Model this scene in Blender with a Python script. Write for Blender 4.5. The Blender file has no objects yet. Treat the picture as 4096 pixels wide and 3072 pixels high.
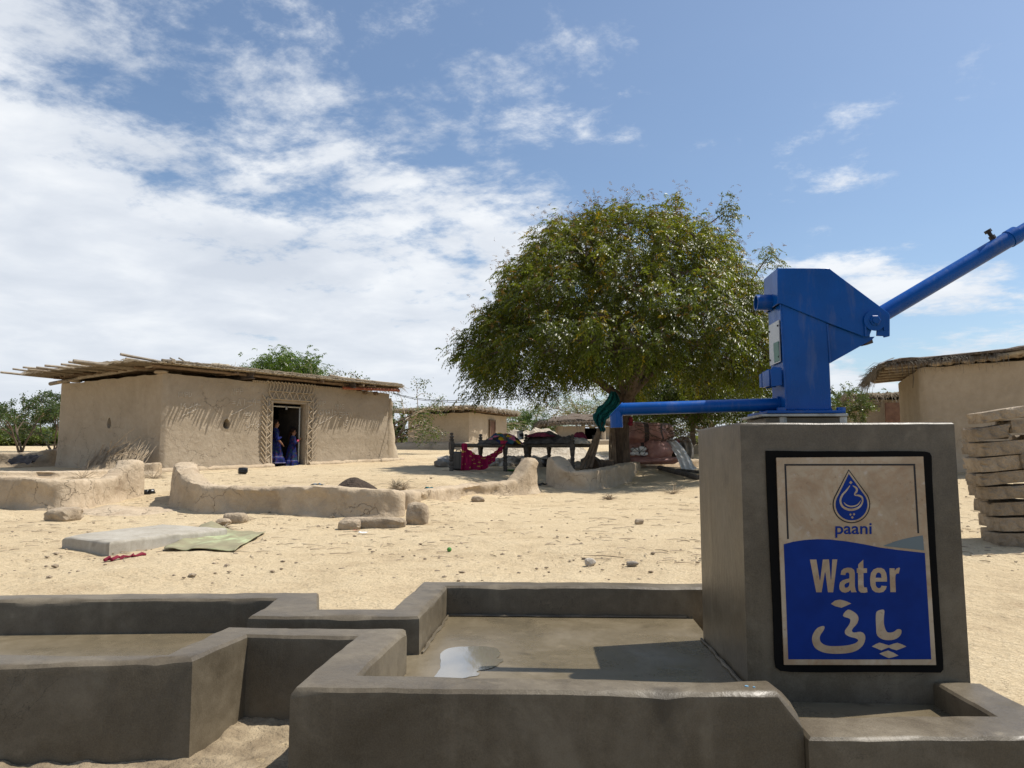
import bpy, bmesh, math, random
import numpy as np
from mathutils import Vector, Matrix, noise
from mathutils.geometry import tessellate_polygon

RND = random.Random(11)
NP = np.random.default_rng(5)
SC = bpy.context.scene
COL = SC.collection
V = Vector

# ------------------------------------------------------------------ camera, sky, sun, exposure
EYE = V((0, 0, 0.9))
F = 2844.0                                   # focal length in pixels of the 4096 px wide photograph
PITCH, YAW = math.atan(284 / F), math.radians(3.3)
cam = bpy.data.objects.new('camera', bpy.data.cameras.new('camera'))
COL.objects.link(cam)
cam.location = EYE
cam.rotation_euler = (math.pi / 2 + PITCH, 0, YAW)
cam.data.sensor_width = 36
cam.data.lens = 36 * F / 4096
cam.data.clip_start = 0.05
cam.data.clip_end = 3000
SC.camera = cam

SUN_DIR = V((0.45, 0.13, 0.84)).normalized()  # towards the sun
SUN_EL = math.asin(SUN_DIR.z)
SUN_AZ = math.atan2(SUN_DIR.x, SUN_DIR.y)
sl = bpy.data.lights.new('sun', 'SUN')
sl.energy = 5.0
sl.angle = math.radians(0.5)
sl.color = (1.0, 0.95, 0.87)
sun = bpy.data.objects.new('sun', sl)
COL.objects.link(sun)
sun.rotation_euler = (-SUN_DIR).to_track_quat('-Z', 'Y').to_euler()
sun.location = (0, 0, 30)

vs = SC.view_settings
SC.display_settings.display_device = 'sRGB'
vs.view_transform = 'Standard'
vs.look = 'None'
vs.exposure = 0.14
vs.gamma = 1
vs.use_curve_mapping = False


class NT:
    """small helper that adds and joins shader nodes"""
    def __init__(s, tree):
        s.t = tree
        tree.nodes.clear()

    def n(s, kind, **kw):
        nd = s.t.nodes.new(kind)
        for k, val in kw.items():
            if k.startswith('i_'):
                nd.inputs[int(k[2:]) if k[2:].isdigit() else k[2:].replace('_', ' ')].default_value = val
            else:
                setattr(nd, k, val)
        return nd

    def l(s, a, b):
        s.t.links.new(a, b)

    def math(s, op, a, b=None, c=None, clamp=False):
        nd = s.t.nodes.new('ShaderNodeMath')
        nd.operation = op
        nd.use_clamp = clamp
        for i, x in enumerate((a, b, c)):
            if x is None:
                continue
            if isinstance(x, (int, float)):
                nd.inputs[i].default_value = x
            else:
                s.l(x, nd.inputs[i])
        return nd.outputs[0]

    def ramp(s, fac, stops, interp='LINEAR'):
        nd = s.t.nodes.new('ShaderNodeValToRGB')
        cr = nd.color_ramp
        cr.interpolation = interp
        while len(cr.elements) < len(stops):
            cr.elements.new(0.5)
        for e, (p, c) in zip(cr.elements, stops):
            e.position = p
            e.color = c if len(c) == 4 else (*c, 1)
        s.l(fac, nd.inputs[0])
        return nd.outputs[0]

    def noise(s, vec, scale, detail=4, rough=0.55, dist=0.0):
        nd = s.n('ShaderNodeTexNoise')
        nd.inputs['Scale'].default_value = scale
        nd.inputs['Detail'].default_value = detail
        nd.inputs['Roughness'].default_value = rough
        nd.inputs['Distortion'].default_value = dist
        if vec is not None:
            s.l(vec, nd.inputs['Vector'])
        return nd

    def mix(s, fac, a, b, blend='MIX'):
        nd = s.t.nodes.new('ShaderNodeMix')
        nd.data_type = 'RGBA'
        nd.blend_type = blend
        for sock, x in ((nd.inputs[0], fac), (nd.inputs[6], a), (nd.inputs[7], b)):
            if isinstance(x, (int, float)):
                sock.default_value = x
            elif isinstance(x, (tuple, list)):
                sock.default_value = x if len(x) == 4 else (*x, 1)
            else:
                s.l(x, sock)
        return nd.outputs[2]


# sky: clear Nishita sky with broken cloud, thickest to the left and low down
W = bpy.data.worlds.new('World')
SC.world = W
W.use_nodes = True
w = NT(W.node_tree)
SKY_K = 0.085
sky = w.n('ShaderNodeTexSky', sky_type='NISHITA', sun_disc=False, sun_elevation=SUN_EL, sun_rotation=SUN_AZ)
sky.air_density = 1.0
sky.dust_density = 1.2
sky.ozone_density = 1.6
tc = w.n('ShaderNodeTexCoord')
sep = w.n('ShaderNodeSeparateXYZ')
w.l(tc.outputs['Generated'], sep.inputs[0])
X, Yc, Zc = sep.outputs
zz = w.math('ADD', w.math('MAXIMUM', Zc, 0.0), 0.16)
comb = w.n('ShaderNodeCombineXYZ')
w.l(w.math('DIVIDE', X, zz), comb.inputs[0])
w.l(w.math('DIVIDE', Yc, zz), comb.inputs[1])
mp = w.n('ShaderNodeMapping')
mp.inputs['Location'].default_value = (-33.0, 12.0, 0)
mp.inputs['Rotation'].default_value = (0, 0, math.radians(28))
mp.inputs['Scale'].default_value = (1.0, 1.1, 1)
w.l(comb.outputs[0], mp.inputs[0])
n1 = w.noise(mp.outputs[0], 1.15, 12, 0.62, 0.2)
n2 = w.noise(mp.outputs[0], 6.0, 8, 0.66, 0.15)
low = w.math('MULTIPLY', w.math('EXPONENT', w.math('MULTIPLY', w.math('MAXIMUM', Zc, 0.0), -5.0)), 0.50)
mid = w.math('MULTIPLY', w.math('EXPONENT', w.math('MULTIPLY', w.math('POWER', w.math('DIVIDE', w.math('SUBTRACT', Zc, 0.20), 0.13), 2.0), -1.0)), 0.26)
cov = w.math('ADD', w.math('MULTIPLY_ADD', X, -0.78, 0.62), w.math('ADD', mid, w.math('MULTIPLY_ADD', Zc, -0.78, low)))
cov = w.math('MULTIPLY_ADD', w.math('MINIMUM', Yc, 0.0), 0.45, cov)   # cloud thinned behind the camera to dim the sky fill on shaded faces
nn = w.math('ADD', w.math('MULTIPLY_ADD', n1.outputs[0], 3.6, -1.80), w.math('MULTIPLY_ADD', n2.outputs[0], 1.5, -0.75))
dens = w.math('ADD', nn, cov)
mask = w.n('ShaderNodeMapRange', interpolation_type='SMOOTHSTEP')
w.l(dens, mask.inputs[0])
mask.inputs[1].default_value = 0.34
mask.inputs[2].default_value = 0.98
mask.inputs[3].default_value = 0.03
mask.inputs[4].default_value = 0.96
n3 = w.noise(mp.outputs[0], 2.3, 6, 0.55, 0.2)
ccol = w.ramp(n3.outputs[0], [(0.32, (0.58, 0.63, 0.71)), (0.50, (0.72, 0.76, 0.82)), (0.66, (0.90, 0.92, 0.94))])
ccol = w.mix(w.math('MULTIPLY', low, 1.9, clamp=True), ccol, (0.70, 0.745, 0.81))
cs = w.mix(1.0, ccol, (1 / SKY_K * 1.0,) * 3, 'MULTIPLY')
skyc = w.mix(1.0, sky.outputs[0], (1.32, 1.42, 1.46), 'MULTIPLY')
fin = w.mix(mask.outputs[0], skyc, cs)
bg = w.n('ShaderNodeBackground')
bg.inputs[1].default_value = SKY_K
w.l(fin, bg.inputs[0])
out = w.n('ShaderNodeOutputWorld')
w.l(bg.outputs[0], out.inputs[0])

# ------------------------------------------------------------------ survey of the place: a sight line of the photograph and a distance give a point
FW = V((-math.sin(YAW) * math.cos(PITCH), math.cos(YAW) * math.cos(PITCH), math.sin(PITCH)))
RT = V((math.cos(YAW), math.sin(YAW), 0))
UP = RT.cross(FW)


def sight(px, py):
    return FW + RT * ((px - 2048) / F) - UP * ((py - 1536) / F)


def at(px, py, d):
    return EYE + sight(px, py) * d


def at_y(px, py, y):
    r = sight(px, py)
    return EYE + r * (y / r.y)


def at_z(px, py, z):
    r = sight(px, py)
    return EYE + r * ((z - EYE.z) / r.z)


def on_line(px, A, B):
    """where the sight line of column px crosses the upright plane through A and B: the share of AB"""
    r = sight(px, 1820)
    ax, ay, bx, by = A[0], A[1], B[0] - A[0], B[1] - A[1]
    # EYE + r t = A + b s
    det = r.x * (-by) + r.y * bx
    return (r.x * (ay - EYE.y) - r.y * (ax - EYE.x)) / det if det else 0


# ------------------------------------------------------------------ mesh helpers
def tag(o, label=None, cat=None, group=None, kind=None):
    if label:
        o['label'] = label
    if cat:
        o['category'] = cat
    if group:
        o['group'] = group
    if kind:
        o['kind'] = kind
    return o


def empty(name, loc, label, cat, group=None, rz=0):
    o = bpy.data.objects.new(name, None)
    COL.objects.link(o)
    o.location = loc
    o.rotation_euler = (0, 0, rz)
    return tag(o, label, cat, group)


def link(name, me, mats, parent=None):
    o = bpy.data.objects.new(name, me)
    COL.objects.link(o)
    if mats is not None and not me.materials:
        for m in (mats if isinstance(mats, (list, tuple)) else [mats]):
            me.materials.append(m)
    if parent is not None:
        o.parent = parent
    return o


def soften(me, angle):
    bm = bmesh.new()
    bm.from_mesh(me)
    bmesh.ops.recalc_face_normals(bm, faces=bm.faces)
    for f in bm.faces:
        f.smooth = True
    for e in bm.edges:
        if len(e.link_faces) == 2 and e.calc_face_angle(0) > angle:
            e.smooth = False
    bm.to_mesh(me)
    bm.free()


class MB:
    def __init__(s):
        s.v, s.f, s.m = [], [], []

    def add(s, vs_, fs, m=0):
        o = len(s.v)
        s.v += [tuple(p) for p in vs_]
        s.f += [tuple(i + o for i in f) for f in fs]
        s.m += [m] * len(fs)

    def box(s, c, size, rot=None, m=0, jit=0):
        pts = []
        for i in (-.5, .5):
            for j in (-.5, .5):
                for k in (-.5, .5):
                    p = V((i * size[0], j * size[1], k * size[2]))
                    if jit:
                        p += V([RND.uniform(-jit, jit) for _ in range(3)])
                    if rot is not None:
                        p = rot @ p
                    pts.append(p + V(c))
        s.add(pts, [(0, 1, 3, 2), (4, 6, 7, 5), (0, 4, 5, 1), (2, 3, 7, 6), (0, 2, 6, 4), (1, 5, 7, 3)], m)

    def tube(s, pts, rad, n=8, caps=True, m=0, jit=0):
        pts = [V(p) for p in pts]
        if not isinstance(rad, (list, tuple)):
            rad = [rad] * len(pts)
        rings = []
        up = V((0, 0, 1))
        for i, p in enumerate(pts):
            t = (pts[min(i + 1, len(pts) - 1)] - pts[max(i - 1, 0)])
            if t.length < 1e-9:
                t = V((0, 0, 1))
            t.normalize()
            if i == 0:
                a = t.cross(up)
                if a.length < 1e-3:
                    a = t.cross(V((1, 0, 0)))
                a.normalize()
            else:
                a = (a - t * a.dot(t))
                if a.length < 1e-6:
                    a = t.orthogonal()
                a.normalize()
            b = t.cross(a)
            rings.append([p + (a * math.cos(2 * math.pi * k / n) + b * math.sin(2 * math.pi * k / n)) * (rad[i] * (1 + (RND.uniform(-jit, jit) if jit else 0))) for k in range(n)])
        vs_ = [q for r in rings for q in r]
        fs = []
        for i in range(len(pts) - 1):
            for k in range(n):
                fs.append((i * n + k, i * n + (k + 1) % n, (i + 1) * n + (k + 1) % n, (i + 1) * n + k))
        if caps:
            fs.append(tuple(range(n - 1, -1, -1)))
            fs.append(tuple((len(pts) - 1) * n + k for k in range(n)))
        s.add(vs_, fs, m)

    def prism(s, poly, d, m=0):
        """polygon of 3D points pushed along vector d"""
        n = len(poly)
        a = [V(p) for p in poly]
        b = [p + V(d) for p in a]
        fs = [tuple(range(n)), tuple(range(2 * n - 1, n - 1, -1))]
        fs += [(i, n + i, n + (i + 1) % n, (i + 1) % n) for i in range(n)]
        s.add(a + b, fs, m)

    def lathe(s, base, prof, n=12, m=0, axis=None, sq=None):
        """profile of (radius, height) turned about an upright axis"""
        base = V(base)
        vs_ = []
        for r, h in prof:
            for k in range(n):
                a = 2 * math.pi * k / n
                p = V((r * math.cos(a), r * math.sin(a), h))
                if axis is not None:
                    p = axis @ p
                vs_.append(base + p)
        fs = []
        for i in range(len(prof) - 1):
            for k in range(n):
                fs.append((i * n + k, i * n + (k + 1) % n, (i + 1) * n + (k + 1) % n, (i + 1) * n + k))
        fs.append(tuple(range(n - 1, -1, -1)))
        fs.append(tuple((len(prof) - 1) * n + k for k in range(n)))
        s.add(vs_, fs, m)

    def grid(s, fn, nu, nv, m=0, wrap=False):
        vs_ = [fn(i / nu, j / nv) for i in range(nu + 1) for j in range(nv + 1)]
        fs = []
        for i in range(nu):
            for j in range(nv):
                a = i * (nv + 1) + j
                fs.append((a, a + nv + 1, a + nv + 2, a + 1))
        s.add(vs_, fs, m)

    def rock(s, c, size, seed=0, sub=1, m=0, rough=.35, flat=0.0):
        bm = bmesh.new()
        bmesh.ops.create_icosphere(bm, subdivisions=sub, radius=1)
        q = V((seed * 3.1, seed * 1.7, seed * .9))
        vs_ = []
        for vv in bm.verts:
            p = vv.co.copy()
            k = 1 + rough * noise.noise(p * 1.3 + q) + rough * .5 * noise.noise(p * 3.1 + q)
            p = p * k
            mx = max(abs(p.x), abs(p.y), abs(p.z))
            p = p * (1 - flat) + p / max(mx, .01) * flat * .8
            vs_.append(V((p.x * size[0], p.y * size[1], p.z * size[2])) + V(c))
        fs = [tuple(x.index for x in f.verts) for f in bm.faces]
        bm.free()
        s.add(vs_, fs, m)

    def build(s, name, mats, parent=None, smooth=0.6, local=None):
        me = bpy.data.meshes.new(name)
        vv = s.v
        if local is not None:
            vv = [(p[0] - local[0], p[1] - local[1], p[2] - local[2]) for p in vv]
        me.from_pydata(vv, [], s.f)
        mats = mats if isinstance(mats, (list, tuple)) else [mats]
        for mm in mats:
            me.materials.append(mm)
        if any(s.m):
            me.polygons.foreach_set('material_index', s.m)
        if smooth is not None:
            soften(me, smooth)
        me.update()
        o = link(name, me, None, parent)
        if local is not None and parent is None:
            o.location = local
        return o


def thing(name, base, label, cat, group=None):
    """an Empty at the base of a thing; its parts are given world coordinates and moved into its frame"""
    return empty(name, base, label, cat, group)


def part(mb, name, mats, t, smooth=0.6, label=None, kind=None, root=None):
    """a part of t: the mesh is written in the frame of its thing"""
    r = root or t
    o = mb.build(name, mats, t, smooth, local=tuple(r.location) if r.type == 'EMPTY' else None)
    return tag(o, label, None, None, kind)


def copy_tree(o, parent=None):
    c = o.copy()
    COL.objects.link(c)
    c.parent = parent
    for ch in [x for x in bpy.data.objects if x.parent == o]:
        copy_tree(ch, c)
    return c


# ------------------------------------------------------------------ materials
def coords(t, kind='Object'):
    return t.n('ShaderNodeTexCoord').outputs[kind]


def new_mat(name):
    m = bpy.data.materials.new(name)
    m.use_nodes = True
    t = NT(m.node_tree)
    b = t.n('ShaderNodeBsdfPrincipled')
    o = t.n('ShaderNodeOutputMaterial')
    t.l(b.outputs[0], o.inputs[0])
    return m, t, b


def pmat(name, c1, c2, scale=6, rough=.85, bump=.3, bscale=40, bdist=.01, spec=.3, c3=None, detail=5, stretch=None, rvar=0, rand=0, metal=0, coat=0):
    m, t, b = new_mat(name)
    co = coords(t)
    if stretch:
        mpn = t.n('ShaderNodeMapping')
        mpn.inputs['Scale'].default_value = stretch
        t.l(co, mpn.inputs[0])
        co = mpn.outputs[0]
    n = t.noise(co, scale, detail, .6)
    stops = [(.32, c1), (.68, c2)] if c3 is None else [(.3, c1), (.5, c2), (.72, c3)]
    col = t.ramp(n.outputs[0], stops)
    if rand:
        oi = t.n('ShaderNodeObjectInfo')
        mr = t.math('MULTIPLY_ADD', oi.outputs['Random'], rand, 1 - rand / 2)
        cc = t.n('ShaderNodeCombineXYZ')
        for i in range(3):
            t.l(mr, cc.inputs[i])
        col = t.mix(1.0, col, cc.outputs[0], 'MULTIPLY')
    t.l(col, b.inputs['Base Color'])
    b.inputs['Roughness'].default_value = rough
    b.inputs['Specular IOR Level'].default_value = spec
    b.inputs['Metallic'].default_value = metal
    b.inputs['Coat Weight'].default_value = coat
    if rvar:
        t.l(t.math('MULTIPLY_ADD', n.outputs[0], rvar, rough - rvar / 2, clamp=True), b.inputs['Roughness'])
    if bump:
        n2_ = t.noise(co, bscale, 5, .6)
        bp = t.n('ShaderNodeBump')
        bp.inputs['Strength'].default_value = bump
        bp.inputs['Distance'].default_value = bdist
        t.l(n2_.outputs[0], bp.inputs['Height'])
        t.l(bp.outputs[0], b.inputs['Normal'])
    return m


def mud_mat(name, c1, c2, c3, crack=.6, cscale=1.5, bump=.5, stain=None, straw=.5):
    """sun-dried mud plaster: patchy colour, hand-smoothing marks, straw flecks and shrinkage cracks"""
    m, t, b = new_mat(name)
    co = coords(t)
    n = t.noise(co, 1.1, 6, .62)
    nf = t.noise(co, 9, 5, .65)
    fac = t.math('MULTIPLY_ADD', nf.outputs[0], .35, t.math('MULTIPLY', n.outputs[0], .65))
    col = t.ramp(fac, [(.33, c1), (.5, c2), (.66, c3)])
    ng = t.noise(co, 120, 3, .7)
    col = t.mix(.22, col, t.ramp(ng.outputs[0], [(.35, tuple(x * .55 for x in c2)), (.65, tuple(min(1, x * 1.35) for x in c2))]))
    # cracks
    wv = t.n('ShaderNodeVectorMath', operation='ADD')
    nd = t.noise(co, 3.5, 4, .6)
    sc = t.n('ShaderNodeVectorMath', operation='SCALE')
    t.l(nd.outputs['Color'], sc.inputs[0])
    sc.inputs['Scale'].default_value = .45
    t.l(co, wv.inputs[0])
    t.l(sc.outputs[0], wv.inputs[1])
    vo = t.n('ShaderNodeTexVoronoi', feature='DISTANCE_TO_EDGE')
    vo.inputs['Scale'].default_value = cscale
    t.l(wv.outputs[0], vo.inputs['Vector'])
    line = t.math('SUBTRACT', 1.0, t.math('DIVIDE', vo.outputs['Distance'], .013), clamp=True)
    nm = t.noise(co, .9, 3, .5)
    gate = t.math('MULTIPLY', t.math('SUBTRACT', nm.outputs[0], .47, clamp=True), 9.0, clamp=True)
    cr = t.math('MULTIPLY', t.math('MULTIPLY', line, gate), crack)
    col = t.mix(cr, col, tuple(x * .25 for x in c1))
    if stain:
        ns = t.noise(co, 1.7, 5, .6, .4)
        gs = t.math('MULTIPLY', t.math('SUBTRACT', ns.outputs[0], .56, clamp=True), 7.0, clamp=True)
        col = t.mix(t.math('MULTIPLY', gs, .7), col, stain)
    t.l(col, b.inputs['Base Color'])
    b.inputs['Roughness'].default_value = .95
    b.inputs['Specular IOR Level'].default_value = .15
    # relief: smoothing strokes + grain - cracks
    ns2 = t.noise(co, 4.5, 6, .65, .6)
    h = t.math('ADD', t.math('MULTIPLY', ns2.outputs[0], .9), t.math('MULTIPLY', nf.outputs[0], .5))
    h = t.math('ADD', h, t.math('MULTIPLY', ng.outputs[0], .12 * straw))
    h = t.math('SUBTRACT', h, t.math('MULTIPLY', cr, .55))
    bp = t.n('ShaderNodeBump')
    bp.inputs['Strength'].default_value = bump
    bp.inputs['Distance'].default_value = .05
    t.l(h, bp.inputs['Height'])
    t.l(bp.outputs[0], b.inputs['Normal'])
    return m


def plain(name, c, rough=.7, spec=.4, metal=0, coat=0):
    m, t, b = new_mat(name)
    b.inputs['Base Color'].default_value = (*c, 1)
    b.inputs['Roughness'].default_value = rough
    b.inputs['Specular IOR Level'].default_value = spec
    b.inputs['Metallic'].default_value = metal
    b.inputs['Coat Weight'].default_value = coat
    return m


def leaf_mat(name, trans=.42, gloss=.5):
    m = bpy.data.materials.new(name)
    m.use_nodes = True
    t = NT(m.node_tree)
    a = t.n('ShaderNodeAttribute', attribute_name='tint')
    d = t.n('ShaderNodeBsdfDiffuse')
    tr = t.n('ShaderNodeBsdfTranslucent')
    g = t.n('ShaderNodeBsdfGlossy')
    g.inputs['Roughness'].default_value = gloss
    g.inputs['Color'].default_value = (.22, .22, .20, 1)
    t.l(a.outputs['Color'], d.inputs[0])
    t.l(t.mix(1.0, a.outputs['Color'], (1.7, 1.6, .55), 'MULTIPLY'), tr.inputs[0])
    mx = t.n('ShaderNodeMixShader')
    mx.inputs[0].default_value = trans
    t.l(d.outputs[0], mx.inputs[1])
    t.l(tr.outputs[0], mx.inputs[2])
    mx2 = t.n('ShaderNodeMixShader')
    fr = t.n('ShaderNodeFresnel')
    fr.inputs[0].default_value = 1.35
    t.l(t.math('MULTIPLY', fr.outputs[0], .55), mx2.inputs[0])
    t.l(mx.outputs[0], mx2.inputs[1])
    t.l(g.outputs[0], mx2.inputs[2])
    o = t.n('ShaderNodeOutputMaterial')
    t.l(mx2.outputs[0], o.inputs[0])
    return m


def sand_mat():
    m, t, b = new_mat('sand')
    co = coords(t)
    n = t.noise(co, .35, 7, .62)
    n2_ = t.noise(co, 2.6, 6, .65)
    fac = t.math('MULTIPLY_ADD', n2_.outputs[0], .45, t.math('MULTIPLY', n.outputs[0], .55))
    col = t.ramp(fac, [(.36, (.37, .27, .16)), (.47, (.545, .425, .262)), (.62, (.63, .51, .33))])
    # trampled straw and dung flecks, drawn out sideways
    mpn = t.n('ShaderNodeMapping')
    mpn.inputs['Scale'].default_value = (1, 3.2, 1)
    t.l(co, mpn.inputs[0])
    nb = t.noise(mpn.outputs[0], 7.5, 5, .72)
    fl = t.math('MULTIPLY', t.math('SUBTRACT', nb.outputs[0], .60, clamp=True), 9, clamp=True)
    ngt = t.noise(co, .8, 3, .5)
    fl = t.math('MULTIPLY', fl, t.math('MULTIPLY_ADD', ngt.outputs[0], 1.6, -.42, clamp=True))
    col = t.mix(t.math('MULTIPLY', fl, .65), col, (.17, .115, .07))
    ng = t.noise(co, 60, 4, .75)
    col = t.mix(.32, col, t.ramp(ng.outputs[0], [(.36, (.28, .20, .125)), (.5, (.55, .44, .28)), (.66, (.77, .65, .46))]))
    # dark damp earth added round the masonry, mostly unseen, to cut bounced light
    sx = t.n('ShaderNodeSeparateXYZ')
    t.l(co, sx.inputs[0])
    dx = t.math('MULTIPLY', t.math('ADD', sx.outputs[0], .2), .24)
    dy = t.math('MULTIPLY', t.math('ADD', sx.outputs[1], .9), .40)
    dd = t.math('SQRT', t.math('ADD', t.math('POWER', dx, 2), t.math('POWER', dy, 2)))
    dw = t.n('ShaderNodeMapRange', interpolation_type='SMOOTHSTEP')
    t.l(t.math('MULTIPLY_ADD', n2_.outputs[0], .5, dd), dw.inputs[0])
    dw.inputs[1].default_value = 1.25
    dw.inputs[2].default_value = 1.75
    dw.inputs[3].default_value = 1
    dw.inputs[4].default_value = 0
    col = t.mix(t.math('MULTIPLY', dw.outputs[0], .75), col, (.15, .115, .075))
    t.l(col, b.inputs['Base Color'])
    b.inputs['Roughness'].default_value = .95
    b.inputs['Specular IOR Level'].default_value = .1
    h = t.math('ADD', t.math('MULTIPLY', n2_.outputs[0], 1.2), t.math('MULTIPLY', ng.outputs[0], .25))
    h = t.math('ADD', h, t.math('MULTIPLY', nb.outputs[0], .6))
    nk = t.noise(co, 12, 3, .6, .4)
    h = t.math('ADD', h, t.math('MULTIPLY', nk.outputs[0], .7))
    bp = t.n('ShaderNodeBump')
    bp.inputs['Strength'].default_value = .9
    bp.inputs['Distance'].default_value = .06
    t.l(h, bp.inputs['Height'])
    t.l(bp.outputs[0], b.inputs['Normal'])
    return m


def cement_mat(name, c1, c2, c3, rough=.55, wet=0.0, trowel=.35, spec=.28):
    m, t, b = new_mat(name)
    co = coords(t)
    n = t.noise(co, 2.6, 8, .66, .5)
    nf = t.noise(co, 22, 5, .6)
    fac = t.math('MULTIPLY_ADD', nf.outputs[0], .25, t.math('MULTIPLY', n.outputs[0], .75))
    col = t.ramp(fac, [(.36, c1), (.5, c2), (.64, c3)])
    ng = t.noise(co, 260, 3, .7)
    col = t.mix(.25, col, t.ramp(ng.outputs[0], [(.3, tuple(x * .55 for x in c1)), (.7, tuple(x * 1.25 for x in c3))]))
    # dark spots and smears
    ns = t.noise(co, 4.5, 3, .5, .2)
    sp = t.math('MULTIPLY', t.math('SUBTRACT', ns.outputs[0], .66, clamp=True), 10, clamp=True)
    col = t.mix(t.math('MULTIPLY', sp, .55), col, tuple(x * .4 for x in c1))
    nl = t.noise(co, 11, 3, .55)
    lp = t.math('MULTIPLY', t.math('SUBTRACT', nl.outputs[0], .70, clamp=True), 9, clamp=True)
    col = t.mix(t.math('MULTIPLY', lp, .35), col, tuple(min(1, x * 1.9) for x in c3))
    # hairline cracks and rain-dulled runs
    wv = t.n('ShaderNodeVectorMath', operation='ADD')
    scl = t.n('ShaderNodeVectorMath', operation='SCALE')
    t.l(n.outputs['Color'], scl.inputs[0])
    scl.inputs['Scale'].default_value = .7
    t.l(co, wv.inputs[0])
    t.l(scl.outputs[0], wv.inputs[1])
    vo = t.n('ShaderNodeTexVoronoi', feature='DISTANCE_TO_EDGE')
    vo.inputs['Scale'].default_value = 2.1
    t.l(wv.outputs[0], vo.inputs['Vector'])
    cr = t.math('SUBTRACT', 1.0, t.math('DIVIDE', vo.outputs['Distance'], .006), clamp=True)
    gt = t.noise(co, 1.9, 3, .5)
    cr = t.math('MULTIPLY', cr, t.math('MULTIPLY', t.math('SUBTRACT', gt.outputs[0], .53, clamp=True), 9, clamp=True))
    col = t.mix(t.math('MULTIPLY', cr, .7), col, tuple(x * .3 for x in c1))
    mps = t.n('ShaderNodeMapping')
    mps.inputs['Scale'].default_value = (1, 1, .12)
    t.l(co, mps.inputs[0])
    nst = t.noise(mps.outputs[0], 9, 5, .6)
    stf = t.math('MULTIPLY', t.math('SUBTRACT', nst.outputs[0], .56, clamp=True), 5, clamp=True)
    col = t.mix(t.math('MULTIPLY', stf, .32), col, tuple(x * 1.5 for x in c3))
    t.l(col, b.inputs['Base Color'])
    t.l(t.math('MULTIPLY_ADD', n.outputs[0], .5, rough - .25, clamp=True), b.inputs['Roughness'])
    b.inputs['Specular IOR Level'].default_value = spec
    mpn = t.n('ShaderNodeMapping')
    mpn.inputs['Scale'].default_value = (1, 1, .35)
    t.l(co, mpn.inputs[0])
    nt_ = t.noise(mpn.outputs[0], 7, 5, .6, .8)
    h = t.math('ADD', t.math('MULTIPLY', nt_.outputs[0], .5), t.math('MULTIPLY', ng.outputs[0], .05))
    h = t.math('ADD', h, t.math('MULTIPLY', nf.outputs[0], .12))
    bp = t.n('ShaderNodeBump')
    bp.inputs['Strength'].default_value = trowel
    bp.inputs['Distance'].default_value = .03
    t.l(h, bp.inputs['Height'])
    t.l(bp.outputs[0], b.inputs['Normal'])
    return m


M = {}
M['sand'] = sand_mat()
M['mud'] = mud_mat('mud_plaster', (.30, .245, .175), (.365, .30, .22), (.43, .36, .27))
M['mud_low'] = mud_mat('mud_low_wall', (.36, .28, .185), (.45, .355, .245), (.55, .445, .315), crack=.85, cscale=2.3, bump=.8, stain=(.25, .18, .115))
M['mud_pale'] = mud_mat('mud_pale', (.37, .30, .215), (.44, .36, .26), (.50, .42, .31), crack=.2)
M['relief'] = mud_mat('mud_relief', (.34, .275, .195), (.41, .335, .24), (.47, .39, .285), crack=0, bump=.3)
M['cement'] = cement_mat('cement', (.066, .051, .032), (.108, .086, .056), (.178, .147, .101), rough=.43, spec=.40)
M['cement_top'] = M['cement']
M['floor'] = cement_mat('wet_cement_floor', (.115, .093, .058), (.150, .118, .070), (.20, .162, .105), rough=.30, trowel=.12, spec=.6)
M['slab'] = cement_mat('old_concrete', (.27, .24, .185), (.36, .325, .265), (.43, .40, .34), rough=.9)
M['black'] = pmat('black_paint', (.004, .004, .004), (.008, .0075, .007), rough=.75, bump=.25, bscale=30, spec=.08)
M['blue'] = pmat('pump_blue_paint', (.0008, .056, .24), (.0010, .078, .34), scale=5, rough=.30, bump=.16, bscale=25, bdist=.004, spec=.22, coat=.04)


def wear(m, chip=(.22, .24, .26), dusty=(.20, .21, .22)):
    """small chips and scuffs of bare metal and dust over the paint"""
    t = NT.__new__(NT)
    t.t = m.node_tree
    b = next(n_ for n_ in m.node_tree.nodes if n_.type == 'BSDF_PRINCIPLED')
    src = b.inputs['Base Color'].links[0].from_socket
    co = coords(t)
    n1_ = t.noise(co, 34, 4, .6, .3)
    n2_ = t.noise(co, 5, 3, .5)
    ch = t.math('MULTIPLY', t.math('SUBTRACT', n1_.outputs[0], .69, clamp=True), 30, clamp=True)
    ch = t.math('MULTIPLY', ch, t.math('MULTIPLY', t.math('SUBTRACT', n2_.outputs[0], .5, clamp=True), 8, clamp=True))
    mpw = t.n('ShaderNodeMapping')
    mpw.inputs['Scale'].default_value = (3, 3, .6)
    t.l(co, mpw.inputs[0])
    n3_ = t.noise(mpw.outputs[0], 7, 6, .7)
    du = t.math('MULTIPLY', t.math('SUBTRACT', n3_.outputs[0], .55, clamp=True), 1.3, clamp=True)
    col = t.mix(du, src, dusty)
    col = t.mix(t.math('MULTIPLY', ch, .8), col, chip)
    t.l(col, b.inputs['Base Color'])
    t.l(t.math('MULTIPLY_ADD', n3_.outputs[0], .45, .10, clamp=True), b.inputs['Roughness'])


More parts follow.
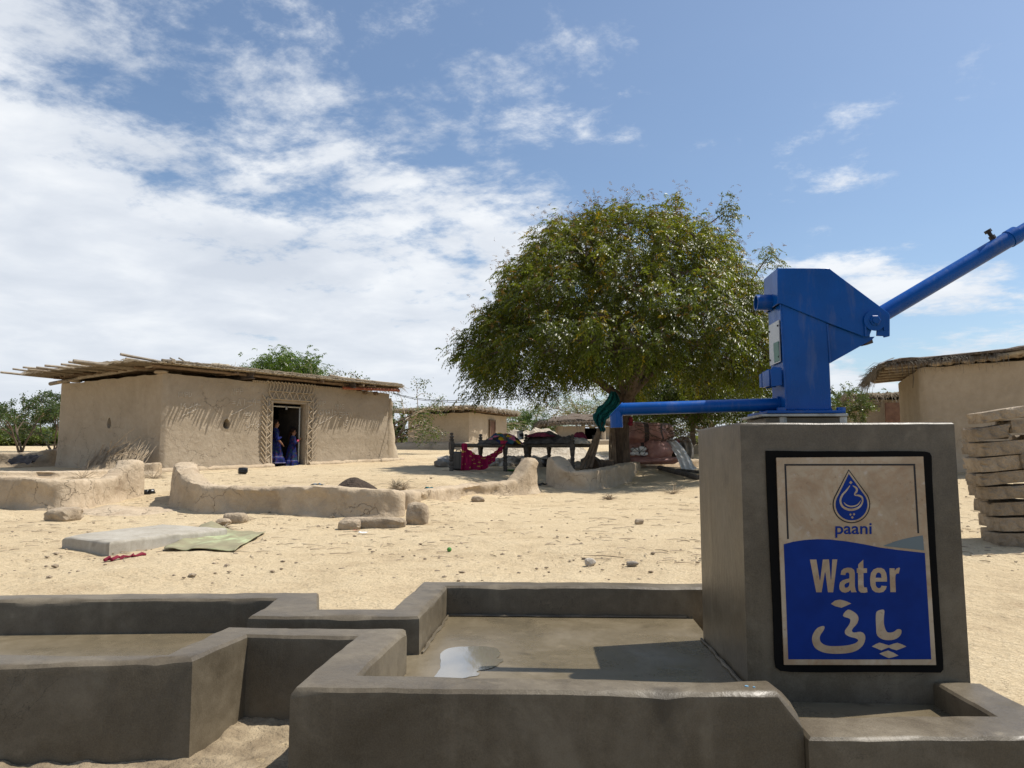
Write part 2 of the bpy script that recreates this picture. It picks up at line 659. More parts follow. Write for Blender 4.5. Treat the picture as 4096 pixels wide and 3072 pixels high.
wear(M['blue'])
M['field'] = pmat('sign_blue_paint', (.001, .022, .17), (.002, .030, .22), scale=12, rough=.5, spec=.15, bump=.1, bscale=60, bdist=.002)
M['ink'] = plain('sign_dark_ink', (.010, .009, .012), .5)
M['greyblue'] = plain('sign_grey_paint', (.135, .175, .19), .5)
M['steel'] = pmat('galvanised_steel', (.25, .25, .235), (.42, .42, .40), scale=25, rough=.45, bump=.15, bscale=80, bdist=.002, metal=.6)
M['rust'] = pmat('rusty_steel', (.05, .04, .035), (.11, .085, .065), scale=9, rough=.7, bump=.3)
M['bamboo'] = pmat('bamboo', (.165, .13, .09), (.29, .24, .175), scale=9, rough=.6, bump=.4, bscale=30, stretch=(1, 1, 1), rand=.45)
M['pole'] = pmat('wood_pole', (.10, .065, .04), (.21, .15, .098), scale=8, rough=.8, bump=.5, rand=.3)
M['thatch'] = pmat('reed_thatch', (.075, .056, .038), (.20, .155, .10), scale=26, rough=.95, bump=1.0, bscale=45, bdist=.05, c3=(.28, .235, .175))
M['straw'] = pmat('straw', (.235, .19, .13), (.41, .345, .245), scale=12, rough=.85, bump=0)
M['straw_dark'] = pmat('grey_brushwood', (.10, .085, .065), (.23, .19, .14), scale=10, rough=.95, bump=0)
M['thatch_dark'] = pmat('old_brush_thatch', (.06, .045, .035), (.15, .115, .085), scale=22, rough=.95, bump=1.0, bscale=40, bdist=.06, c3=(.23, .18, .135))
M['twig'] = pmat('dry_twig', (.22, .165, .105), (.46, .37, .26), scale=8, rough=.9, bump=0)
M['bark'] = pmat('neem_bark', (.055, .038, .026), (.13, .092, .064), scale=10, rough=.95, bump=1.0, bscale=16, bdist=.05, stretch=(2.2, 2.2, .5))
M['branch'] = pmat('branch_bark', (.07, .05, .035), (.15, .115, .085), scale=8, rough=.95, bump=.4)
M['leaf'] = leaf_mat('leaf')
M['stone'] = pmat('limestone_rubble', (.10, .085, .068), (.32, .28, .23), c3=(.66, .61, .53), scale=2.2, rough=.95, bump=.8, bscale=22, bdist=.03, rand=.3)
M['clod'] = pmat('earth_clod', (.24, .185, .125), (.42, .335, .235), scale=7, rough=.95, bump=.9, bscale=18, bdist=.04, rand=.25)
M['brick'] = pmat('mud_brick', (.20, .155, .105), (.30, .24, .17), scale=9, rough=.95, bump=1.0, bscale=22, bdist=.05, rand=.4, c3=(.38, .31, .23))
M['dung'] = pmat('dung', (.035, .024, .017), (.085, .06, .042), scale=16, rough=.95, bump=1, bscale=25, bdist=.04)
M['oldwood'] = pmat('weathered_wood', (.04, .034, .028), (.11, .095, .08), scale=14, rough=.85, bump=.6, bscale=30)
M['doorwood'] = pmat('door_wood', (.10, .05, .03), (.17, .09, .055), scale=6, rough=.7, bump=.3)
M['rope'] = pmat('charpoy_rope', (.08, .07, .055), (.20, .17, .135), scale=30, rough=.95, bump=.6, bscale=60)
M['plastic'] = plain('black_plastic', (.010, .011, .012), .35, .5)
M['darkgap'] = pmat('painted_dark', (.015, .012, .010), (.03, .025, .02), rough=.95, bump=0)  # near-black; paints indoor darkness onto inner walls and the door leaf
M['skin'] = plain('skin', (.27, .135, .08), .6, .25)
M['hair'] = plain('hair', (.018, .010, .007), .85, .08)
M['teal'] = pmat('teal_cloth', (.004, .085, .10), (.010, .15, .165), scale=6, rough=.9, bump=.5, bscale=12, bdist=.05)
M['sack'] = pmat('pink_woven_sack', (.24, .115, .095), (.34, .175, .145), scale=4, rough=.5, bump=.5, bscale=9, bdist=.06, c3=(.42, .25, .21))
M['sackband'] = plain('sack_dark_band', (.05, .035, .032), .7)
M['white'] = pmat('white_plastic_sheet', (.58, .58, .56), (.78, .77, .75), scale=5, rough=.6, bump=.5, bscale=9, bdist=.05)
M['grey_sheet'] = pmat('grey_plastic_sheet', (.20, .20, .195), (.34, .34, .33), scale=4, rough=.6, bump=.6, bscale=7, bdist=.06)
M['maroon'] = pmat('maroon_cloth', (.07, .008, .022), (.17, .018, .045), scale=14, rough=.9, bump=.5, bscale=10, bdist=.05)
M['blanket'] = pmat('grey_blanket', (.035, .03, .028), (.095, .085, .075), scale=9, rough=.95, bump=.6, bscale=9, bdist=.05)
M['wool'] = pmat('pale_wool_blanket', (.22, .20, .165), (.42, .39, .33), scale=12, rough=.95, bump=.8, bscale=30)
M['orange'] = pmat('red_painted_pipe', (.20, .055, .025), (.33, .11, .055), scale=5, rough=.6, bump=.2)
M['redrag'] = plain('red_rag', (.17, .012, .028), .9)
M['bluerag'] = plain('blue_grey_rag', (.09, .13, .17), .9)
M['wire'] = plain('black_wire', (.02, .02, .02), .6)
M['lime'] = plain('green_plate', (.07, .22, .04), .6)
M['brickred'] = plain('fired_brick', (.33, .14, .08), .9)
M['chalk'] = plain('chalk', (.58, .54, .47), .95)


def cloth_mat(name, cols, scale, edge=None):
    """printed cloth: random coloured blotches"""
    m, t, b = new_mat(name)
    co = coords(t)
    vo = t.n('ShaderNodeTexVoronoi')
    vo.inputs['Scale'].default_value = scale
    t.l(co, vo.inputs['Vector'])
    sp = t.n('ShaderNodeSeparateColor')
    t.l(vo.outputs['Color'], sp.inputs[0])
    k = len(cols)
    col = t.ramp(sp.outputs[0], [(i / k, c) for i, c in enumerate(cols)], 'CONSTANT')
    t.l(col, b.inputs['Base Color'])
    b.inputs['Roughness'].default_value = .9
    b.inputs['Specular IOR Level'].default_value = .15
    return m


def dot_mat(name, ground, dot, scale, size):
    m, t, b = new_mat(name)
    co = coords(t, 'UV')
    vo = t.n('ShaderNodeTexVoronoi')
    vo.inputs['Scale'].default_value = scale
    vo.inputs['Randomness'].default_value = .55
    t.l(co, vo.inputs['Vector'])
    g = t.math('LESS_THAN', vo.outputs['Distance'], size)
    t.l(t.mix(g, ground, dot), b.inputs['Base Color'])
    b.inputs['Roughness'].default_value = .85
    b.inputs['Specular IOR Level'].default_value = .2
    return m


M['dots'] = dot_mat('red_dotted_cloth', (.24, .006, .045), (.42, .28, .06), 7, .26)
M['quilt'] = cloth_mat('patchwork_quilt', [(.45, .28, .01), (.02, .03, .07), (.30, .02, .05), (.45, .30, .02), (.04, .10, .12), (.02, .02, .02), (.42, .10, .16)], 7)
M['dress'] = cloth_mat('blue_printed_cotton', [(.007, .012, .075), (.010, .016, .10), (.007, .012, .075), (.009, .015, .085), (.013, .020, .11), (.009, .014, .08), (.05, .02, .045), (.016, .04, .05)], 22)
M['trim'] = plain('pale_trim', (.25, .24, .38), .8)
M['pinkbangle'] = plain('pink_bangles', (.55, .03, .10), .4)


def marble_mat():
    m, t, b = new_mat('beige_marble')
    co = coords(t)
    n = t.noise(co, 5.5, 7, .65, .8)
    col = t.ramp(n.outputs[0], [(.34, (.32, .225, .14)), (.5, (.43, .335, .225)), (.66, (.49, .405, .30))])
    nb = t.noise(co, 26, 5, .6)
    sp = t.math('MULTIPLY', t.math('SUBTRACT', nb.outputs[0], .60, clamp=True), 9, clamp=True)
    col = t.mix(t.math('MULTIPLY', sp, .55), col, (.56, .50, .44))
    nd = t.noise(co, 60, 3, .6)
    dk = t.math('MULTIPLY', t.math('SUBTRACT', nd.outputs[0], .64, clamp=True), 9, clamp=True)
    col = t.mix(t.math('MULTIPLY', dk, .6), col, (.13, .085, .05))
    nv = t.noise(co, 3.2, 6, .7, 1.6)
    ve = t.math('SUBTRACT', 1.0, t.math('MULTIPLY', t.math('ABSOLUTE', t.math('SUBTRACT', nv.outputs[0], .5)), 26), clamp=True)
    col = t.mix(t.math('MULTIPLY', ve, .3), col, (.36, .19, .085))
    t.l(col, b.inputs['Base Color'])
    b.inputs['Roughness'].default_value = .38
    return m


M['marble'] = marble_mat()


def green_mat():
    m, t, b = new_mat('green_printed_mat')
    co = coords(t)
    n = t.noise(co, 7, 7, .7)
    nl = t.noise(co, 1.5, 3, .5)
    f = t.math('MULTIPLY_ADD', nl.outputs[0], .5, t.math('MULTIPLY', n.outputs[0], .5))
    col = t.ramp(f, [(.44, (.23, .20, .115)), (.52, (.27, .26, .145)), (.60, (.40, .46, .25))])
    t.l(col, b.inputs['Base Color'])
    b.inputs['Roughness'].default_value = .8
    return m


M['greenmat'] = green_mat()


def water_mat():
    m, t, b = new_mat('puddle_water')
    b.inputs['Base Color'].default_value = (.185, .165, .13, 1)
    b.inputs['Roughness'].default_value = .09
    b.inputs['IOR'].default_value = 1.33
    b.inputs['Specular IOR Level'].default_value = .9
    b.inputs['Coat Weight'].default_value = 1
    return m


M['water'] = water_mat()
M['mound'] = pmat('sandy_spoil', (.33, .27, .20), (.50, .43, .33), scale=5, rough=.95, bump=1, bscale=14, bdist=.08, c3=(.60, .54, .44))
M['damp'] = pmat('damp_soil', (.16, .12, .075), (.27, .21, .135), scale=9, rough=.95, bump=1, bscale=40, bdist=.02, c3=(.40, .32, .21))

# ------------------------------------------------------------------ the ground
TP = []


def tp(*a):
    TP.append(a)


for x in np.arange(-6, 7, 2.0):
    for y in (-6, -3, 0, 2, 4, 6):
        tp(x, y, 0.0)
for px, py, d in [(0, 2032, 10.7), (145, 2043, 10.2), (407, 2010, 11.6), (515, 1992, 12.2), (698, 2005, 12.0), (723, 2039, 10.8), (861, 2057, 10.2),
                  (1287, 2065, 9.9), (1591, 2068, 9.75), (1753, 2006, 12.2), (1970, 1985, 13.4), (2144, 1974, 14.2), (2187, 1941, 16.4), (2331, 1963, 14.9),
                  (2498, 1930, 18.1), (2570, 1901, 22.1), (2715, 1880, 23.7), (3835, 1883, 14.8), (3970, 2182, 6.3), (2700, 2200, 6.1), (2800, 1990, 12.5),
                  (3300, 2000, 11.5), (630, 2012, 11.6), (630, 1962, 13.4), (600, 1905, 17.2), (440, 2213, 6.35), (900, 2170, 7.1), (1700, 2150, 7.5), (300, 2110, 8.4)]:
    p = at(px, py, d)
    tp(p.x, p.y, p.z)
for px, d, z in [(861, 11, .35), (1100, 11, .36), (1500, 10.9, .36), (1417, 12.2, .37), (1800, 13.4, .40), (1417, 15, .43), (1900, 15.5, .45), (800, 14, .38), (0, 13, .42), (300, 13.2, .42),
                 (700, 18, .45), (639, 18.7, .453), (1150, 20.6, .53), (1560, 24.9, .70), (1900, 17, .50), (2200, 18.5, .52), (2450, 19.5, .55), (2600, 21.5, .60), (1900, 22, .60),
                 (2100, 25, .72), (1750, 35, 1.12), (2300, 36, 1.35), (218, 21.5, .54), (100, 22, .54), (-400, 22, .55), (-600, 14, .40), (200, 40, 1.05), (1000, 42, 1.25), (2900, 27, .85),
                 (3200, 24, .75), (3900, 25, .8), (4600, 15, .5), (3000, 40, 1.5), (4300, 40, 1.2)]:
    p = at(px, 1820, d)
    tp(p.x, p.y, z)
for a in range(0, 360, 20):
    for r, z in ((75, 1.9), (200, 2.2)):
        x, y = r * math.sin(math.radians(a)), r * math.cos(math.radians(a))
        tp(x, y, z if y > 0 else .2)
TPA = np.array(TP)


def tps_fit(P, lam=.0006):
    n = len(P)
    d = np.linalg.norm(P[:, None, :2] - P[None, :, :2], axis=2)
    K = np.where(d > 0, d, 0) + np.eye(n) * lam * 60      # linear kernel: stays tame between far points
    A = np.zeros((n + 1, n + 1))
    A[:n, :n] = K
    A[:n, n] = A[n, :n] = 1
    return np.linalg.solve(A, np.concatenate([P[:, 2], [0]]))


TW = tps_fit(TPA)


def gza(xs, ys):
    o = np.empty(len(xs))
    for i in range(0, len(xs), 20000):
        d = np.sqrt((xs[i:i + 20000, None] - TPA[None, :, 0]) ** 2 + (ys[i:i + 20000, None] - TPA[None, :, 1]) ** 2 + .08)
        o[i:i + 20000] = d @ TW[:-1] + TW[-1]
    return o


def gz(x, y):
    return float(gza(np.array([x]), np.array([y]))[0])


def ground(px, py, lift=0):
    """where a sight line meets the ground"""
    r = sight(px, py)
    ts = np.arange(2.5, 90, .04)
    xs, ys, zs = EYE.x + r.x * ts, EYE.y + r.y * ts, EYE.z + r.z * ts
    below = zs < gza(xs, ys)
    i = int(np.argmax(below)) if below.any() else len(ts) - 1
    return V((xs[i], ys[i], gz(xs[i], ys[i]) + lift))


def spread(segs):
    o = []
    for a, b, st in segs:
        o += list(np.arange(a, b, st))
    return np.array(o + [segs[-1][1]])


gx = spread([(-420, -60, 20), (-60, -16, 1.5), (-16, -9, .3), (-9, 9, .09), (9, 16, .4), (16, 60, 2), (60, 420, 20)])
gy = spread([(-420, -60, 24), (-60, -8, 5), (-8, 0.4, .4), (0.4, 4, .07), (4, 15, .09), (15, 30, .2), (30, 60, 1.2), (60, 420, 15)])
GX, GY = np.meshgrid(gx, gy, indexing='ij')
gzz = gza(GX.ravel(), GY.ravel())
xs_, ys_ = GX.ravel(), GY.ravel()
for i in range(len(xs_)):
    if abs(xs_[i]) < 16 and -1 < ys_[i] < 30:
        p = V((xs_[i], ys_[i], 0))
        gzz[i] += .022 * noise.noise(p * 1.1) + .012 * noise.noise(p * 3.4) + .010 * max(0, noise.noise(p * 7.0))
        # churned clods beside the new masonry
        if ys_[i] < 2.6 and xs_[i] < .3:
            gzz[i] += .035 * max(0, noise.noise(p * 9.0)) + .02 * max(0, noise.noise(p * 21.0))
nx, ny = len(gx), len(gy)
idx = np.arange(nx * ny).reshape(nx, ny)
faces = np.stack([idx[:-1, :-1], idx[1:, :-1], idx[1:, 1:], idx[:-1, 1:]], -1).reshape(-1, 4)


def np_mesh(name, verts, faces, mat, parent=None, tint=None, smooth=False, uv=None):
    me = bpy.data.meshes.new(name)
    k = faces.shape[1]
    me.vertices.add(len(verts))
    me.vertices.foreach_set('co', np.ascontiguousarray(verts, dtype=np.float32).ravel())
    me.loops.add(faces.size)
    me.loops.foreach_set('vertex_index', np.ascontiguousarray(faces, dtype=np.int32).ravel())
    me.polygons.add(len(faces))
    me.polygons.foreach_set('loop_start', np.arange(0, faces.size, k, dtype=np.int32))
    me.polygons.foreach_set('loop_total', np.full(len(faces), k, dtype=np.int32))
    me.polygons.foreach_set('use_smooth', np.full(len(faces), smooth))
    if tint is not None:
        at_ = me.attributes.new('tint', 'FLOAT_COLOR', 'POINT')
        c4 = np.ones((len(verts), 4), dtype=np.float32)
        c4[:, :3] = tint
        at_.data.foreach_set('color', c4.ravel())
    me.update()
    me.validate()
    return link(name, me, mat, parent)


g = np_mesh('ground', np.stack([xs_, ys_, gzz], 1), faces, M['sand'], smooth=True)
tag(g, 'pale trampled sandy ground of the village', 'ground', kind='structure')

# ------------------------------------------------------------------ the cement basin round the pump


def cast(name, poly, z0, z1, mat, parent, bev=.024, wob=.0055, seg=.05, root=None):
    """plastered masonry: a plan outline raised from z0 to z1, with rounded top arrises and hand-made wobble"""
    pts = []
    n = len(poly)
    for i in range(n):
        a, b = V((*poly[i], 0)), V((*poly[(i + 1) % n], 0))
        k = max(1, int((b - a).length / seg))
        for j in range(k):
            pts.append(a.lerp(b, j / k))
    bm = bmesh.new()
    lo = [bm.verts.new((p.x, p.y, z0)) for p in pts]
    hi = [bm.verts.new((p.x, p.y, z1)) for p in pts]
    m = len(pts)
    for i in range(m):
        bm.faces.new((lo[i], lo[(i + 1) % m], hi[(i + 1) % m], hi[i]))
    top = bm.faces.new(hi)
    bm.normal_update()
    bmesh.ops.recalc_face_normals(bm, faces=bm.faces)
    bmesh.ops.bevel(bm, geom=[e for e in top.edges], offset=bev, segments=3, affect='EDGES', profile=.6)
    # upright corners
    for v_ in bm.verts:
        q = v_.co
        d = V((noise.noise(q * 3.1), noise.noise(q * 3.1 + V((9, 0, 0))), noise.noise(q * 2.3 + V((0, 7, 0))))) * wob
        d += V((noise.noise(q * 13), noise.noise(q * 13 + V((5, 0, 0))), noise.noise(q * 12 + V((0, 3, 0))))) * wob * .5
        ch = noise.noise(q * 8 + V((1, 2, 3)))
        if z1 - .03 < q.z < z1 - .0005 and ch > .3:
            d += V((0, 0, -(ch - .3) * .03))
        v_.co = q + d
    bmesh.ops.triangulate(bm, faces=[f for f in bm.faces if len(f.verts) > 6])
    for f in bm.faces:
        f.smooth = True
    bm.normal_update()
    for e in bm.edges:
        if len(e.link_faces) == 2 and e.calc_face_angle(0) > .6:
            e.smooth = False
    me = bpy.data.meshes.new(name)
    bm.to_mesh(me)
    bm.free()
    return link(name, me, mat, parent)


basin = thing('pump_basin', (0, 0, 0), 'grey cement drainage basin with low plastered walls around the pump pedestal', 'basin')
NEAR = [(-2.9, 1.76), (-1.072, 2.121), (-1.03, 2.402), (-.665, 2.406), (-.685, 1.876), (.44, 1.905), (.632, 1.925), (.628, 2.035), (.44, 2.005), (-.533, 2.004), (-.505, 2.483), (-.518, 2.531), (-1.15, 2.516), (-1.182, 2.172), (-1.679, 2.135), (-2.9, 1.90)]
nw = cast('basin_wall', NEAR, -.15, .30, M['cement'], basin)
for v_ in nw.data.vertices:
    if v_.co.x > .545 and v_.co.z > .1:
        v_.co.z -= .085 * ((v_.co.x - .545) / .087) ** 2.6
FAR = [(-2.9, 2.842), (-1.181, 3.02), (-1.154, 2.691), (-.503, 2.708), (-.495, 3.348), (.60, 3.372), (1.30, 3.392), (1.30, 3.512), (-.63, 3.458), (-.642, 2.85), (-.924, 2.832), (-1.034, 3.166), (-2.9, 2.965)]
cast('basin_wall', FAR, -.15, .298, M['cement'], basin)
LEDGE = [(.634, 1.9), (1.34, 1.935), (1.345, 2.394), (1.192, 2.394), (1.196, 2.092), (.636, 2.045)]
led = cast('tray_curb', LEDGE, -.15, .195, M['cement'], basin, bev=.018)


def floor_sheet(name, poly, z, mat, parent, fall=0.0):
    tri = tessellate_polygon([[V((*p, 0)) for p in poly]])
    mb = MB()
    mb.add([V((p[0], p[1], z)) for p in poly], [tuple(t) for t in tri])
    bm = bmesh.new()
    return mb.build(name, mat, parent, smooth=None)


floor_sheet('basin_floor', [(-.56, 1.95), (.622, 1.97), (.622, 2.42), (.63, 3.42), (-.56, 3.42)], .160, M['floor'], basin)
floor_sheet('basin_floor', [(-3.0, 1.82), (-1.1, 2.13), (-1.1, 2.46), (-.562, 2.46), (-.562, 2.75), (-1.1, 2.75), (-1.1, 3.06), (-3.0, 2.90)], .158, M['floor'], basin)
floor_sheet('tray_floor', [(.622, 1.98), (1.25, 2.0), (1.25, 2.43), (.622, 2.43)], .118, M['floor'], basin)
mb = MB()
mb.prism([(.615, 2.0, .10), (.615, 2.41, .10), (.615, 2.41, .159), (.615, 2.0, .159)], (.012, 0, 0))
part(mb, 'floor_step', M['cement'], basin)
# trowelled mortar fillet at the foot of the walls
for path in ([(-.493, 2.72, .165), (-.485, 3.342, .165), (.6, 3.366, .165)], [(.605, 2.42, .165), (.59, 2.98, .165)], [(-1.18, 2.2, .163), (-1.15, 2.51, .163)]):
    pp = []
    for a, b in zip(path[:-1], path[1:]):
        a, b = V(a), V(b)
        k = int((b - a).length / .05)
        pp += [a.lerp(b, i / k) + V((RND.uniform(-.004, .004), RND.uniform(-.004, .004), 0)) for i in range(k)]
    mb = MB()
    mb.tube(pp + [V(path[-1])], [RND.uniform(.004, .009) for _ in pp] + [.006], 6)
    part(mb, 'mortar_fillet', M['cement'], basin)
# specks of blue paint spilt on the coping
pm = pmat('paint_speck', (.10, .22, .33), (.16, .30, .40), rough=.7, bump=0)
for x, y, r in ((.50, 1.955, .006), (.517, 1.948, .004)):
    mb = MB()
    zt_ = .3005
    mb.lathe((x, y, zt_ - .004), [(r, 0), (r * .8, .005)], 9)
    part(mb, 'paint_speck', pm, basin)

def smooth_poly(pts, k=5):
    """closed Catmull-Rom through the points"""
    n = len(pts)
    o = []
    for i in range(n):
        p0, p1, p2, p3 = [V(pts[(i + j - 1) % n]) for j in range(4)]
        for s in range(k):
            t_ = s / k
            o.append(tuple(.5 * ((2 * p1) + (p2 - p0) * t_ + (2 * p0 - 5 * p1 + 4 * p2 - p3) * t_ * t_ + (3 * p1 - p0 - 3 * p2 + p3) * t_ ** 3)))
    return o



# puddle on the basin floor
pud = []
for u, v_ in [(500, 575), (545, 542), (640, 534), (740, 532), (815, 545), (832, 575), (812, 598), (848, 606), (810, 640), (770, 655), (700, 672), (715, 690), (640, 705), (560, 715), (455, 720), (490, 670), (502, 625)]:
    p = at_z(1400 + u * .7233, 2200 + v_ * .7233, .1618)
    pud.append(p)
pud = [V(q) for q in smooth_poly([(p.x, p.y, p.z) for p in pud], 4)]
pud = [q + V((.006 * noise.noise(q * 60), .008 * noise.noise(q * 70), 0)) for q in pud]
mb = MB()
mb.add([V((p.x, p.y, .1618)) for p in pud], [tuple(t) for t in tessellate_polygon([pud])])
tag(mb.build('puddle', M['water'], None, None), 'shallow bright puddle on the floor of the main basin', 'water', kind='structure')

# pedestal
ped = thing('pump_pedestal', (.96, 2.69, .1), 'square grey cement pedestal carrying the blue hand pump', 'pedestal')
PX0, PX1, PY0, PY1, PZ = .618, 1.306, 2.399, 2.985, 1.006
pc = cast('pedestal_block', [(PX0, PY0), (PX1, PY0), (PX1, PY1), (PX0 - .02, PY1)], .09, PZ, M['cement'], ped, bev=.012, wob=.003)
pc.data.transform(Matrix.Translation(-V(ped.location)))


def S(u, v_, y=2.39):
    p = at_y(3000 + u * .5727, 1750 + v_ * .5727, y)
    return p


def flat(pts, y, thick, mb, m=0):
    """a flat sign shape given in sign coordinates, its face at depth y, its back further in"""
    q = [S(u, v_) for u, v_ in pts]
    q = [V((p.x, y, p.z)) for p in q]
    n = len(q)
    tri = [tuple(t) for t in tessellate_polygon([[V((p.x, p.z, 0)) for p in q]])]
    b = [p + V((0, thick, 0)) for p in q]
    mb.add(q + b, tri + [(i, (i + 1) % n, n + (i + 1) % n, n + i) for i in range(n)], m)


def spline(pts, k=6):
    n = len(pts)
    o = []
    for i in range(n - 1):
        p0, p1, p2, p3 = V(pts[max(i - 1, 0)]), V(pts[i]), V(pts[i + 1]), V(pts[min(i + 2, n - 1)])
        for s in range(k):
            t_ = s / k
            o.append(.5 * ((2 * p1) + (p2 - p0) * t_ + (2 * p0 - 5 * p1 + 4 * p2 - p3) * t_ * t_ + (3 * p1 - p0 - 3 * p2 + p3) * t_ ** 3))
    o.append(V(pts[-1]))
    return o


def stroke(pts, wid, k=6):
    """outline of a pen stroke with changing width"""
    c = spline([(*p, 0) for p in pts], k)
    ws = spline([(x, 0, 0) for x in wid], k)
    L, R_ = [], []
    for i, p in enumerate(c):
        t_ = (c[min(i + 1, len(c) - 1)] - c[max(i - 1, 0)]).normalized()
        n_ = V((-t_.y, t_.x, 0)) * ws[i].x / 2
        L.append((p.x + n_.x, p.y + n_.y))
        R_.append((p.x - n_.x, p.y - n_.y))
    return L + R_[::-1]


def sign_part(mb, name, mat, parent):
    o = mb.build(name, mat, parent, None)
    o.data.transform(Matrix.Translation(-V(ped.location)))
    return o


Y0 = PY0
mb = MB()
flat([(112, 92), (260, 93), (400, 96), (600, 95), (800, 97), (1000, 94), (1120, 95), (1225, 97), (1258, 106), (1272, 130), (1277, 300), (1288, 500), (1303, 800), (1322, 1100), (1338, 1350), (1353, 1560), (1354, 1622), (1335, 1644), (1100, 1642), (800, 1640), (500, 1643), (290, 1640), (215, 1632), (184, 1610), (174, 1540), (163, 1200), (148, 900), (135, 650), (122, 400), (116, 220)], Y0 - .0065, .02, mb)
sign_part(mb, 'painted_border', M['black'], ped)
mb = MB()
flat([(183, 141), (1207, 133), (1240, 690), (1297, 1587), (237, 1586), (205, 780)], Y0 - .012, .018, mb)
plate = sign_part(mb, 'sign_plate', M['marble'], ped)
YF = Y0 - .0128
mb = MB()
flat(smooth_poly([(233, 745), (233.5, 746)], 1)[:1] + [(300, 727), (380, 715), (470, 709), (560, 712), (680, 726), (800, 746), (905, 768), (1050, 787), (1217, 805), (1240, 1180), (1262, 1547), (760, 1548), (265, 1547), (250, 1150)], YF, .001, mb)
sign_part(mb, 'blue_field', M['field'], plate)
mb = MB()
flat([(925, 757), (965, 742), (1010, 725), (1060, 711), (1110, 699), (1160, 690), (1203, 683), (1213, 788)], YF, .001, mb)
sign_part(mb, 'grey_wave', M['greyblue'], plate)
mb = MB()
flat([(238, 185), (1150, 184), (1150, 196), (238, 197)], YF, .001, mb)
flat([(238, 197.5), (250, 197.5), (269, 708), (257, 708)], YF, .001, mb)
flat([(1138, 196.5), (1150, 196.5), (1178, 668), (1166, 668)], YF, .001, mb)
sign_part(mb, 'border_line', M['ink'], plate)


def drop(tip, r, cx=705, cy=467, n=40):
    d = cy - tip
    al = math.acos(min(1, r / d))
    pts = [(686 + (cx - 686) * .0, tip)]
    for i in range(n + 1):
        a = -math.pi / 2 + al + (2 * math.pi - 2 * al) * i / n
        pts.append((cx + r * math.cos(a), cy + r * math.sin(a)))
    return pts


mb = MB()
flat(drop(222, 131), YF - .0002, .001, mb, 0)
sign_part(mb, 'drop_outline', M['ink'], plate)
mb = MB()
flat(drop(233, 123), YF - .0006, .001, mb, 0)
sign_part(mb, 'drop_ring', M['marble'], plate)
mb = MB()
flat(drop(254, 111), YF - .0010, .001, mb, 0)
sign_part(mb, 'drop_field', M['field'], plate)
mb = MB()
YL = YF - .0014
flat(stroke([(693, 335), (668, 370), (640, 402), (627, 440), (640, 478), (675, 500), (715, 503), (757, 486), (780, 452), (778, 420), (757, 405), (730, 402), (728, 392), (741, 372), (737, 352), (713, 336)], [5, 11, 13, 13, 14, 16, 16, 14, 11, 12, 13, 8, 10, 14, 13, 5]), YL, .001, mb)
flat(stroke([(652, 453), (668, 470), (695, 480), (725, 478), (750, 466), (768, 440)], [3, 8, 10, 10, 8, 3]), YL - .0002, .001, mb)
for cx, cy, r in ((699, 314, 12), (697, 537, 9), (722, 535, 9), (710, 557, 10)):
    flat([(cx - r, cy), (cx, cy - r), (cx + r, cy), (cx, cy + r)], YL, .001, mb)
sign_part(mb, 'drop_emblem', M['marble'], plate)


def word(txt, u0, u1, vbase, vtop_ref, ref, mat, name, bold=0.0, slant=(0, 0)):
    """lettering set between u0 and u1, baseline vbase; height taken so that glyph `ref` reaches vtop_ref"""
    cu = bpy.data.curves.new('lettering', 'FONT')
    cu.body = txt
    cu.size = 1
    cu.offset = bold
    cu.fill_mode = 'FRONT'
    cu.resolution_u = 6
    o = bpy.data.objects.new('lettering', cu)
    COL.objects.link(o)
    dg = bpy.context.evaluated_depsgraph_get()
    me = bpy.data.meshes.new_from_object(o.evaluated_get(dg))
    bpy.data.objects.remove(o)
    xs = [v_.co.x for v_ in me.vertices]
    ys = [v_.co.y for v_ in me.vertices]
    x0, x1, yt = min(xs), max(xs), ref if ref else max(ys)
    mb = MB()
    pts = []
    for v_ in me.vertices:
        u = u0 + (v_.co.x - x0) / (x1 - x0) * (u1 - u0)
        vv = vbase - v_.co.y / yt * (vbase - vtop_ref) + (u - u0) * slant[0]
        p = S(u, vv)
        pts.append(V((p.x, YF - .0008, p.z)))
    mb.add(pts, [tuple(p.vertices) for p in me.polygons])
    return sign_part(mb, name, mat, plate)


word('paani', 592, 846, 672, 597, 0, M['field'], 'lettering', bold=.012)
# bold condensed "Water" traced letter by letter
mb = MB()
W_ = [(415, 851), (460, 851), (483, 995), (487, 995), (505, 851), (548, 850), (560, 990), (564, 990), (571, 850), (606, 850), (577, 1079), (541, 1079), (523, 940), (519, 940), (496, 1079), (459, 1079)]
flat(W_, YF - .0008, .0006, mb)
a_out = [(629, 957), (634, 930), (650, 914), (675, 907), (703, 909), (722, 922), (728, 945), (728, 1035), (733, 1062), (741, 1078), (703, 1079), (697, 1063), (683, 1076), (660, 1082), (638, 1077), (622, 1060), (619, 1035), (625, 1010), (643, 995), (668, 987), (688, 983), (690, 978), (690, 952), (684, 942), (672, 941), (664, 948), (662, 959)]
a_hole = [(690, 1008), (672, 1014), (659, 1022), (655, 1035), (661, 1047), (674, 1047), (686, 1037), (690, 1024)]


def flat_hole(out_, hole, y, mb):
    q = [[V((S(u, v_).x, S(u, v_).z, 0)) for u, v_ in loop] for loop in (out_, hole)]
    tri = tessellate_polygon(q)
    allp = [V((p.x, y, p.y)) for loop in q for p in loop]
    mb.add(allp, [tuple(t) for t in tri])


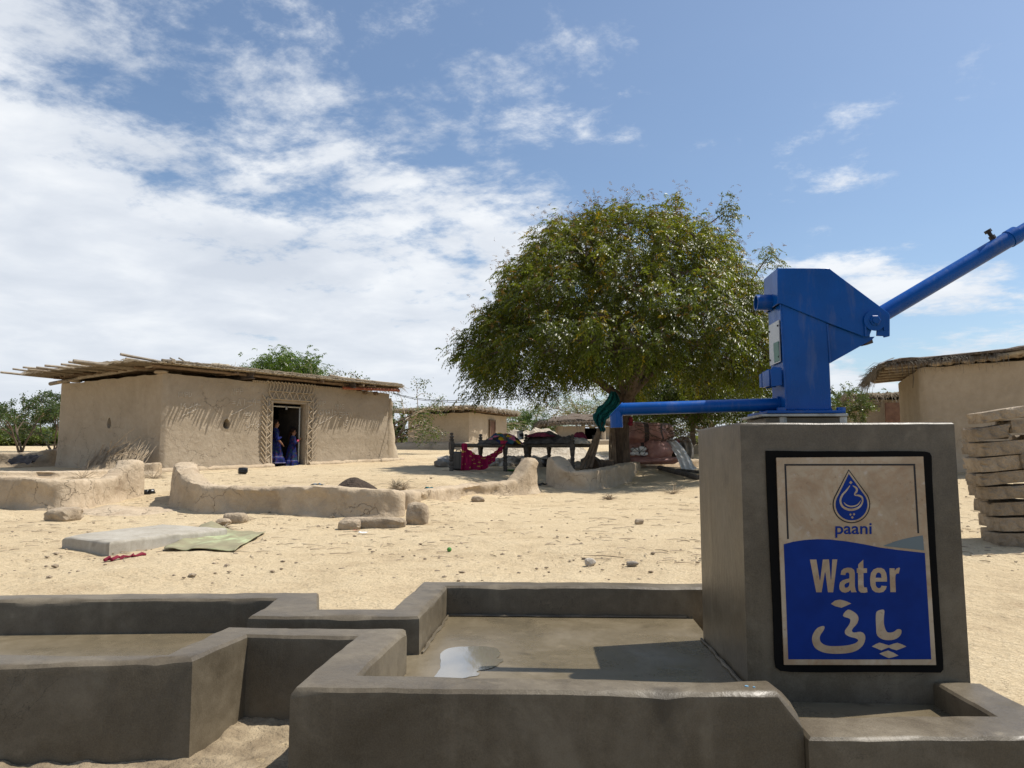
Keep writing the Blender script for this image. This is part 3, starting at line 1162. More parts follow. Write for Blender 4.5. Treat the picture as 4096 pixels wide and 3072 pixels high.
flat_hole(a_out, a_hole, YF - .0008, mb)
flat([(752, 884), (787, 852), (788, 912), (813, 912), (813, 944), (788, 944), (789, 1030), (794, 1045), (812, 1046), (816, 1078), (795, 1083), (770, 1081), (755, 1068), (751, 1045), (750, 944), (742, 944), (742, 912), (752, 912)], YF - .0008, .0006, mb)
e_out = [(952, 1005), (952, 975), (946, 943), (932, 919), (912, 909), (884, 909), (858, 920), (840, 945), (834, 985), (837, 1030), (849, 1061), (870, 1078), (899, 1082), (927, 1076), (944, 1058), (951, 1036), (914, 1033), (908, 1046), (897, 1051), (882, 1045), (874, 1030), (872, 1005)]
e_hole = [(873, 978), (914, 978), (911, 955), (903, 943), (891, 941), (880, 948), (874, 962)]
flat_hole(e_out, e_hole, YF - .0008, mb)
flat([(970, 912), (1005, 912), (1006, 932), (1018, 914), (1036, 907), (1043, 910), (1034, 948), (1021, 948), (1012, 958), (1010, 985), (1014, 1078), (976, 1078)], YF - .0008, .0006, mb)
# the same word in Urdu
flat(smooth_poly([(680, 1200), (730, 1222), (753, 1255), (745, 1295), (715, 1330), (708, 1350), (725, 1360), (770, 1355), (797, 1375), (800, 1410), (780, 1455), (730, 1490), (660, 1505), (570, 1507), (500, 1495), (450, 1465), (430, 1415), (437, 1370), (465, 1330), (500, 1315), (517, 1320), (510, 1345), (485, 1385), (490, 1425), (530, 1450), (590, 1455), (670, 1450), (730, 1435), (752, 1415), (735, 1400), (690, 1388), (662, 1370), (660, 1345), (685, 1310), (697, 1280), (690, 1262), (645, 1243)], 3), YF - .0008, .0006, mb)
flat(smooth_poly([(875, 1235), (890, 1208), (932, 1202), (931, 1250), (931, 1300), (945, 1345), (965, 1360), (1000, 1355), (1025, 1337), (1050, 1340), (1052, 1365), (1030, 1395), (985, 1412), (925, 1408), (885, 1380), (877, 1330)], 3), YF - .0008, .0006, mb)
flat([(562, 1160), (590, 1137), (625, 1130), (665, 1140), (703, 1157), (675, 1170), (635, 1187), (590, 1176)], YF - .0008, .0006, mb)
flat([(847, 1457), (875, 1440), (900, 1430), (935, 1440), (965, 1449), (1000, 1437), (1025, 1431), (1060, 1443), (1087, 1457), (1050, 1472), (1020, 1483), (985, 1474), (965, 1464), (940, 1473), (912, 1484), (880, 1470)], YF - .0008, .0006, mb)
flat([(900, 1507), (930, 1494), (960, 1485), (1000, 1501), (1032, 1520), (1000, 1530), (965, 1538), (930, 1523)], YF - .0008, .0006, mb)
sign_part(mb, 'lettering', M['marble'], plate)

# ------------------------------------------------------------------ the hand pump
pump = thing('hand_pump', (1.0, 2.69, PZ), 'glossy blue iron lever hand pump bolted on top of the cement pedestal', 'hand pump')
YA, YB = 2.61, 2.765          # front and back plates of the casing


def q2(u, v_, y=YA):
    return at_y(2900 + u * .452, 1000 + v_ * .452, y)


def plate_xz(pts, y0, y1, mb):
    q = [q2(u, v_) for u, v_ in pts]
    mb.prism([V((p.x, y0, p.z)) for p in q], (0, y1 - y0, 0))


def bevel_obj(o, w_=.003, seg=2):
    b = o.modifiers.new('edge', 'BEVEL')
    b.width = w_
    b.segments = seg
    b.limit_method = 'ANGLE'
    b.angle_limit = .6
    return o


mb = MB()
plate_xz([(492, 470), (905, 640), (928, 1000), (946, 1412), (541, 1412)], YA, YB, mb)
body = bevel_obj(part(mb, 'casing', M['blue'], pump, .3), .004)
mb = MB()
plate_xz([(902, 648), (1230, 770), (1330, 765), (1308, 790), (931, 1002)], YA + .004, YA + .012, mb)
plate_xz([(902, 648), (1230, 770), (1330, 765), (1308, 790), (931, 1002)], YB - .012, YB - .004, mb)
plate_xz([(928, 985), (1285, 790), (1308, 790), (931, 1002)], YA + .013, YB - .013, mb)
part(mb, 'gusset', M['blue'], pump, .3)
mb = MB()
plate_xz([(468, 165), (915, 165), (1020, 245), (1445, 562), (1452, 590), (1452, 765), (1400, 777), (1398, 764), (1335, 762), (1338, 700), (1300, 690), (1270, 768), (1220, 768), (905, 648), (490, 478), (470, 478)], YA - .007, YA, mb)
plate_xz([(468, 165), (915, 165), (1020, 245), (1445, 562), (1452, 590), (1452, 765), (1400, 777), (1335, 762), (1220, 768), (905, 648), (490, 478), (470, 478)], YB, YB + .007, mb)
# roof sheet and end sheet of the lid
roof_line = [(468, 165), (915, 165), (1020, 245), (1445, 562), (1452, 600)]
for (a, b) in zip(roof_line[:-1], roof_line[1:]):
    pa, pb = q2(*a), q2(*b)
    d_ = (pb - pa).normalized()
    n_ = V((-d_.z, 0, d_.x)) * -.006
    mb.prism([V((pa.x, YA - .0068, pa.z)), V((pb.x, YA - .0068, pb.z)), V((pb.x, YB + .0068, pb.z)), V((pa.x, YB + .0068, pa.z))], n_)
pa, pb = q2(468, 165), q2(470, 478)
mb.prism([V((pa.x - .004, YA - .0072, pa.z + .001)), V((pa.x - .004, YB + .0072, pa.z + .001)), V((pb.x - .004, YB + .0072, pb.z)), V((pb.x - .004, YA - .0072, pb.z))], (.006, 0, 0))
bevel_obj(part(mb, 'lid', M['blue'], pump, .3), .0018)
# keyhole slot cut for the fulcrum, with its nut and bearing collar
piv = q2(1310, 630)
mb = MB()
mb.lathe(V((piv.x, YA - .009, piv.z)), [(.029, -.001), (.036, -.001), (.038, .006), (.031, .006)], 28, axis=Matrix.Rotation(math.pi / 2, 3, 'X'))
mb.box((piv.x - .033, YA - .0105, piv.z - .03), (.006, .005, .055))
mb.box((piv.x + .034, YA - .0105, piv.z - .018), (.006, .005, .035))
part(mb, 'bearing_collar', M['blue'], pump, .5)
mb = MB()
mb.lathe(V((piv.x, YA - .0085, piv.z)), [(.0295, 0), (.0295, .0012)], 28, axis=Matrix.Rotation(math.pi / 2, 3, 'X'))
part(mb, 'bearing_recess', M['black'], pump)
mb = MB()
ax = Matrix.Rotation(math.pi / 2, 3, 'X')
mb.lathe(V((piv.x, YA - .009, piv.z)), [(.020, 0), (.020, .010), (.017, .012)], 6, axis=ax)
mb.lathe(V((piv.x, YA - .020, piv.z)), [(.012, 0), (.012, .006)], 14, axis=ax)
part(mb, 'fulcrum_nut', M['blue'], pump, .4)
mb = MB()
a, b = q2(1255, 815), q2(1310, 790)
mb.box((.5 * (a.x + b.x), YA + .03, .5 * (a.z + b.z)), (.024, .05, .02), Matrix.Rotation(-.2, 3, 'Y'))
part(mb, 'stop_lug', M['rust'], pump, .3)
# handle
YH = .5 * (YA + YB)
h0, h1 = at_y(3557, 1240, YH), at_y(3951, 1007, YH)
hd = (h1 - h0).normalized()
hstart = h0 - hd * .055
hend = at_y(4062, 941, YH)
mb = MB()
tube_n = 28
mb.tube([hstart, hend], .0305, tube_n)
handle = part(mb, 'handle', M['blue'], pump, .5)
mb = MB()
mb.tube([hend - hd * .03, hend + hd * .004], .0335, tube_n)
mb.tube([hend, hend + hd * .42], .0245, tube_n)
part(mb, 'handle_extension', M['blue'], handle, .5, root=pump)
bp_ = at_y(3975, 958, YH)
up_ = V((-hd.z, 0, hd.x))
mb = MB()
ro = hd.to_track_quat('Z', 'Y')
bb = h0 + hd * ((bp_ - h0).dot(hd))
mb.tube([bb + up_ * .028, bb + up_ * .044], .0115, 6)
mb.tube([bb + up_ * .044, bb + up_ * .058], .007, 10)
mb.tube([bb + up_ * .058, bb + up_ * .070], .0125, 6)
part(mb, 'locking_bolt', M['ink'], handle, .4, root=pump)
# spout with mitred elbow
s0, s1 = at_y(3118, 1617, YH), at_y(2464, 1638, YH)
r_ = .0238
sd = (s1 - s0).normalized()
dn = V((.03, 0, -1)).normalized()
mb = MB()
n = 26


def ell_ring(c, d, r, cut=None):
    a = d.orthogonal().normalized()
    b = d.cross(a)
    o = []
    for k in range(n):
        p = c + (a * math.cos(2 * math.pi * k / n) + b * math.sin(2 * math.pi * k / n)) * r
        if cut is not None:
            nn_ = cut
            p = p - d * ((p - c).dot(nn_) / d.dot(nn_))
        o.append(p)
    return o


cutn = (sd - dn).normalized()
ra = ell_ring(s0, sd, r_)
rb = ell_ring(s1, sd, r_, cutn)
mb.add(ra + rb, [(k, (k + 1) % n, n + (k + 1) % n, n + k) for k in range(n)])
spout = part(mb, 'spout', M['blue'], pump, .5)
mb = MB()
end = s1 + dn * .068
# leg: project the mitre ring down along dn
rc = [p + dn * (.068 - (p - s1).dot(dn)) for p in rb]
mb.add(rb + rc, [(k, (k + 1) % n, n + (k + 1) % n, n + k) for k in range(n)])
rci = [end + (p - end) * .86 for p in rc]
rdi = [p - dn * .05 for p in rci]
mb.add(rc + rci + rdi, [(k, (k + 1) % n, n + (k + 1) % n, n + k) for k in range(n)] + [(n + k, n + (k + 1) % n, 2 * n + (k + 1) % n, 2 * n + k) for k in range(n)])
part(mb, 'spout_elbow', M['blue'], spout, .5, root=pump)
mb = MB()
for k in range(8):
    p = rb[k]
wl = [rb[(k + 0) % n] + (rb[(k + 0) % n] - s1).normalized() * .0005 for k in range(n)] + [rb[0]]
mb.tube(wl, .0022, 5)
part(mb, 'weld_bead', M['blue'], spout, .5, root=pump)
mb = MB()
mb.tube([s0 + sd * .012, s0 - sd * .012], .030, 20)
part(mb, 'spout_collar', M['blue'], pump, .5)
# flanges and bolts
fx0, fx1 = at_y(3066, 1642, 2.56).x, at_y(3388, 1642, 2.56).x
fzt = at_y(3200, 1641, 2.56).z
for nm, x0, x1, y0, y1, zt, th, mt in (('flange', fx0 + .004, fx1 - .002, 2.565, 2.825, fzt, .010, 'blue'), ('flange', fx0 - .018, fx1 + .002, 2.555, 2.83, fzt - .0125, .010, 'steel'), ('flange', fx0 + .0, fx1 - .012, 2.57, 2.82, fzt - .025, .026, 'cement')):
    mb = MB()
    mb.box(((x0 + x1) / 2, (y0 + y1) / 2, zt - th / 2), (x1 - x0, y1 - y0, th))
    bevel_obj(part(mb, nm, M[mt], pump, .3), .002)
for x in (q2(477, 1400).x, q2(1000, 1400).x):
    for y in (2.585, 2.80):
        mb = MB()
        mb.tube([(x, y, fzt - .001), (x, y, fzt + .011)], .0155, 6)
        bo = part(mb, 'bolt', M['blue'], pump, .4)
        mb = MB()
        mb.tube([(x, y, fzt - .045), (x, y, fzt - .024)], .016, 6)
        part(mb, 'bolt_end', M['steel'], pump, .4)
        if y < 2.6:
            pass
for x in (q2(477, 1400).x, q2(1000, 1400).x):
    mb = MB()
    mb.tube([(x, 2.5745, fzt - .046), (x, 2.5745, fzt - .0235)], .0145, 6)
    part(mb, 'nut', M['steel'], pump, .4)
# round inspection stub and folded catch on the left face, riveted maker's plate
xl = q2(468, 420).x
zc = q2(468, 425).z
mb = MB()
outer = [(.030, 0), (.030, .055), (.0255, .055), (.0255, .004)]
ry = Matrix.Rotation(-math.pi / 2, 3, 'Y')
mb.lathe(V((xl - .003, YH + .0, zc)), outer, 26, axis=ry)
part(mb, 'rod_stub', M['blue'], pump, .5)
xb = q2(500, 800).x
mb = MB()
z0, z1 = q2(500, 985).z, q2(490, 612).z
xbt, xbb = q2(494, 612).x, q2(506, 985).x
mb.prism([V((xbb - .004, YA + .012, z0)), V((xbb - .004, YB - .02, z0)), V((xbt - .004, YB - .02, z1)), V((xbt - .004, YA + .012, z1))], (.003, 0, 0))
npl = part(mb, 'maker_plate', pmat('plate_enamel', (.30, .33, .36), (.40, .43, .45), rough=.25, bump=0), pump, .3)
mb = MB()
zt, zb = q2(500, 800).z, q2(500, 975).z
mb.prism([V((xbb - .0052, YA + .016, zb)), V((xbb - .0052, YA + .075, zb)), V((xbb - .0065, YA + .075, zt)), V((xbb - .0065, YA + .016, zt))], (.001, 0, 0))
part(mb, 'sticker', pmat('green_sticker', (.05, .13, .12), (.09, .20, .16), rough=.4, bump=0), npl, None, root=pump)
for (yy, zz_) in ((YA + .022, z1 - .02), (YB - .03, z1 - .025), (YA + .022, z0 + .02), (YB - .03, z0 + .02)):
    mb = MB()
    mb.lathe(V((xbb - .0045 + (zz_ - z0) / (z1 - z0) * (xbt - xbb), yy, zz_)), [(.004, 0), (.003, .003), (0.0005, .004)], 8, axis=ry)
    part(mb, 'rivet', M['ink'], npl, .5, root=pump)
mb = MB()
zc0, zc1 = q2(515, 1195).z, q2(515, 1030).z
for yy in (YA + .004, YH - .004):
    mb.prism([V((xbb - .001, yy, zc0)), V((xbb - .040, yy, zc0 - .006)), V((xbb - .042, yy, zc1 - .012)), V((xbb - .030, yy, zc1)), V((xbb - .001, yy, zc1 - .004))], (0, .005, 0))
mb.box((xbb - .042, (YA + YB) / 2 - .02, (zc0 + zc1) / 2 - .005), (.005, .085, .060))
mb.box((xbb - .042, YB - .03, (zc0 + zc1) / 2 - .005), (.0048, .03, .052))
bevel_obj(part(mb, 'catch', M['blue'], pump, .3), .002)
for (u0, v0, u1, v1) in ((905, 655, 930, 998), (541, 1411, 946, 1411), (490, 480, 541, 1408)):
    a, b = q2(u0, v0), q2(u1, v1)
    k = max(6, int((b - a).length / .008))
    mb = MB()
    mb.tube([V((a.x, YA - .0005, a.z)).lerp(V((b.x, YA - .0005, b.z)), i / k) + V((RND.uniform(-.0006, .0006), 0, RND.uniform(-.0006, .0006))) for i in range(k + 1)], [RND.uniform(.0022, .0042) for _ in range(k + 1)], 6)
    part(mb, 'weld_bead', M['blue'], pump, .9)

# ------------------------------------------------------------------ mud houses
def fbm(p, oct_=3):
    s_, a_ = 0, 1
    for i in range(oct_):
        s_ += a_ * noise.noise(p)
        p = p * 2.1 + V((3.3, 1.7, 5.1))
        a_ *= .5
    return s_


class Frame:
    """plan frame of a house: origin at the near front corner, a along the front, b towards the back"""
    def __init__(s, C0, C1, C2):
        s.o = V((C0[0], C0[1], 0))
        s.L = (V((C2[0], C2[1], 0)) - s.o).length
        s.Wd = (V((C1[0], C1[1], 0)) - s.o).length
        s.ea = (V((C2[0], C2[1], 0)) - s.o).normalized()
        s.eb = (V((C1[0], C1[1], 0)) - s.o).normalized()

    def p(s, a, b, z=0):
        q = s.o + s.ea * a + s.eb * b
        return V((q.x, q.y, z))


def house_wall(name, fr, zb, ztop, mat, parent, door=None, holes=(), thick=.3, step=.1, rough=.02, rootloc=None, sag=0.0, batter=.06, name_holes=None):
    """one closed mud wall round the house; the wall after the near corner (a axis) has the door"""
    L, Wd = fr.L, fr.Wd
    per = [('a', L), ('b2', Wd), ('a2', L), ('b', Wd)]
    st = []
    for side, ln in per:
        ss = set(np.round(np.linspace(0, ln, max(2, int(ln / step)) + 1)[:-1], 4))
        if side == 'a' and door:
            ss = {x for x in ss if min(abs(x - door[0]), abs(x - door[1])) > .03} | {door[0], door[1]}
        for x in sorted(ss):
            st.append((side, x, ln))
    zr = list(np.arange(zb - .35, ztop + .001, step))
    zr[-1] = ztop
    if door:
        zr = sorted({z for z in zr if abs(z - door[2]) > .03} | {door[2]})
    n_, m_ = len(st), len(zr)

    def base(side, x, ln):
        if side == 'a':
            return fr.p(x, 0), -fr.eb
        if side == 'b2':
            return fr.p(L, x), fr.ea
        if side == 'a2':
            return fr.p(L - x, Wd), fr.eb
        return fr.p(0, Wd - x), -fr.ea

    na, nb = V((fr.ea.y, -fr.ea.x, 0)), V((fr.eb.y, -fr.eb.x, 0))
    outv, inv = [], []
    for side, x, ln in st:
        p0, nrm = base(side, x, ln)
        nrm = V((fr.ea.y, -fr.ea.x, 0)) if side in ('a', 'a2') else V((fr.eb.y, -fr.eb.x, 0))
        if nrm.dot(base(side, x, ln)[1]) < 0:
            nrm = -nrm
        dc = min(x, ln - x)
        rc = .09
        pull = (max(0, rc - dc) ** 2 / rc) * .8
        for z in zr:
            q = V((p0.x, p0.y, z))
            h = (z - zb) / (ztop - zb)
            d = rough * fbm(q * .9, 4) * 1.6 - pull
            d += batter * max(0, 1 - h / .35) ** 2
            zt = z
            if z == ztop:
                zt = z + .03 * fbm(q * 2.0, 2) - sag * (1 if side in ('b',) else 0)
            outv.append(V((p0.x + nrm.x * d, p0.y + nrm.y * d, zt)))
            # inner face, kept clear of the corners
            inx = nrm * -thick
            tx = V((0, 0, 0))
            if dc < thick:
                mid = (fr.p(L / 2, Wd / 2) - p0)
                along = fr.ea if side in ('a', 'a2') else fr.eb
                sg = 1 if mid.dot(along) > 0 else -1
                tx = along * sg * (thick - dc)
            inv.append(V((p0.x + inx.x + tx.x, p0.y + inx.y + tx.y, zt)))
    def closed(i, j):
        side, x, ln = st[i]
        x2 = st[(i + 1) % n_][1] if st[(i + 1) % n_][0] == side else ln
        xm, zm = (x + x2) / 2, (zr[j] + zr[j + 1]) / 2
        if side == 'a' and door and door[0] - 1e-4 < xm < door[1] + 1e-4 and zm < door[2]:
            return False
        for (hs, hx, hz, hw, hh) in holes:
            if side == hs and ((xm - hx) / hw) ** 2 + ((zm - hz) / hh) ** 2 < 1:
                return False
        return True
    N = n_ * m_
    fs, fm_ = [], []
    dark_in = set()
    cl = [[closed(i, j) for j in range(m_ - 1)] for i in range(n_)]
    for i in range(n_):
        i2 = (i + 1) % n_
        for j in range(m_ - 1):
            a, b, c, d = i * m_ + j, i2 * m_ + j, i2 * m_ + j + 1, i * m_ + j + 1
            if cl[i][j]:
                fs.append((a, b, c, d))
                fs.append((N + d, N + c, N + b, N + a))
                dark_in.add(len(fs) - 1)  # inner faces take the near-black, the room's shade put into the colour
                if j == m_ - 2:
                    fs.append((d, c, N + c, N + d))
            else:
                if cl[(i - 1) % n_][j]:
                    fs.append((a, d, N + d, N + a))
                if cl[i2][j]:
                    fs.append((b, N + b, N + c, c))
                if j + 1 < m_ - 1 and cl[i][j + 1]:
                    fs.append((d, c, N + c, N + d))
                if j > 0 and cl[i][j - 1]:
                    fs.append((a, N + a, N + b, b))
    mb = MB()
    mb.add(outv + inv, fs)
    mb.m = [1 if i in dark_in else 0 for i in range(len(fs))]
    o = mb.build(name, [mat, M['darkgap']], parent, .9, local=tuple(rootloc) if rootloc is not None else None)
    return o


def stick(mb, a, b, r, bend=.02, n=6, nodes=0, seg=None, taper=.85):
    a, b = V(a), V(b)
    L = (b - a).length
    k = seg or max(2, int(L / .5))
    pts, rr = [], []
    off = V([RND.uniform(-1, 1) for _ in range(3)])
    for i in range(k + 1):
        t_ = i / k
        p = a.lerp(b, t_) + off * bend * math.sin(math.pi * t_) + V([RND.uniform(-1, 1) for _ in range(3)]) * bend * .2
        pts.append(p)
        rr.append(r * (1 - (1 - taper) * t_) * (1.0 + (RND.uniform(.0, .14) if nodes and i % 2 else 0)))
    mb.tube(pts, rr, n)


def fringe(mb, fn, count, lmin, lmax, r, spread_=.25, droop=.3, n=3):
    """loose straws: fn() gives a root and an outward direction"""
    for _ in range(count):
        p, d = fn()
        L = RND.uniform(lmin, lmax)
        d = (d + V([RND.uniform(-1, 1) for _ in range(3)]) * spread_).normalized()
        q1 = p + d * L * .5
        q2_ = p + d * L + V((0, 0, -droop * L * RND.random()))
        mb.tube([p - d * L * .3, q1, q2_], [r, r * .8, r * .4], n, caps=False)


def mat_slab(mb, fr, a0, a1, b0, b1, zf, thick, na, nb, rough=.03, seed=0, wav=.03):
    """reed and mud roof sheet with an uneven edge"""
    def pt(i, j, top):
        a = a0 + (a1 - a0) * i / na
        b = b0 + (b1 - b0) * j / nb
        e = V((a * 1.3 + seed, b * 1.3, 1))
        if i in (0, na):
            a += wav * noise.noise(e * 2.7) * 2
        if j in (0, nb):
            b += wav * noise.noise(e * 2.3 + V((4, 0, 0))) * 2
        z = zf(a, b) + (thick if top else 0) + rough * fbm(e, 3) * (1 if top else .3)
        if top and (i in (0, na) or j in (0, nb)):
            z -= thick * .45
        return fr.p(a, b, z)
    o = []
    for top in (0, 1):
        for i in range(na + 1):
            for j in range(nb + 1):
                o.append(pt(i, j, top))
    K = (na + 1) * (nb + 1)
    fs = []
    for i in range(na):
        for j in range(nb):
            a = i * (nb + 1) + j
            fs.append((a, a + 1, a + nb + 2, a + nb + 1))
            fs.append((K + a, K + a + nb + 1, K + a + nb + 2, K + a + 1))
    for i in range(na):
        for j in (0, nb):
            a = i * (nb + 1) + j
            fs.append((a, a + nb + 1, K + a + nb + 1, K + a))
    for j in range(nb):
        for i in (0, na):
            a = i * (nb + 1) + j
            fs.append((a, a + 1, K + a + 1, K + a))
    mb.add(o, fs)


# ---- the large house on the left
H0, H1, H2 = at(639, 1888, 18.7), at(220, 1866, 21.5), at(1558, 1840, 24.9)
fr = Frame(H0, H1, H2)
ZT = 3.06
house = thing('mud_house', fr.p(0, 0, .4), 'large mud house with bamboo pole roof and carved doorway where two girls stand', 'house')
RL = house.location
dA = on_line(1087, H0, H2) * fr.L
dB = on_line(1219, H0, H2) * fr.L
dtop = (at(700, 1612, 1) - EYE).z / (at(700, 1612, 1) - EYE).length
pd = fr.p((dA + dB) / 2, 0)
dd_ = (pd - V((0, 0, 0))).dot(V((FW.x, FW.y, 0)).normalized())
DZ = at(1150, 1614, dd_ / math.cos(PITCH) * 1.0).z
va = on_line(900, H0, H2) * fr.L
vz = at(900, 1695, (fr.p(va, 0)).dot(FW)).z
vb = .5
hole_b = on_line(432, H0, H1)
vbx = fr.Wd - hole_b * fr.Wd
vzb = at(432, 1692, fr.p(0, hole_b * fr.Wd).dot(FW)).z
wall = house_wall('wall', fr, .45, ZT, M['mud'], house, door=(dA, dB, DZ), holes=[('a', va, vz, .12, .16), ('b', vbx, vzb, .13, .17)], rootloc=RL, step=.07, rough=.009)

for (hs, hx, hz_, px_) in (('a', va, vz, 900), ('b', vbx, vzb, 432)):
    mb = MB()
    k = 22
    rin, rout, bk = [], [], []
    for i in range(k):
        an = 2 * math.pi * i / k
        w1, h1 = (.105, .15)
        s1_ = 1 + .22 * noise.noise(V((math.cos(an) * 1.3, math.sin(an) * 1.3, px_)))
        du, dv = w1 * s1_ * math.cos(an) * (1 - .25 * math.sin(an)), h1 * s1_ * math.sin(an)
        for lst, f_, off in ((rin, 1, -.02), (rout, 1.9, .006), (bk, .9, .22)):
            if hs == 'a':
                lst.append(fr.p(hx + du * f_, off, hz_ + dv * f_) - V((fr.ea.y, -fr.ea.x, 0)) * 0)
            else:
                lst.append(fr.p(off, fr.Wd - hx + du * f_, hz_ + dv * f_))
    mb.add(rin + rout + bk, [(i, (i + 1) % k, k + (i + 1) % k, k + i) for i in range(k)] + [(i, (i + 1) % k, 2 * k + (i + 1) % k, 2 * k + i) for i in range(k)])
    part(mb, 'vent_rim', M['mud'], house, .9)

# broken buttress at the right end of the front
mb = MB()
pts = []
for i in range(15):
    t_ = i / 14
    z = .45 + t_ * 2.45
    w_ = .40 * (1 - t_) ** 1.5 + .07 + .05 * noise.noise(V((t_ * 6, 3, 1)))
    c = fr.p(fr.L - .02 + w_ * .35, .10, z)
    pts.append((c, w_))
rings = []
for c, w_ in pts:
    rings += [c + fr.ea * (w_ * math.cos(k * math.pi / 4)) + fr.eb * (.15 * math.sin(k * math.pi / 4)) + V([RND.uniform(-.03, .03) for _ in range(3)]) for k in range(8)]
mb.add(rings, [(i * 8 + k, i * 8 + (k + 1) % 8, (i + 1) * 8 + (k + 1) % 8, (i + 1) * 8 + k) for i in range(len(pts) - 1) for k in range(8)] + [tuple((len(pts) - 1) * 8 + k for k in range(8))])
part(mb, 'buttress', M['mud_pale'], house, .9)
# mud skirting along the foot of the front
mb = MB()
for a0, a1 in ((-.05, dA - .03), (dB + .06, fr.L + .5)):
    k = int((a1 - a0) / .16)
    mb.tube([fr.p(a0 + (a1 - a0) * i / k, -.12 + .05 * noise.noise(V((i * .5, 1, 2))), gz(*fr.p(a0 + (a1 - a0) * i / k, -.12)[:2]) + .0) for i in range(k + 1)], [.10 + .05 * noise.noise(V((i * .7, 0, 5))) for i in range(k + 1)], 7)
part(mb, 'skirting', M['mud_low'], house, .9)

# moulded plaster relief round the doorway
mb = MB()


def ridge(pts, r=.022):
    mb.tube([fr.p(a, -.028 + .0 - .010, z) for a, z in pts], r, 5)


zb0 = gz(*fr.p(dA, 0)[:2]) + .06
wL, wR = .30, .30
cell = .155
for side, x0, x1 in (('l', dA - .40, dA - .05), ('r', dB + .05, dB + .40)):
    inner = x1 if side == 'l' else x0
    outer = x0 if side == 'l' else x1
    midl = inner + (outer - inner) * .52
    ridge([(inner, zb0), (inner, DZ + .05)], .016)
    ridge([(midl, zb0), (midl, DZ + .12)], .018)
    z = zb0
    i = 0
    while z < DZ + .1:
        # zig-zag triangles between the two uprights
        a_, b_ = (inner, midl) if i % 2 == 0 else (midl, inner)
        ridge([(a_, z), (b_, z + cell)], .019)
        # slanted leaf strokes on the outside
        ridge([(midl, z), (outer, z + cell * 1.35)], .021)
        z += cell
        i += 1
# head of the surround
a0, a1 = dA - .40, dB + .40
zl = DZ + .10
for zz_, rr_ in ((zl, .018), (zl + .24, .018)):
    ridge([(a0 + .19, zz_), (a1 - .19, zz_)], rr_)
a = a0 + .2
i = 0
while a < a1 - .2:
    ridge([(a, zl + (.0 if i % 2 else .23)), (a + .12, zl + (.23 if i % 2 else .0))], .019)
    ridge([(a, zl + .25), (a + .05, zl + .36), (a + .04, zl + .46)], .022)
    a += .12
    i += 1
ridge([(a0 + .1 + k * .06, zl + .50 + (.035 if k % 2 else -.02)) for k in range(int((a1 - a0 - .2) / .06) + 1)], .020)
part(mb, 'plaster_relief', M['relief'], house, .9, kind='stuff')

# comb of small plaster teeth under the eave, above the doorway
mb = MB()
k = int((1.9 + a1 - a0) / .07)
for i in range(k):
    a = a0 - .3 + i * .07
    mb.box(fr.p(a, -.02, ZT + .01), (.035, .05, .06))
part(mb, 'eave_teeth', M['relief'], house, None, kind='stuff')

# metal door frame and leaf standing open inside
fb = .16
mb = MB()
gzd = gz(*fr.p((dA + dB) / 2, .1)[:2])
for pts in ([(dA + .03, gzd - .1), (dA + .03, DZ - .08)], [(dB - .10, gzd - .1), (dB - .10, DZ - .08)], [(dA - .0, DZ - .10), (dB - .06, DZ - .10)]):
    mb.tube([fr.p(a, fb, z) for a, z in pts], .026, 6)
mb.box(fr.p((dA + dB) / 2 - .02, fb - .03, DZ - .15), (.05, .03, .09))
part(mb, 'door_frame', M['steel'], house, .4)
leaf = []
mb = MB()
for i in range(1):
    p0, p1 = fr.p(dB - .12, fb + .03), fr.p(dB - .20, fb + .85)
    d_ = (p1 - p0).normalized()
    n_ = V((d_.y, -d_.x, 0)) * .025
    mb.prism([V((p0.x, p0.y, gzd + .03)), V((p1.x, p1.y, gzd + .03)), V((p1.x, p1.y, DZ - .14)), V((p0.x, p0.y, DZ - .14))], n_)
part(mb, 'door_leaf', M['darkgap'], house, .3)  # leaf coloured near-black too, so the doorway's darkness is painted on

# chalk sums scribbled on the plaster
def chalk(items):
    mb = MB()
    for a, z, s_, segs in items:
        for sg in segs:
            mb.tube([fr.p(a + u * s_, -.045 - rel(a + u * s_, z + v_ * s_), z + v_ * s_) for u, v_ in sg], .0055, 4)
    return part(mb, 'chalk_writing', M['chalk'], house, None, kind='stuff')


def rel(a, z):
    q = fr.p(a, 0, z)
    return .009 * fbm(V((q.x, q.y, z)) * .9, 4) * 1.6 - .015


G5 = [[(.6, 1), (.1, 1), (.05, .55), (.4, .6), (.6, .35), (.4, .05), (0, .1)]]
G1 = [[(.2, .8), (.35, 1), (.35, 0)]]
G4 = [[(.4, 1), (0, .4), (.6, .4)], [(.45, .7), (.45, 0)]]
GD = [[(0, 0), (0, 1), (.4, .85), (.5, .5), (.4, .15), (0, 0)]]
GG = [[(.6, .85), (.3, 1), (0, .5), (.3, 0), (.6, .2), (.6, .5), (.35, .5)]]
GM = [[(0, .5), (.5, .5)]]
GA = [[(0, 0), (.3, 1), (.6, 0)], [(.12, .4), (.48, .4)]]
GN = [[(0, 0), (0, 1), (.5, 0), (.5, 1)]]
GP = [[(0, 0), (0, 1), (.5, .9), (.5, .6), (0, .5)]]
GS = [[(0, -.2), (2.2, .9)]]
GE = [[(0, .6), (.5, .6)], [(0, .35), (.5, .35)]]
GAR = [[(0, .6), (.8, .7), (.8, .9), (1.2, .5), (.8, .2), (.8, .35), (0, .3)]]


def row(a, z, s_, gl, gap=.75):
    return [(a + i * s_ * gap, z + i * s_ * .07, s_, g_) for i, g_ in enumerate(gl)]


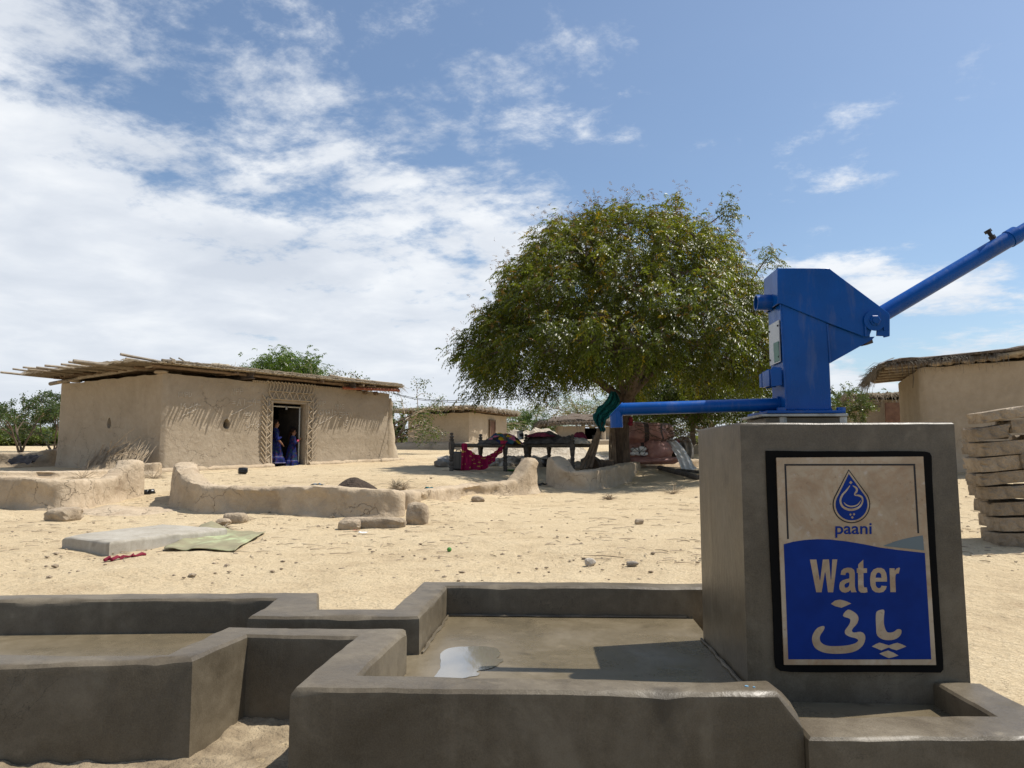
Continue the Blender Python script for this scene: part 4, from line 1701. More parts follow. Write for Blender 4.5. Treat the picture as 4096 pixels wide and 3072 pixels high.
a_ = lambda px: on_line(px, H0, H2) * fr.L
chalk(row(a_(700), 2.45, .13, [GN, GN, GP, GD]) + row(a_(705), 2.15, .14, [G1, G4, GS, GA, GN, GM]) + [(a_(720), 2.0, .2, GS)]
      + row(a_(915), 2.62, .17, [GN, GP, GP]) + row(a_(918), 2.3, .2, [GE, GA, G1, GM, G4, GE, G5, G1], .8) + [(a_(915), 2.1, .3, GS), (a_(940), 1.95, .17, G1), (a_(970), 2.0, .17, GAR)]
      + row(a_(980), 1.68, .19, [GD, GM, GG, GE]) + row(a_(1262), 2.45, .15, [GN, GN, GP]) + row(a_(1266), 2.15, .17, [GG, G1, G4, GA, G1, GE], .7) + [(a_(1272), 1.95, .3, GS)]
      + row(a_(1333), 2.38, .17, [GN, GN, GG]) + row(a_(1350), 2.1, .19, [G5, GP, GP, GN], .75) + row(a_(1365), 1.85, .17, [G1, G5]))

# roof: poles along the house, reed sheets on them, straw edge
ZR = 3.30
mb = MB()
mat_slab(mb, fr, -.95, fr.L + .22, -.38, fr.Wd + .2, lambda a, b: ZR - .02 + .02 * math.sin(a), .055, 46, 24, .02, 3, .02)
part(mb, 'reed_sheet', M['thatch'], house, .8)
mb = MB()
mat_slab(mb, fr, -.25, fr.L + .12, -.32, fr.Wd + .1, lambda a, b: ZR + .035 + .03 * math.sin(a * 1.1), .05, 46, 20, .035, 8, .025)
part(mb, 'mud_topping', M['thatch'], house, .8)
ends = [(2, 1489), (51, 1476), (92, 1469), (112, 1478), (145, 1469), (180, 1462), (244, 1457), (274, 1448), (293, 1445), (503, 1437), (481, 1417)]
rads = [.032, .027, .027, .030, .028, .032, .030, .030, .052, .052, .036]
zend = [3.30, 3.30, 3.31, 3.27, 3.29, 3.29, 3.28, 3.28, 3.27, 3.40, 3.46]
for (px, py), r, z in zip(ends, rads, zend):
    e = at_z(px, py, z)
    da = (e - V((fr.o.x, fr.o.y, z)))
    det_ = fr.ea.x * fr.eb.y - fr.ea.y * fr.eb.x
    pa_, pb_ = (da.x * fr.eb.y - da.y * fr.eb.x) / det_, (fr.ea.x * da.y - fr.ea.y * da.x) / det_
    # direction along the front, dipping slightly where it rests on the wall
    tail = fr.p(max(1.0, pa_ + 2.6), max(pb_, .05) if pb_ < .3 else pb_)
    mb = MB()
    stick(mb, e, V((tail.x, tail.y, ZR - .07)), r, .02, 9, nodes=1, seg=9)
    q = mb.v[:9]
    part(mb, 'bamboo_pole', M['bamboo'], house, .9)
for b in np.linspace(-.18, fr.Wd, 14):
    mb = MB()
    stick(mb, fr.p(RND.uniform(-.5, -.1), b, ZR - .06), fr.p(fr.L + RND.uniform(.0, .2), b, ZR - .06), .04, .03, 8, nodes=1)
    part(mb, 'rafter', M['pole'], house, .9)
# wall-plate poles on the left wall
for a_e, b_e, z_e, a_f, b_f, z_f in ((-.06, fr.Wd + .45, 3.02, -.08, fr.Wd - 1.4, 3.17), (-.10, fr.Wd - 1.3, 3.12, -.14, -.62, 3.34)):
    mb = MB()
    stick(mb, fr.p(a_e, b_e, z_e + .06), fr.p(a_f, b_f, z_f), .062, .03, 9)
    part(mb, 'wall_plate', M['bamboo'], house, .9)
for b in (.15, fr.Wd - .9, fr.Wd - .2):
    mb = MB()
    mb.rock(fr.p(-.0, b, ZT + .05), (.20, .14, .06), int(b * 7), 2, rough=.2, flat=.5)
    part(mb, 'packing_stone', M['clod'], house, .9)
# long rafters seen along the eave, iron joists and their ends
for a0_, a1_, z0_, z1_, r in ((-.35, fr.L * .42, 3.25, 3.23, .045), (fr.L * .38, fr.L * .80, 3.235, 3.215, .05), (fr.L * .72, fr.L + .1, 3.22, 3.20, .045)):
    mb = MB()
    stick(mb, fr.p(a0_, -.12, z0_ - .03), fr.p(a1_, -.10, z1_ - .03), r, .03, 9)
    part(mb, 'eave_beam', M['pole'], house, .9)
for px in (958, 1372):
    a = a_(px)
    mb = MB()
    for dz, w_, h_ in ((.0, .012, .15), (.08, .11, .014), (-.08, .11, .014)):
        c = fr.p(a, .62, ZT + .115 + dz)
        rot = Matrix(((fr.ea.x, fr.eb.x, 0), (fr.ea.y, fr.eb.y, 0), (0, 0, 1)))
        mb.box(c, (w_, 2.2, h_), rot)
    part(mb, 'iron_joist', M['rust'], house, .3)
for px, ln in ((895, .34), (1243, .34), (1405, .36), (1432, .32), (1446, .42)):
    a = a_(px) + .9 * 0
    mb = MB()
    stick(mb, fr.p(a, .5, ZR - .10), fr.p(a + .02, -ln - .12, ZR - .10), .045 if px in (895, 1243, 1405) else .028, .01, 8)
    part(mb, 'joist_pole', M['pole'], house, .9)
mb = MB()
stick(mb, fr.p(fr.L - 2.3, -.26, 3.08), fr.p(fr.L + .05, -.34, 3.16), .05, .01, 10, taper=1)
part(mb, 'roof_pipe', M['orange'], house, .9)
for px in (1450, 1494):
    mb = MB()
    stick(mb, fr.p(a_(px), .3, ZT - .03), fr.p(a_(px), -.12, ZT - .05), .07, .01, 8)
    part(mb, 'joist_pole', M['pole'], house, .9)
# hanging reed ends whose shadows comb the wall
mb = MB()
fringe(mb, lambda: (fr.p(RND.uniform(-.4, fr.L + .2), -.30, ZR + RND.uniform(-.01, .03)), -fr.eb), 230, .12, .34, .016, .06, .05)
fringe(mb, lambda: (fr.p(RND.uniform(-.3, fr.L + .2), -.34, ZR + .06), -fr.eb), 600, .04, .10, .010, .5, .4)
fringe(mb, lambda: (fr.p(fr.L + .15, RND.uniform(-.3, fr.Wd), ZR + RND.uniform(-.04, .06)), fr.ea), 260, .12, .42, .010, .35, 1.1)
fringe(mb, lambda: (fr.p(-.9, RND.uniform(-.3, fr.Wd), ZR + RND.uniform(-.01, .04)), -fr.ea), 320, .06, .26, .010, .2, .3)
part(mb, 'reed_fringe', M['straw'], house, None, kind='stuff')
a = -.35
i = 0
while a < fr.L + .2:
    ln = .50 + .13 * noise.noise(V((a * .8, 2.2, 0))) + RND.uniform(-.05, .07)
    mb = MB()
    mb.tube([fr.p(a, -.25, ZR + .0), fr.p(a + RND.uniform(-.02, .02), -ln * .9, ZR - .005), fr.p(a + RND.uniform(-.03, .03), -ln, ZR - .01)], [.030, .028, .012], 6)
    part(mb, 'reed_bundle', M['straw'], house, .9)
    a += RND.uniform(.085, .16)
# thick rolled front edge of mud and straw
mb = MB()
k = 70
mb.tube([fr.p(-.3 + (fr.L + .45) * i / k, -.36 + .03 * noise.noise(V((i * .4, 0, 1))), ZR + .055 + .02 * noise.noise(V((i * .6, 2, 1)))) for i in range(k + 1)], [.05 + .018 * noise.noise(V((i * .8, 4, 1))) for i in range(k + 1)], 7)
part(mb, 'straw_roll', M['thatch'], house, .9)
mb = MB()
stick(mb, fr.p(fr.L * .66, -.1, ZR + .17), fr.p(fr.L + .1, -.25, ZR + .12), .03, .05, 7)
part(mb, 'roof_pole', M['twig'], house, .9)

# a heap of straw and odds and ends lying on the roof
sh = at(865, 1452, 21.7)
mb = MB()
sh = V((sh.x, sh.y, ZR + .08))


def dome(u, v_, c, rx, ry, h, q=2.0, ro=.08):
    r = u
    a = v_ * 2 * math.pi
    z = h * (1 - r ** q)
    p = V((c.x + rx * r * math.cos(a), c.y + ry * r * math.sin(a), c.z + z))
    d = fbm(p * 2.2, 3) * ro * (1 - r * .6)
    return V((p.x + d * .5, p.y, p.z + d))


mb.grid(lambda u, v_: dome(u, v_, sh, .95, .8, .30), 10, 22)
fringe(mb, lambda: (sh + V((RND.uniform(-1, 1), RND.uniform(-.8, .8), RND.uniform(0, .12))), V((RND.uniform(-1, 1), RND.uniform(-1, .4), .4)).normalized()), 500, .08, .3, .008, .6, .8)
tag(mb.build('straw_heap', M['straw'], None, .9), 'low heap of brown straw dumped on top of the large mud house roof', 'straw heap')
mb = MB()
for k, (px, py, px2, py2) in enumerate(((680, 1432, 705, 1446), (715, 1432, 738, 1446))):
    stick(mb, at(px, py, 19.4), at(px2, py2, 19.6), .022, .01, 6)
tag(mb.build('bent_stick', M['wool'], None, .9), 'pair of pale bent sticks on the front edge of the house roof', 'sticks')

# two smaller houses further back and the one on the right edge


def vent_grid(name):
    pass


def small_house(name, label, C0, C1, C2, zb, zt, ov, mats, door=None, poles=14, slab=.10, seed=1, front_poles=True, thatch='thatch', wallmat='mud_pale', step=.14, zslope=0.0):
    f = Frame(C0, C1, C2)
    t = thing(name, f.p(0, 0, zb), label, 'house')
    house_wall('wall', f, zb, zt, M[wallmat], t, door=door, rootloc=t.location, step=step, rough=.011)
    zf = lambda a, b: zt + .16 + zslope * a
    mb = MB()
    mat_slab(mb, f, -ov[0], f.L + ov[1], -ov[2], f.Wd + ov[3], zf, slab, 26, 18, .05, seed, .07)
    part(mb, 'thatch_roof', M[thatch], t, .9)
    for i in range(poles):
        if front_poles:
            a = -ov[0] * .8 + (f.L + ov[0] * .8 + ov[1] * .8) * i / (poles - 1) + RND.uniform(-.1, .1)
            mb = MB()
            stick(mb, f.p(a, -ov[2] - RND.uniform(.02, .15), zt + .10 + zslope * a), f.p(a + RND.uniform(-.1, .1), f.Wd * .5, zt + .10 + zslope * a), RND.uniform(.035, .06), .02, 7)
            part(mb, 'roof_pole', M['pole'], t, .9)
    return f, t


# middle house
C0, C1, C2 = at(1880, 1800, 36.5), at(1627, 1800, 39.5), at(2030, 1800, 41)
# its long dark side is the left wall: a axis runs along the right-hand (sunlit) face
fm, tm = small_house('mud_hut', 'low flat-roofed mud hut behind the rope beds with a narrow brown door', C0, C1, C2, 1.12, at(1880, 1648, 36.5).z, (.75, .7, .55, .9), None, poles=0, slab=.16, seed=5)
zt_ = at(1880, 1648, 36.5).z
for i in range(26):
    b = -.5 + (fm.Wd + 1.0) * i / 25
    mb = MB()
    stick(mb, fm.p(-.8 - RND.uniform(0, .35), b, zt_ + .15 + RND.uniform(-.02, .10)), fm.p(2.0, b + RND.uniform(-.2, .2), zt_ + .16), RND.uniform(.035, .065), .02, 7)
    part(mb, 'roof_pole', M['straw' if i % 3 else 'pole'], tm, .9)
for i in range(9):
    a = .2 + fm.L * i / 8
    mb = MB()
    stick(mb, fm.p(a, -.65 - RND.uniform(0, .1), zt_ + .06), fm.p(a, 1.2, zt_ + .08), .05, .01, 7)
    part(mb, 'joist_pole', M['pole'], tm, .9)
a1_ = on_line(1966, C0, C2) * fm.L
mb = MB()
rot = Matrix(((fm.ea.x, fm.eb.x, 0), (fm.ea.y, fm.eb.y, 0), (0, 0, 1)))
zdo = at(1965, 1683, 38.6).z
mb.box(fm.p(a1_, -.02, (zdo + 1.1) / 2), (.62, .10, zdo - 1.1), rot)
dr = part(mb, 'door', M['doorwood'], tm, .3)
for (da_, dz_, sx, sz) in ((-.35, (zdo + 1.1) / 2, .08, zdo - 1.1), (.35, (zdo + 1.1) / 2, .08, zdo - 1.1), (0, zdo + .03, .78, .09)):
    mb = MB()
    mb.box(fm.p(a1_ + da_, -.04, dz_), (sx, .12, sz), rot)
    part(mb, 'door_frame', M['pole'], dr, .3, root=tm)
mb = MB()
fringe(mb, lambda: (fm.p(-.75, RND.uniform(-.5, fm.Wd + .8), zt_ + RND.uniform(.2, .34)), -fm.ea), 300, .1, .4, .012, .4, .9)
fringe(mb, lambda: (fm.p(RND.uniform(-.7, fm.L + .6), -.55, zt_ + RND.uniform(.2, .34)), -fm.eb), 200, .1, .35, .012, .4, .9)
part(mb, 'reed_fringe', M['straw'], tm, None, kind='stuff')
mb = MB()
for i in range(40):
    t_ = i / 39
# earth bank against its long wall
k = 24
mb.tube([fm.p(-.25 + .1 * noise.noise(V((i * .5, 7, 1))), -.3 + (fm.Wd + .8) * i / k, gz(*fm.p(-.3, -.3 + (fm.Wd + .8) * i / k)[:2]) + .0) for i in range(k + 1)], [.36 + .08 * noise.noise(V((i * .5, 1, 1))) for i in range(k + 1)], 9)
part(mb, 'earth_bank', M['mud_pale'], tm, .9)

# thatched shelter beyond the rubble
C0, C1, C2 = at(2232, 1760, 44), at(2222, 1760, 47.5), at(2470, 1760, 45)
ft = Frame(C0, C1, C2)
zb_, zt2 = at(2232, 1760, 44).z, at(2232, 1703, 44).z
tt = thing('thatched_shelter', ft.p(0, 0, zb_), 'small open mud shelter under a sagging grey thatch beyond the rubble mound', 'shelter')
dpa = on_line(2340, C0, C2) * ft.L
dpb = on_line(2404, C0, C2) * ft.L
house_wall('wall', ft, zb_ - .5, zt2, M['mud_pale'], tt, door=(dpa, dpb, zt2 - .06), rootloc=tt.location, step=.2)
mb = MB()
mat_slab(mb, ft, -.9, ft.L + .6, -.55, ft.Wd + .5, lambda a, b: zt2 + .06 + .55 * math.sin(max(0, min(1, (a + .9) / (ft.L + 1.5))) * math.pi) ** .7 * (.35 + .65 * math.sin(max(0, min(1, (b + .55) / (ft.Wd + 1))) * math.pi)), .22, 26, 14, .12, 12, .12)
part(mb, 'thatch_roof', M['thatch_dark'], tt, .9)
mb = MB()
fringe(mb, lambda: (ft.p(RND.uniform(-.9, ft.L + .5), -.5, zt2 + RND.uniform(.1, .3)), -ft.eb), 260, .2, .6, .018, .5, .9)
fringe(mb, lambda: (ft.p(-.9, RND.uniform(-.5, ft.Wd), zt2 + RND.uniform(.0, .3)), -ft.ea), 200, .3, .8, .02, .4, .9)
part(mb, 'reed_fringe', M['straw_dark'], tt, None, kind='stuff')
mb = MB()
stick(mb, ft.p(-.6, -.62, zt2 + .12), ft.p(ft.L + .3, -.62, zt2 + .30), .045, .06, 6)
part(mb, 'eave_pole', M['pole'], tt, .9)
mb = MB()
stick(mb, at(2250, 1668, 44.5), at(2420, 1660, 45), .04, .04, 6)
part(mb, 'roof_pole', M['pole'], tt, .9)
mb = MB()
stick(mb, at(2415, 1758, 43.6), at(2415, 1700, 43.6), .12, .0, 8)
part(mb, 'post', M['mud_pale'], tt, .9)
mb = MB()
mb.box(ft.p(ft.L / 2 + 1.2, -1.0, zb_ - .45), (ft.L + 4, 2.0, .9), Matrix(((ft.ea.x, ft.eb.x, 0), (ft.ea.y, ft.eb.y, 0), (0, 0, 1))))
mb.box(ft.p(ft.L / 2 + 2.2, -2.3, zb_ - .95), (ft.L + 3, .9, 1.1), Matrix(((ft.ea.x, ft.eb.x, 0), (ft.ea.y, ft.eb.y, 0), (0, 0, 1))))
bevel_obj(part(mb, 'plinth', M['mud_pale'], tt, .5), .08, 3)

# house on the right edge
C0, C1, C2 = at(3698, 1883, 15.2), at(3610, 1870, 18.5), at(4750, 1905, 12.2)
zt3 = at(3690, 1472, 15.3).z
fq, tq = small_house('mud_house', 'tall windowless mud house with ragged thatch eave at the right edge behind the brick stack', C0, C1, C2, .55, zt3, (.75, .3, .22, .3), None, poles=0, slab=.09, seed=9, thatch='thatch_dark', wallmat='mud', step=.11, zslope=.012)
for i in range(12):
    b = -.12 + (fq.Wd + .2) * i / 11
    mb = MB()
    stick(mb, fq.p(-.68 + RND.uniform(-.05, .08), b, zt3 + .10), fq.p(2.2, b + RND.uniform(-.05, .05), zt3 + .12), .045, .02, 7)
    part(mb, 'roof_pole', M['straw' if i % 2 else 'pole'], tq, .9)
for i in range(16):
    mb = MB()
    a = .35 + i * .2 + RND.uniform(-.05, .05)
    mb.rock(fq.p(a, -.10 + RND.uniform(-.05, .03), zt3 + .07 + RND.uniform(-.02, .05)), (.13, .10, .05), i + 3, 2, rough=.3)
    part(mb, 'packing_stone', M['clod'], tq, .9)
mb = MB()
fringe(mb, lambda: (fq.p(RND.uniform(-.7, 1.6), -.20, zt3 + .12 + RND.uniform(0, .06)), (-fq.eb + V((0, 0, -.5))).normalized()), 260, .06, .22, .006, .5, 1.2)
fringe(mb, lambda: (fq.p(-.74, RND.uniform(-.22, fq.Wd), zt3 + .12 + RND.uniform(-.03, .06)), (-fq.ea + V((0, 0, -.3))).normalized()), 480, .10, .36, .006, .45, 1.2)
part(mb, 'reed_fringe', M['straw_dark'], tq, None, kind='stuff')
mb = MB()
mb.add([fq.p(-.80, -.2, zt3 + .18), fq.p(-.55, -.27, zt3 + .26), fq.p(-.45, .1, zt3 + .30), fq.p(-.86, .2, zt3 + .16), fq.p(-.83, -.22, zt3 + .15), fq.p(-.52, -.29, zt3 + .24)], [(0, 1, 2, 3), (0, 4, 5, 1)])
part(mb, 'plastic_scrap', M['white'], tq, None)
for k, (a, ln) in enumerate(((-.14, .42), (-.34, .14), (-.22, .10))):
    mb = MB()
    mb.tube([fq.p(a, -.1, zt3 + .06), fq.p(a + .01, -.1, zt3 - ln * .5), fq.p(a - .01, -.1, zt3 - ln)], .006, 4)
    part(mb, 'hanging_cord', M['wire'], tq, None)
# flat pole along its eave
mb = MB()
stick(mb, fq.p(1.4, -.17, zt3 + .10), fq.p(4.2, -.2, zt3 + .22), .05, .06, 8)
part(mb, 'eave_pole', M['straw'], tq, .9)

# far hut seen past the pump
C0, C1, C2 = at(3462, 1790, 27), at(3448, 1780, 30), at(3700, 1790, 26.5)
zt4 = at(3500, 1600, 27).z
ff = Frame(C0, C1, C2)
tf = thing('mud_hut', ff.p(0, 0, .8), 'brown walled hut with straw eave beyond the pump, left of the right-hand house', 'house')
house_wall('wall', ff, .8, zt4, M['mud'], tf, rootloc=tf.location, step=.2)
mb = MB()
mat_slab(mb, ff, -.55, ff.L + .4, -.45, ff.Wd + .3, lambda a, b: zt4 + .10, .16, 20, 10, .08, 15, .08)
part(mb, 'thatch_roof', M['thatch'], tf, .9)
mb = MB()
fringe(mb, lambda: (ff.p(RND.uniform(-.55, ff.L), -.42, zt4 + RND.uniform(.08, .24)), -ff.eb), 240, .1, .4, .012, .5, .9)
fringe(mb, lambda: (ff.p(-.5, RND.uniform(-.4, 1.5), zt4 + RND.uniform(.08, .24)), -ff.ea), 160, .1, .4, .012, .5, .9)
part(mb, 'reed_fringe', M['straw'], tf, None, kind='stuff')
pa, pb = at(3530, 1612, 26.4), at(3635, 1682, 26.4)
mb = MB()
mb.box(((pa.x + pb.x) / 2, (pa.y + pb.y) / 2 - .25, (pa.z + 1.2) / 2), (pb.x - pa.x, .06, pa.z - 1.2))
part(mb, 'door', M['doorwood'], tf, .3)
# low wing with projecting poles
C0, C1, C2 = at(3330, 1790, 27.5), at(3320, 1780, 29.5), at(3452, 1790, 27.2)
fw_ = Frame(C0, C1, C2)
zt5 = at(3400, 1636, 27.5).z
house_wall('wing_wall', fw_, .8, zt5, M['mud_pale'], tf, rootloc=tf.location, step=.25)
for i, (px, py, py2) in enumerate(((3408, 1603, 1600), (3420, 1612, 1609), (3395, 1619, 1615), (3380, 1630, 1628))):
    mb = MB()
    stick(mb, at(px, py, 26.6), at(3520, py2, 26.9), .045, .02, 7)
    part(mb, 'roof_pole', M['bamboo'], tf, .9)
mb = MB()
mb.box(fw_.p(fw_.L / 2, fw_.Wd / 2, zt5 + .06), (fw_.L + .5, fw_.Wd + .5, .1), Matrix(((fw_.ea.x, fw_.eb.x, 0), (fw_.ea.y, fw_.eb.y, 0), (0, 0, 1))))
part(mb, 'wing_roof', M['thatch'], tf, .5)

# ------------------------------------------------------------------ low mud walls of the yard


def mud_wall(name, stations, label, mat='mud_low', step=.05, rough=.03, seed=0, chip=.0):
    """stations: x, y, foot z, top z, thickness"""
    st = []
    for (a, b) in zip(stations[:-1], stations[1:]):
        L = math.hypot(b[0] - a[0], b[1] - a[1])
        k = max(1, int(L / step))
        for i in range(k):
            t_ = i / k
            st.append([a[j] + (b[j] - a[j]) * t_ for j in range(5)])
    st.append(list(stations[-1]))
    P = np.array(st)
    # round the plan a little
    Q = P.copy()
    for _ in range(3):
        Q[1:-1, :2] = (Q[:-2, :2] + 2 * Q[1:-1, :2] + Q[2:, :2]) / 4
        Q[1:-1, 4] = (Q[:-2, 4] + 2 * Q[1:-1, 4] + Q[2:, 4]) / 4
    prof = [(-.72, -.25), (-.64, 0), (-.56, .10), (-.52, .28), (-.5, .5), (-.49, .72), (-.475, .88), (-.42, .97), (-.25, 1.0), (0, 1.01), (.25, 1.0), (.42, .97), (.475, .88), (.49, .72), (.5, .5), (.52, .28), (.56, .10), (.64, 0), (.72, -.25)]
    n = len(prof)
    rows = []
    K = len(Q)

    def ringat(i, shift=0, sw=1, sh=1):
        x, y, zb, zt, w_ = Q[i]
        t_ = V((Q[min(i + 1, K - 1)][0] - Q[max(i - 1, 0)][0], Q[min(i + 1, K - 1)][1] - Q[max(i - 1, 0)][1], 0)).normalized()
        nr = V((t_.y, -t_.x, 0))
        r = []
        for u, h in prof:
            hh = h * sh if h > 0 else h
            p = V((x, y, 0)) + t_ * shift + nr * (u * w_ * sw)
            p.z = zb + hh * (zt - zb)
            q = p + V((seed * 3.7, 0, 0))
            amp = rough * (1 if h > -.1 else .3)
            d = amp * .6 * fbm(q * 2.2, 3) + amp * .55 * noise.noise(q * 9) + amp * .3 * noise.noise(q * 21)
            g_ = noise.noise(q * 1.9 + V((0, 0, 40)))
            if g_ > .28 and 0 < h < .8:
                d -= min(.045, (g_ - .28) * .5)
            p += nr * (d * (1 if u > 0 else -1) * (1 if abs(u) > .3 else .2)) + V((0, 0, d * (.9 if h > .8 else 0)))
            r.append(p)
        return r
    w0 = Q[0][4]
    rows.append(ringat(0, -w0 * .30, .45, .90))
    rows.append(ringat(0, -w0 * .22, .78, .96))
    rows.append(ringat(0, -w0 * .08, .95, .99))
    for i in range(K):
        rows.append(ringat(i))
    w1 = Q[-1][4]
    rows.append(ringat(K - 1, w1 * .08, .95, .99))
    rows.append(ringat(K - 1, w1 * .22, .78, .96))
    rows.append(ringat(K - 1, w1 * .30, .45, .90))
    mb = MB()
    fs = []
    for i in range(len(rows) - 1):
        for k in range(n - 1):
            fs.append((i * n + k, i * n + k + 1, (i + 1) * n + k + 1, (i + 1) * n + k))
    fs.append(tuple(range(n)))
    fs.append(tuple((len(rows) - 1) * n + k for k in range(n - 1, -1, -1)))
    mb.add([p for r in rows for p in r], fs)
    o = mb.build(name, M[mat], None, .95)
    return tag(o, label, 'wall')


def sta(px, py_base, d, py_top, w_):
    """a wall station: its foot at photo row py_base, its top at row py_top, both at distance d"""
    b = at(px, py_base, d)
    t_ = at(px, py_top, d)
    return (b.x, b.y, b.z, t_.z, w_)


mud_wall('yard_wall', [sta(-220, 2025, 11.3, 1905, .26), sta(0, 2032, 10.8, 1905, .26), sta(150, 2043, 10.4, 1914, .26), sta(260, 2038, 10.5, 1918, .26), sta(360, 2022, 11.2, 1917, .26), sta(420, 2010, 11.6, 1914, .26),
                       sta(450, 2004, 11.9, 1893, .28), sta(478, 1998, 12.1, 1866, .32), sta(500, 1994, 12.2, 1843, .36), sta(528, 1990, 12.5, 1841, .36)],
         'low cracked mud wall at the far left, curving up into a square post at the gateway', seed=1)
mud_wall('yard_wall', [sta(-350, 1905, 13.5, 1880, .5), sta(0, 1908, 13.6, 1884, .5), sta(250, 1910, 14.2, 1885, .5), sta(420, 1908, 15.2, 1879, .5), sta(520, 1903, 16.0, 1872, .45)],
         'low bright topped inner wall in front of the twig bundle', mat='mud_low', seed=2, rough=.02)
mud_wall('yard_wall', [sta(560, 1890, 17.6, 1858, .4), sta(622, 1890, 17.7, 1852, .42)], 'short rounded stub of mud wall against the corner of the large house', seed=3, rough=.03)
mud_wall('yard_wall', [sta(-250, 1866, 21.5, 1812, .35), sta(0, 1866, 21.8, 1812, .35), sta(150, 1866, 22, 1810, .35), sta(172, 1866, 22, 1802, .36), sta(190, 1866, 22, 1797, .36), sta(206, 1866, 22.2, 1797, .36)],
         'crumbling mud wall far left behind, its post touching the house side', seed=4)
mud_wall('yard_wall', [sta(738, 2003, 12.4, 1850, .34), sta(733, 2020, 11.6, 1850, .36), sta(738, 2034, 11.0, 1872, .36), sta(768, 2042, 10.7, 1905, .34), sta(800, 2048, 10.5, 1930, .32), sta(850, 2055, 10.3, 1941, .3), sta(1000, 2061, 10.15, 1949, .3), sta(1180, 2063, 10.0, 1945, .3), sta(1340, 2066, 9.95, 1946, .3), sta(1500, 2068, 9.85, 1956, .32), sta(1590, 2067, 9.9, 1962, .34)],
         'long cracked mud wall across the middle with a stepped post at its left end', seed=5, rough=.035)
mud_wall('yard_wall', [sta(1612, 2060, 10.2, 1964, .34), sta(1680, 2032, 11.2, 1962, .34), sta(1760, 2008, 12.2, 1950, .34), sta(1880, 1992, 13.1, 1937, .34), sta(1990, 1985, 13.6, 1928, .34), sta(2046, 1981, 13.9, 1922, .34), sta(2072, 1979, 14.0, 1890, .36), sta(2094, 1977, 14.1, 1852, .38), sta(2116, 1975, 14.2, 1832, .38), sta(2124, 1974, 14.3, 1832, .36)],
         'low sun-bleached mud wall rising to a broken post left of the inner gap', seed=6, rough=.04)
mud_wall('yard_wall', [sta(2222, 1945, 15.9, 1826, .42), sta(2236, 1950, 15.7, 1830, .42), sta(2262, 1957, 15.4, 1862, .40), sta(2290, 1960, 15.2, 1884, .36), sta(2340, 1962, 15.1, 1884, .34), sta(2400, 1949, 16.1, 1875, .34), sta(2498, 1930, 18.1, 1853, .34), sta(2570, 1903, 21.6, 1846, .34), sta(2640, 1890, 22.7, 1842, .34), sta(2715, 1880, 23.7, 1839, .34), sta(2800, 1876, 24.2, 1838, .34)],
         'pale mud wall with a tapered end post, running under the big tree', seed=7, rough=.035)
mud_wall('yard_wall', [sta(2735, 1835, 29, 1778, .4), sta(2900, 1836, 29, 1780, .4), sta(3050, 1838, 29, 1782, .4)], 'low mud wall in the shade beyond the white sheet', mat='mud', seed=8)

# ------------------------------------------------------------------ foliage


def unit(a):
    return a / np.maximum(np.linalg.norm(a, axis=1, keepdims=True), 1e-9)


def fronds(base, dirs, length, pairs, lw, ll, droop, tint, jitter=.25):
    """feather leaves: every row of base/dirs becomes one drooping stalk with leaflets on both sides.
    returns vertices (n,4 per leaflet), faces and tints"""
    n = len(base)
    length = np.broadcast_to(np.asarray(length, float), (n,))
    up = np.array([0, 0, 1.0])
    d0 = unit(dirs)
    side = unit(np.cross(d0, up) + NP.normal(0, .15, (n, 3)))
    Vs, Ts = [], []
    for k in range(pairs + 1):
        s = (k + .8) / (pairs + .8)
        pos = base + d0 * (length * s)[:, None] + np.array([0, 0, -1.0]) * (droop * length * s ** 2)[:, None]
        tang = unit(d0 * 1.0 + np.array([0, 0, -1.0]) * (2 * droop * s))
        for sg in ((-1, 1) if k < pairs else (0,)):
            ld = unit(tang * .75 + side * (sg * 1.0) + np.array([0, 0, -.35]) + NP.normal(0, jitter, (n, 3)))
            nrm = unit(np.cross(ld, tang + NP.normal(0, .3, (n, 3))))
            wv = unit(np.cross(nrm, ld))
            L = (ll * (1 - .35 * abs(s - .45)) * NP.uniform(.8, 1.2, n))[:, None]
            w_ = (lw * NP.uniform(.8, 1.2, n))[:, None]
            a = pos
            b = pos + ld * L * .42 + wv * w_ * .5
            c = pos + ld * L + np.array([0, 0, -.12]) * L
            e = pos + ld * L * .42 - wv * w_ * .5
            Vs.append(np.stack([a, b, c, e], 1))
            Ts.append(np.repeat(tint[:, None, :], 4, 1) * NP.uniform(.9, 1.1, (n, 1, 1)))
    Vv = np.concatenate(Vs).reshape(-1, 3)
    Tt = np.concatenate(Ts).reshape(-1, 3)
    Fc = np.arange(len(Vv)).reshape(-1, 4)
    return Vv, Fc, Tt


def quads(centres, size, tint, flat=.2, stretch=2.2):
    n = len(centres)
    d = unit(NP.normal(0, 1, (n, 3)) * np.array([1, 1, .7]))
    nr = unit(NP.normal(0, 1, (n, 3)))
    s = unit(np.cross(d, nr))
    L = (size * NP.uniform(.7, 1.3, n))[:, None]
    a = centres - d * L * .5
    c = centres + d * L * .5
    b = centres + s * L / stretch * .5
    e = centres - s * L / stretch * .5
    Vv = np.stack([a, b, c, e], 1).reshape(-1, 3)
    return Vv, np.arange(4 * n).reshape(-1, 4), np.repeat(tint, 4, 0) * np.repeat(NP.uniform(.75, 1.25, (n, 1)), 4, 0)


def cat(*parts_):
    vo, Vv, Fc, Tt = 0, [], [], []
    for v_, f_, t_ in parts_:
        Vv.append(v_)
        Fc.append(f_ + vo)
        Tt.append(t_)
        vo += len(v_)
    return np.concatenate(Vv), np.concatenate(Fc), np.concatenate(Tt)


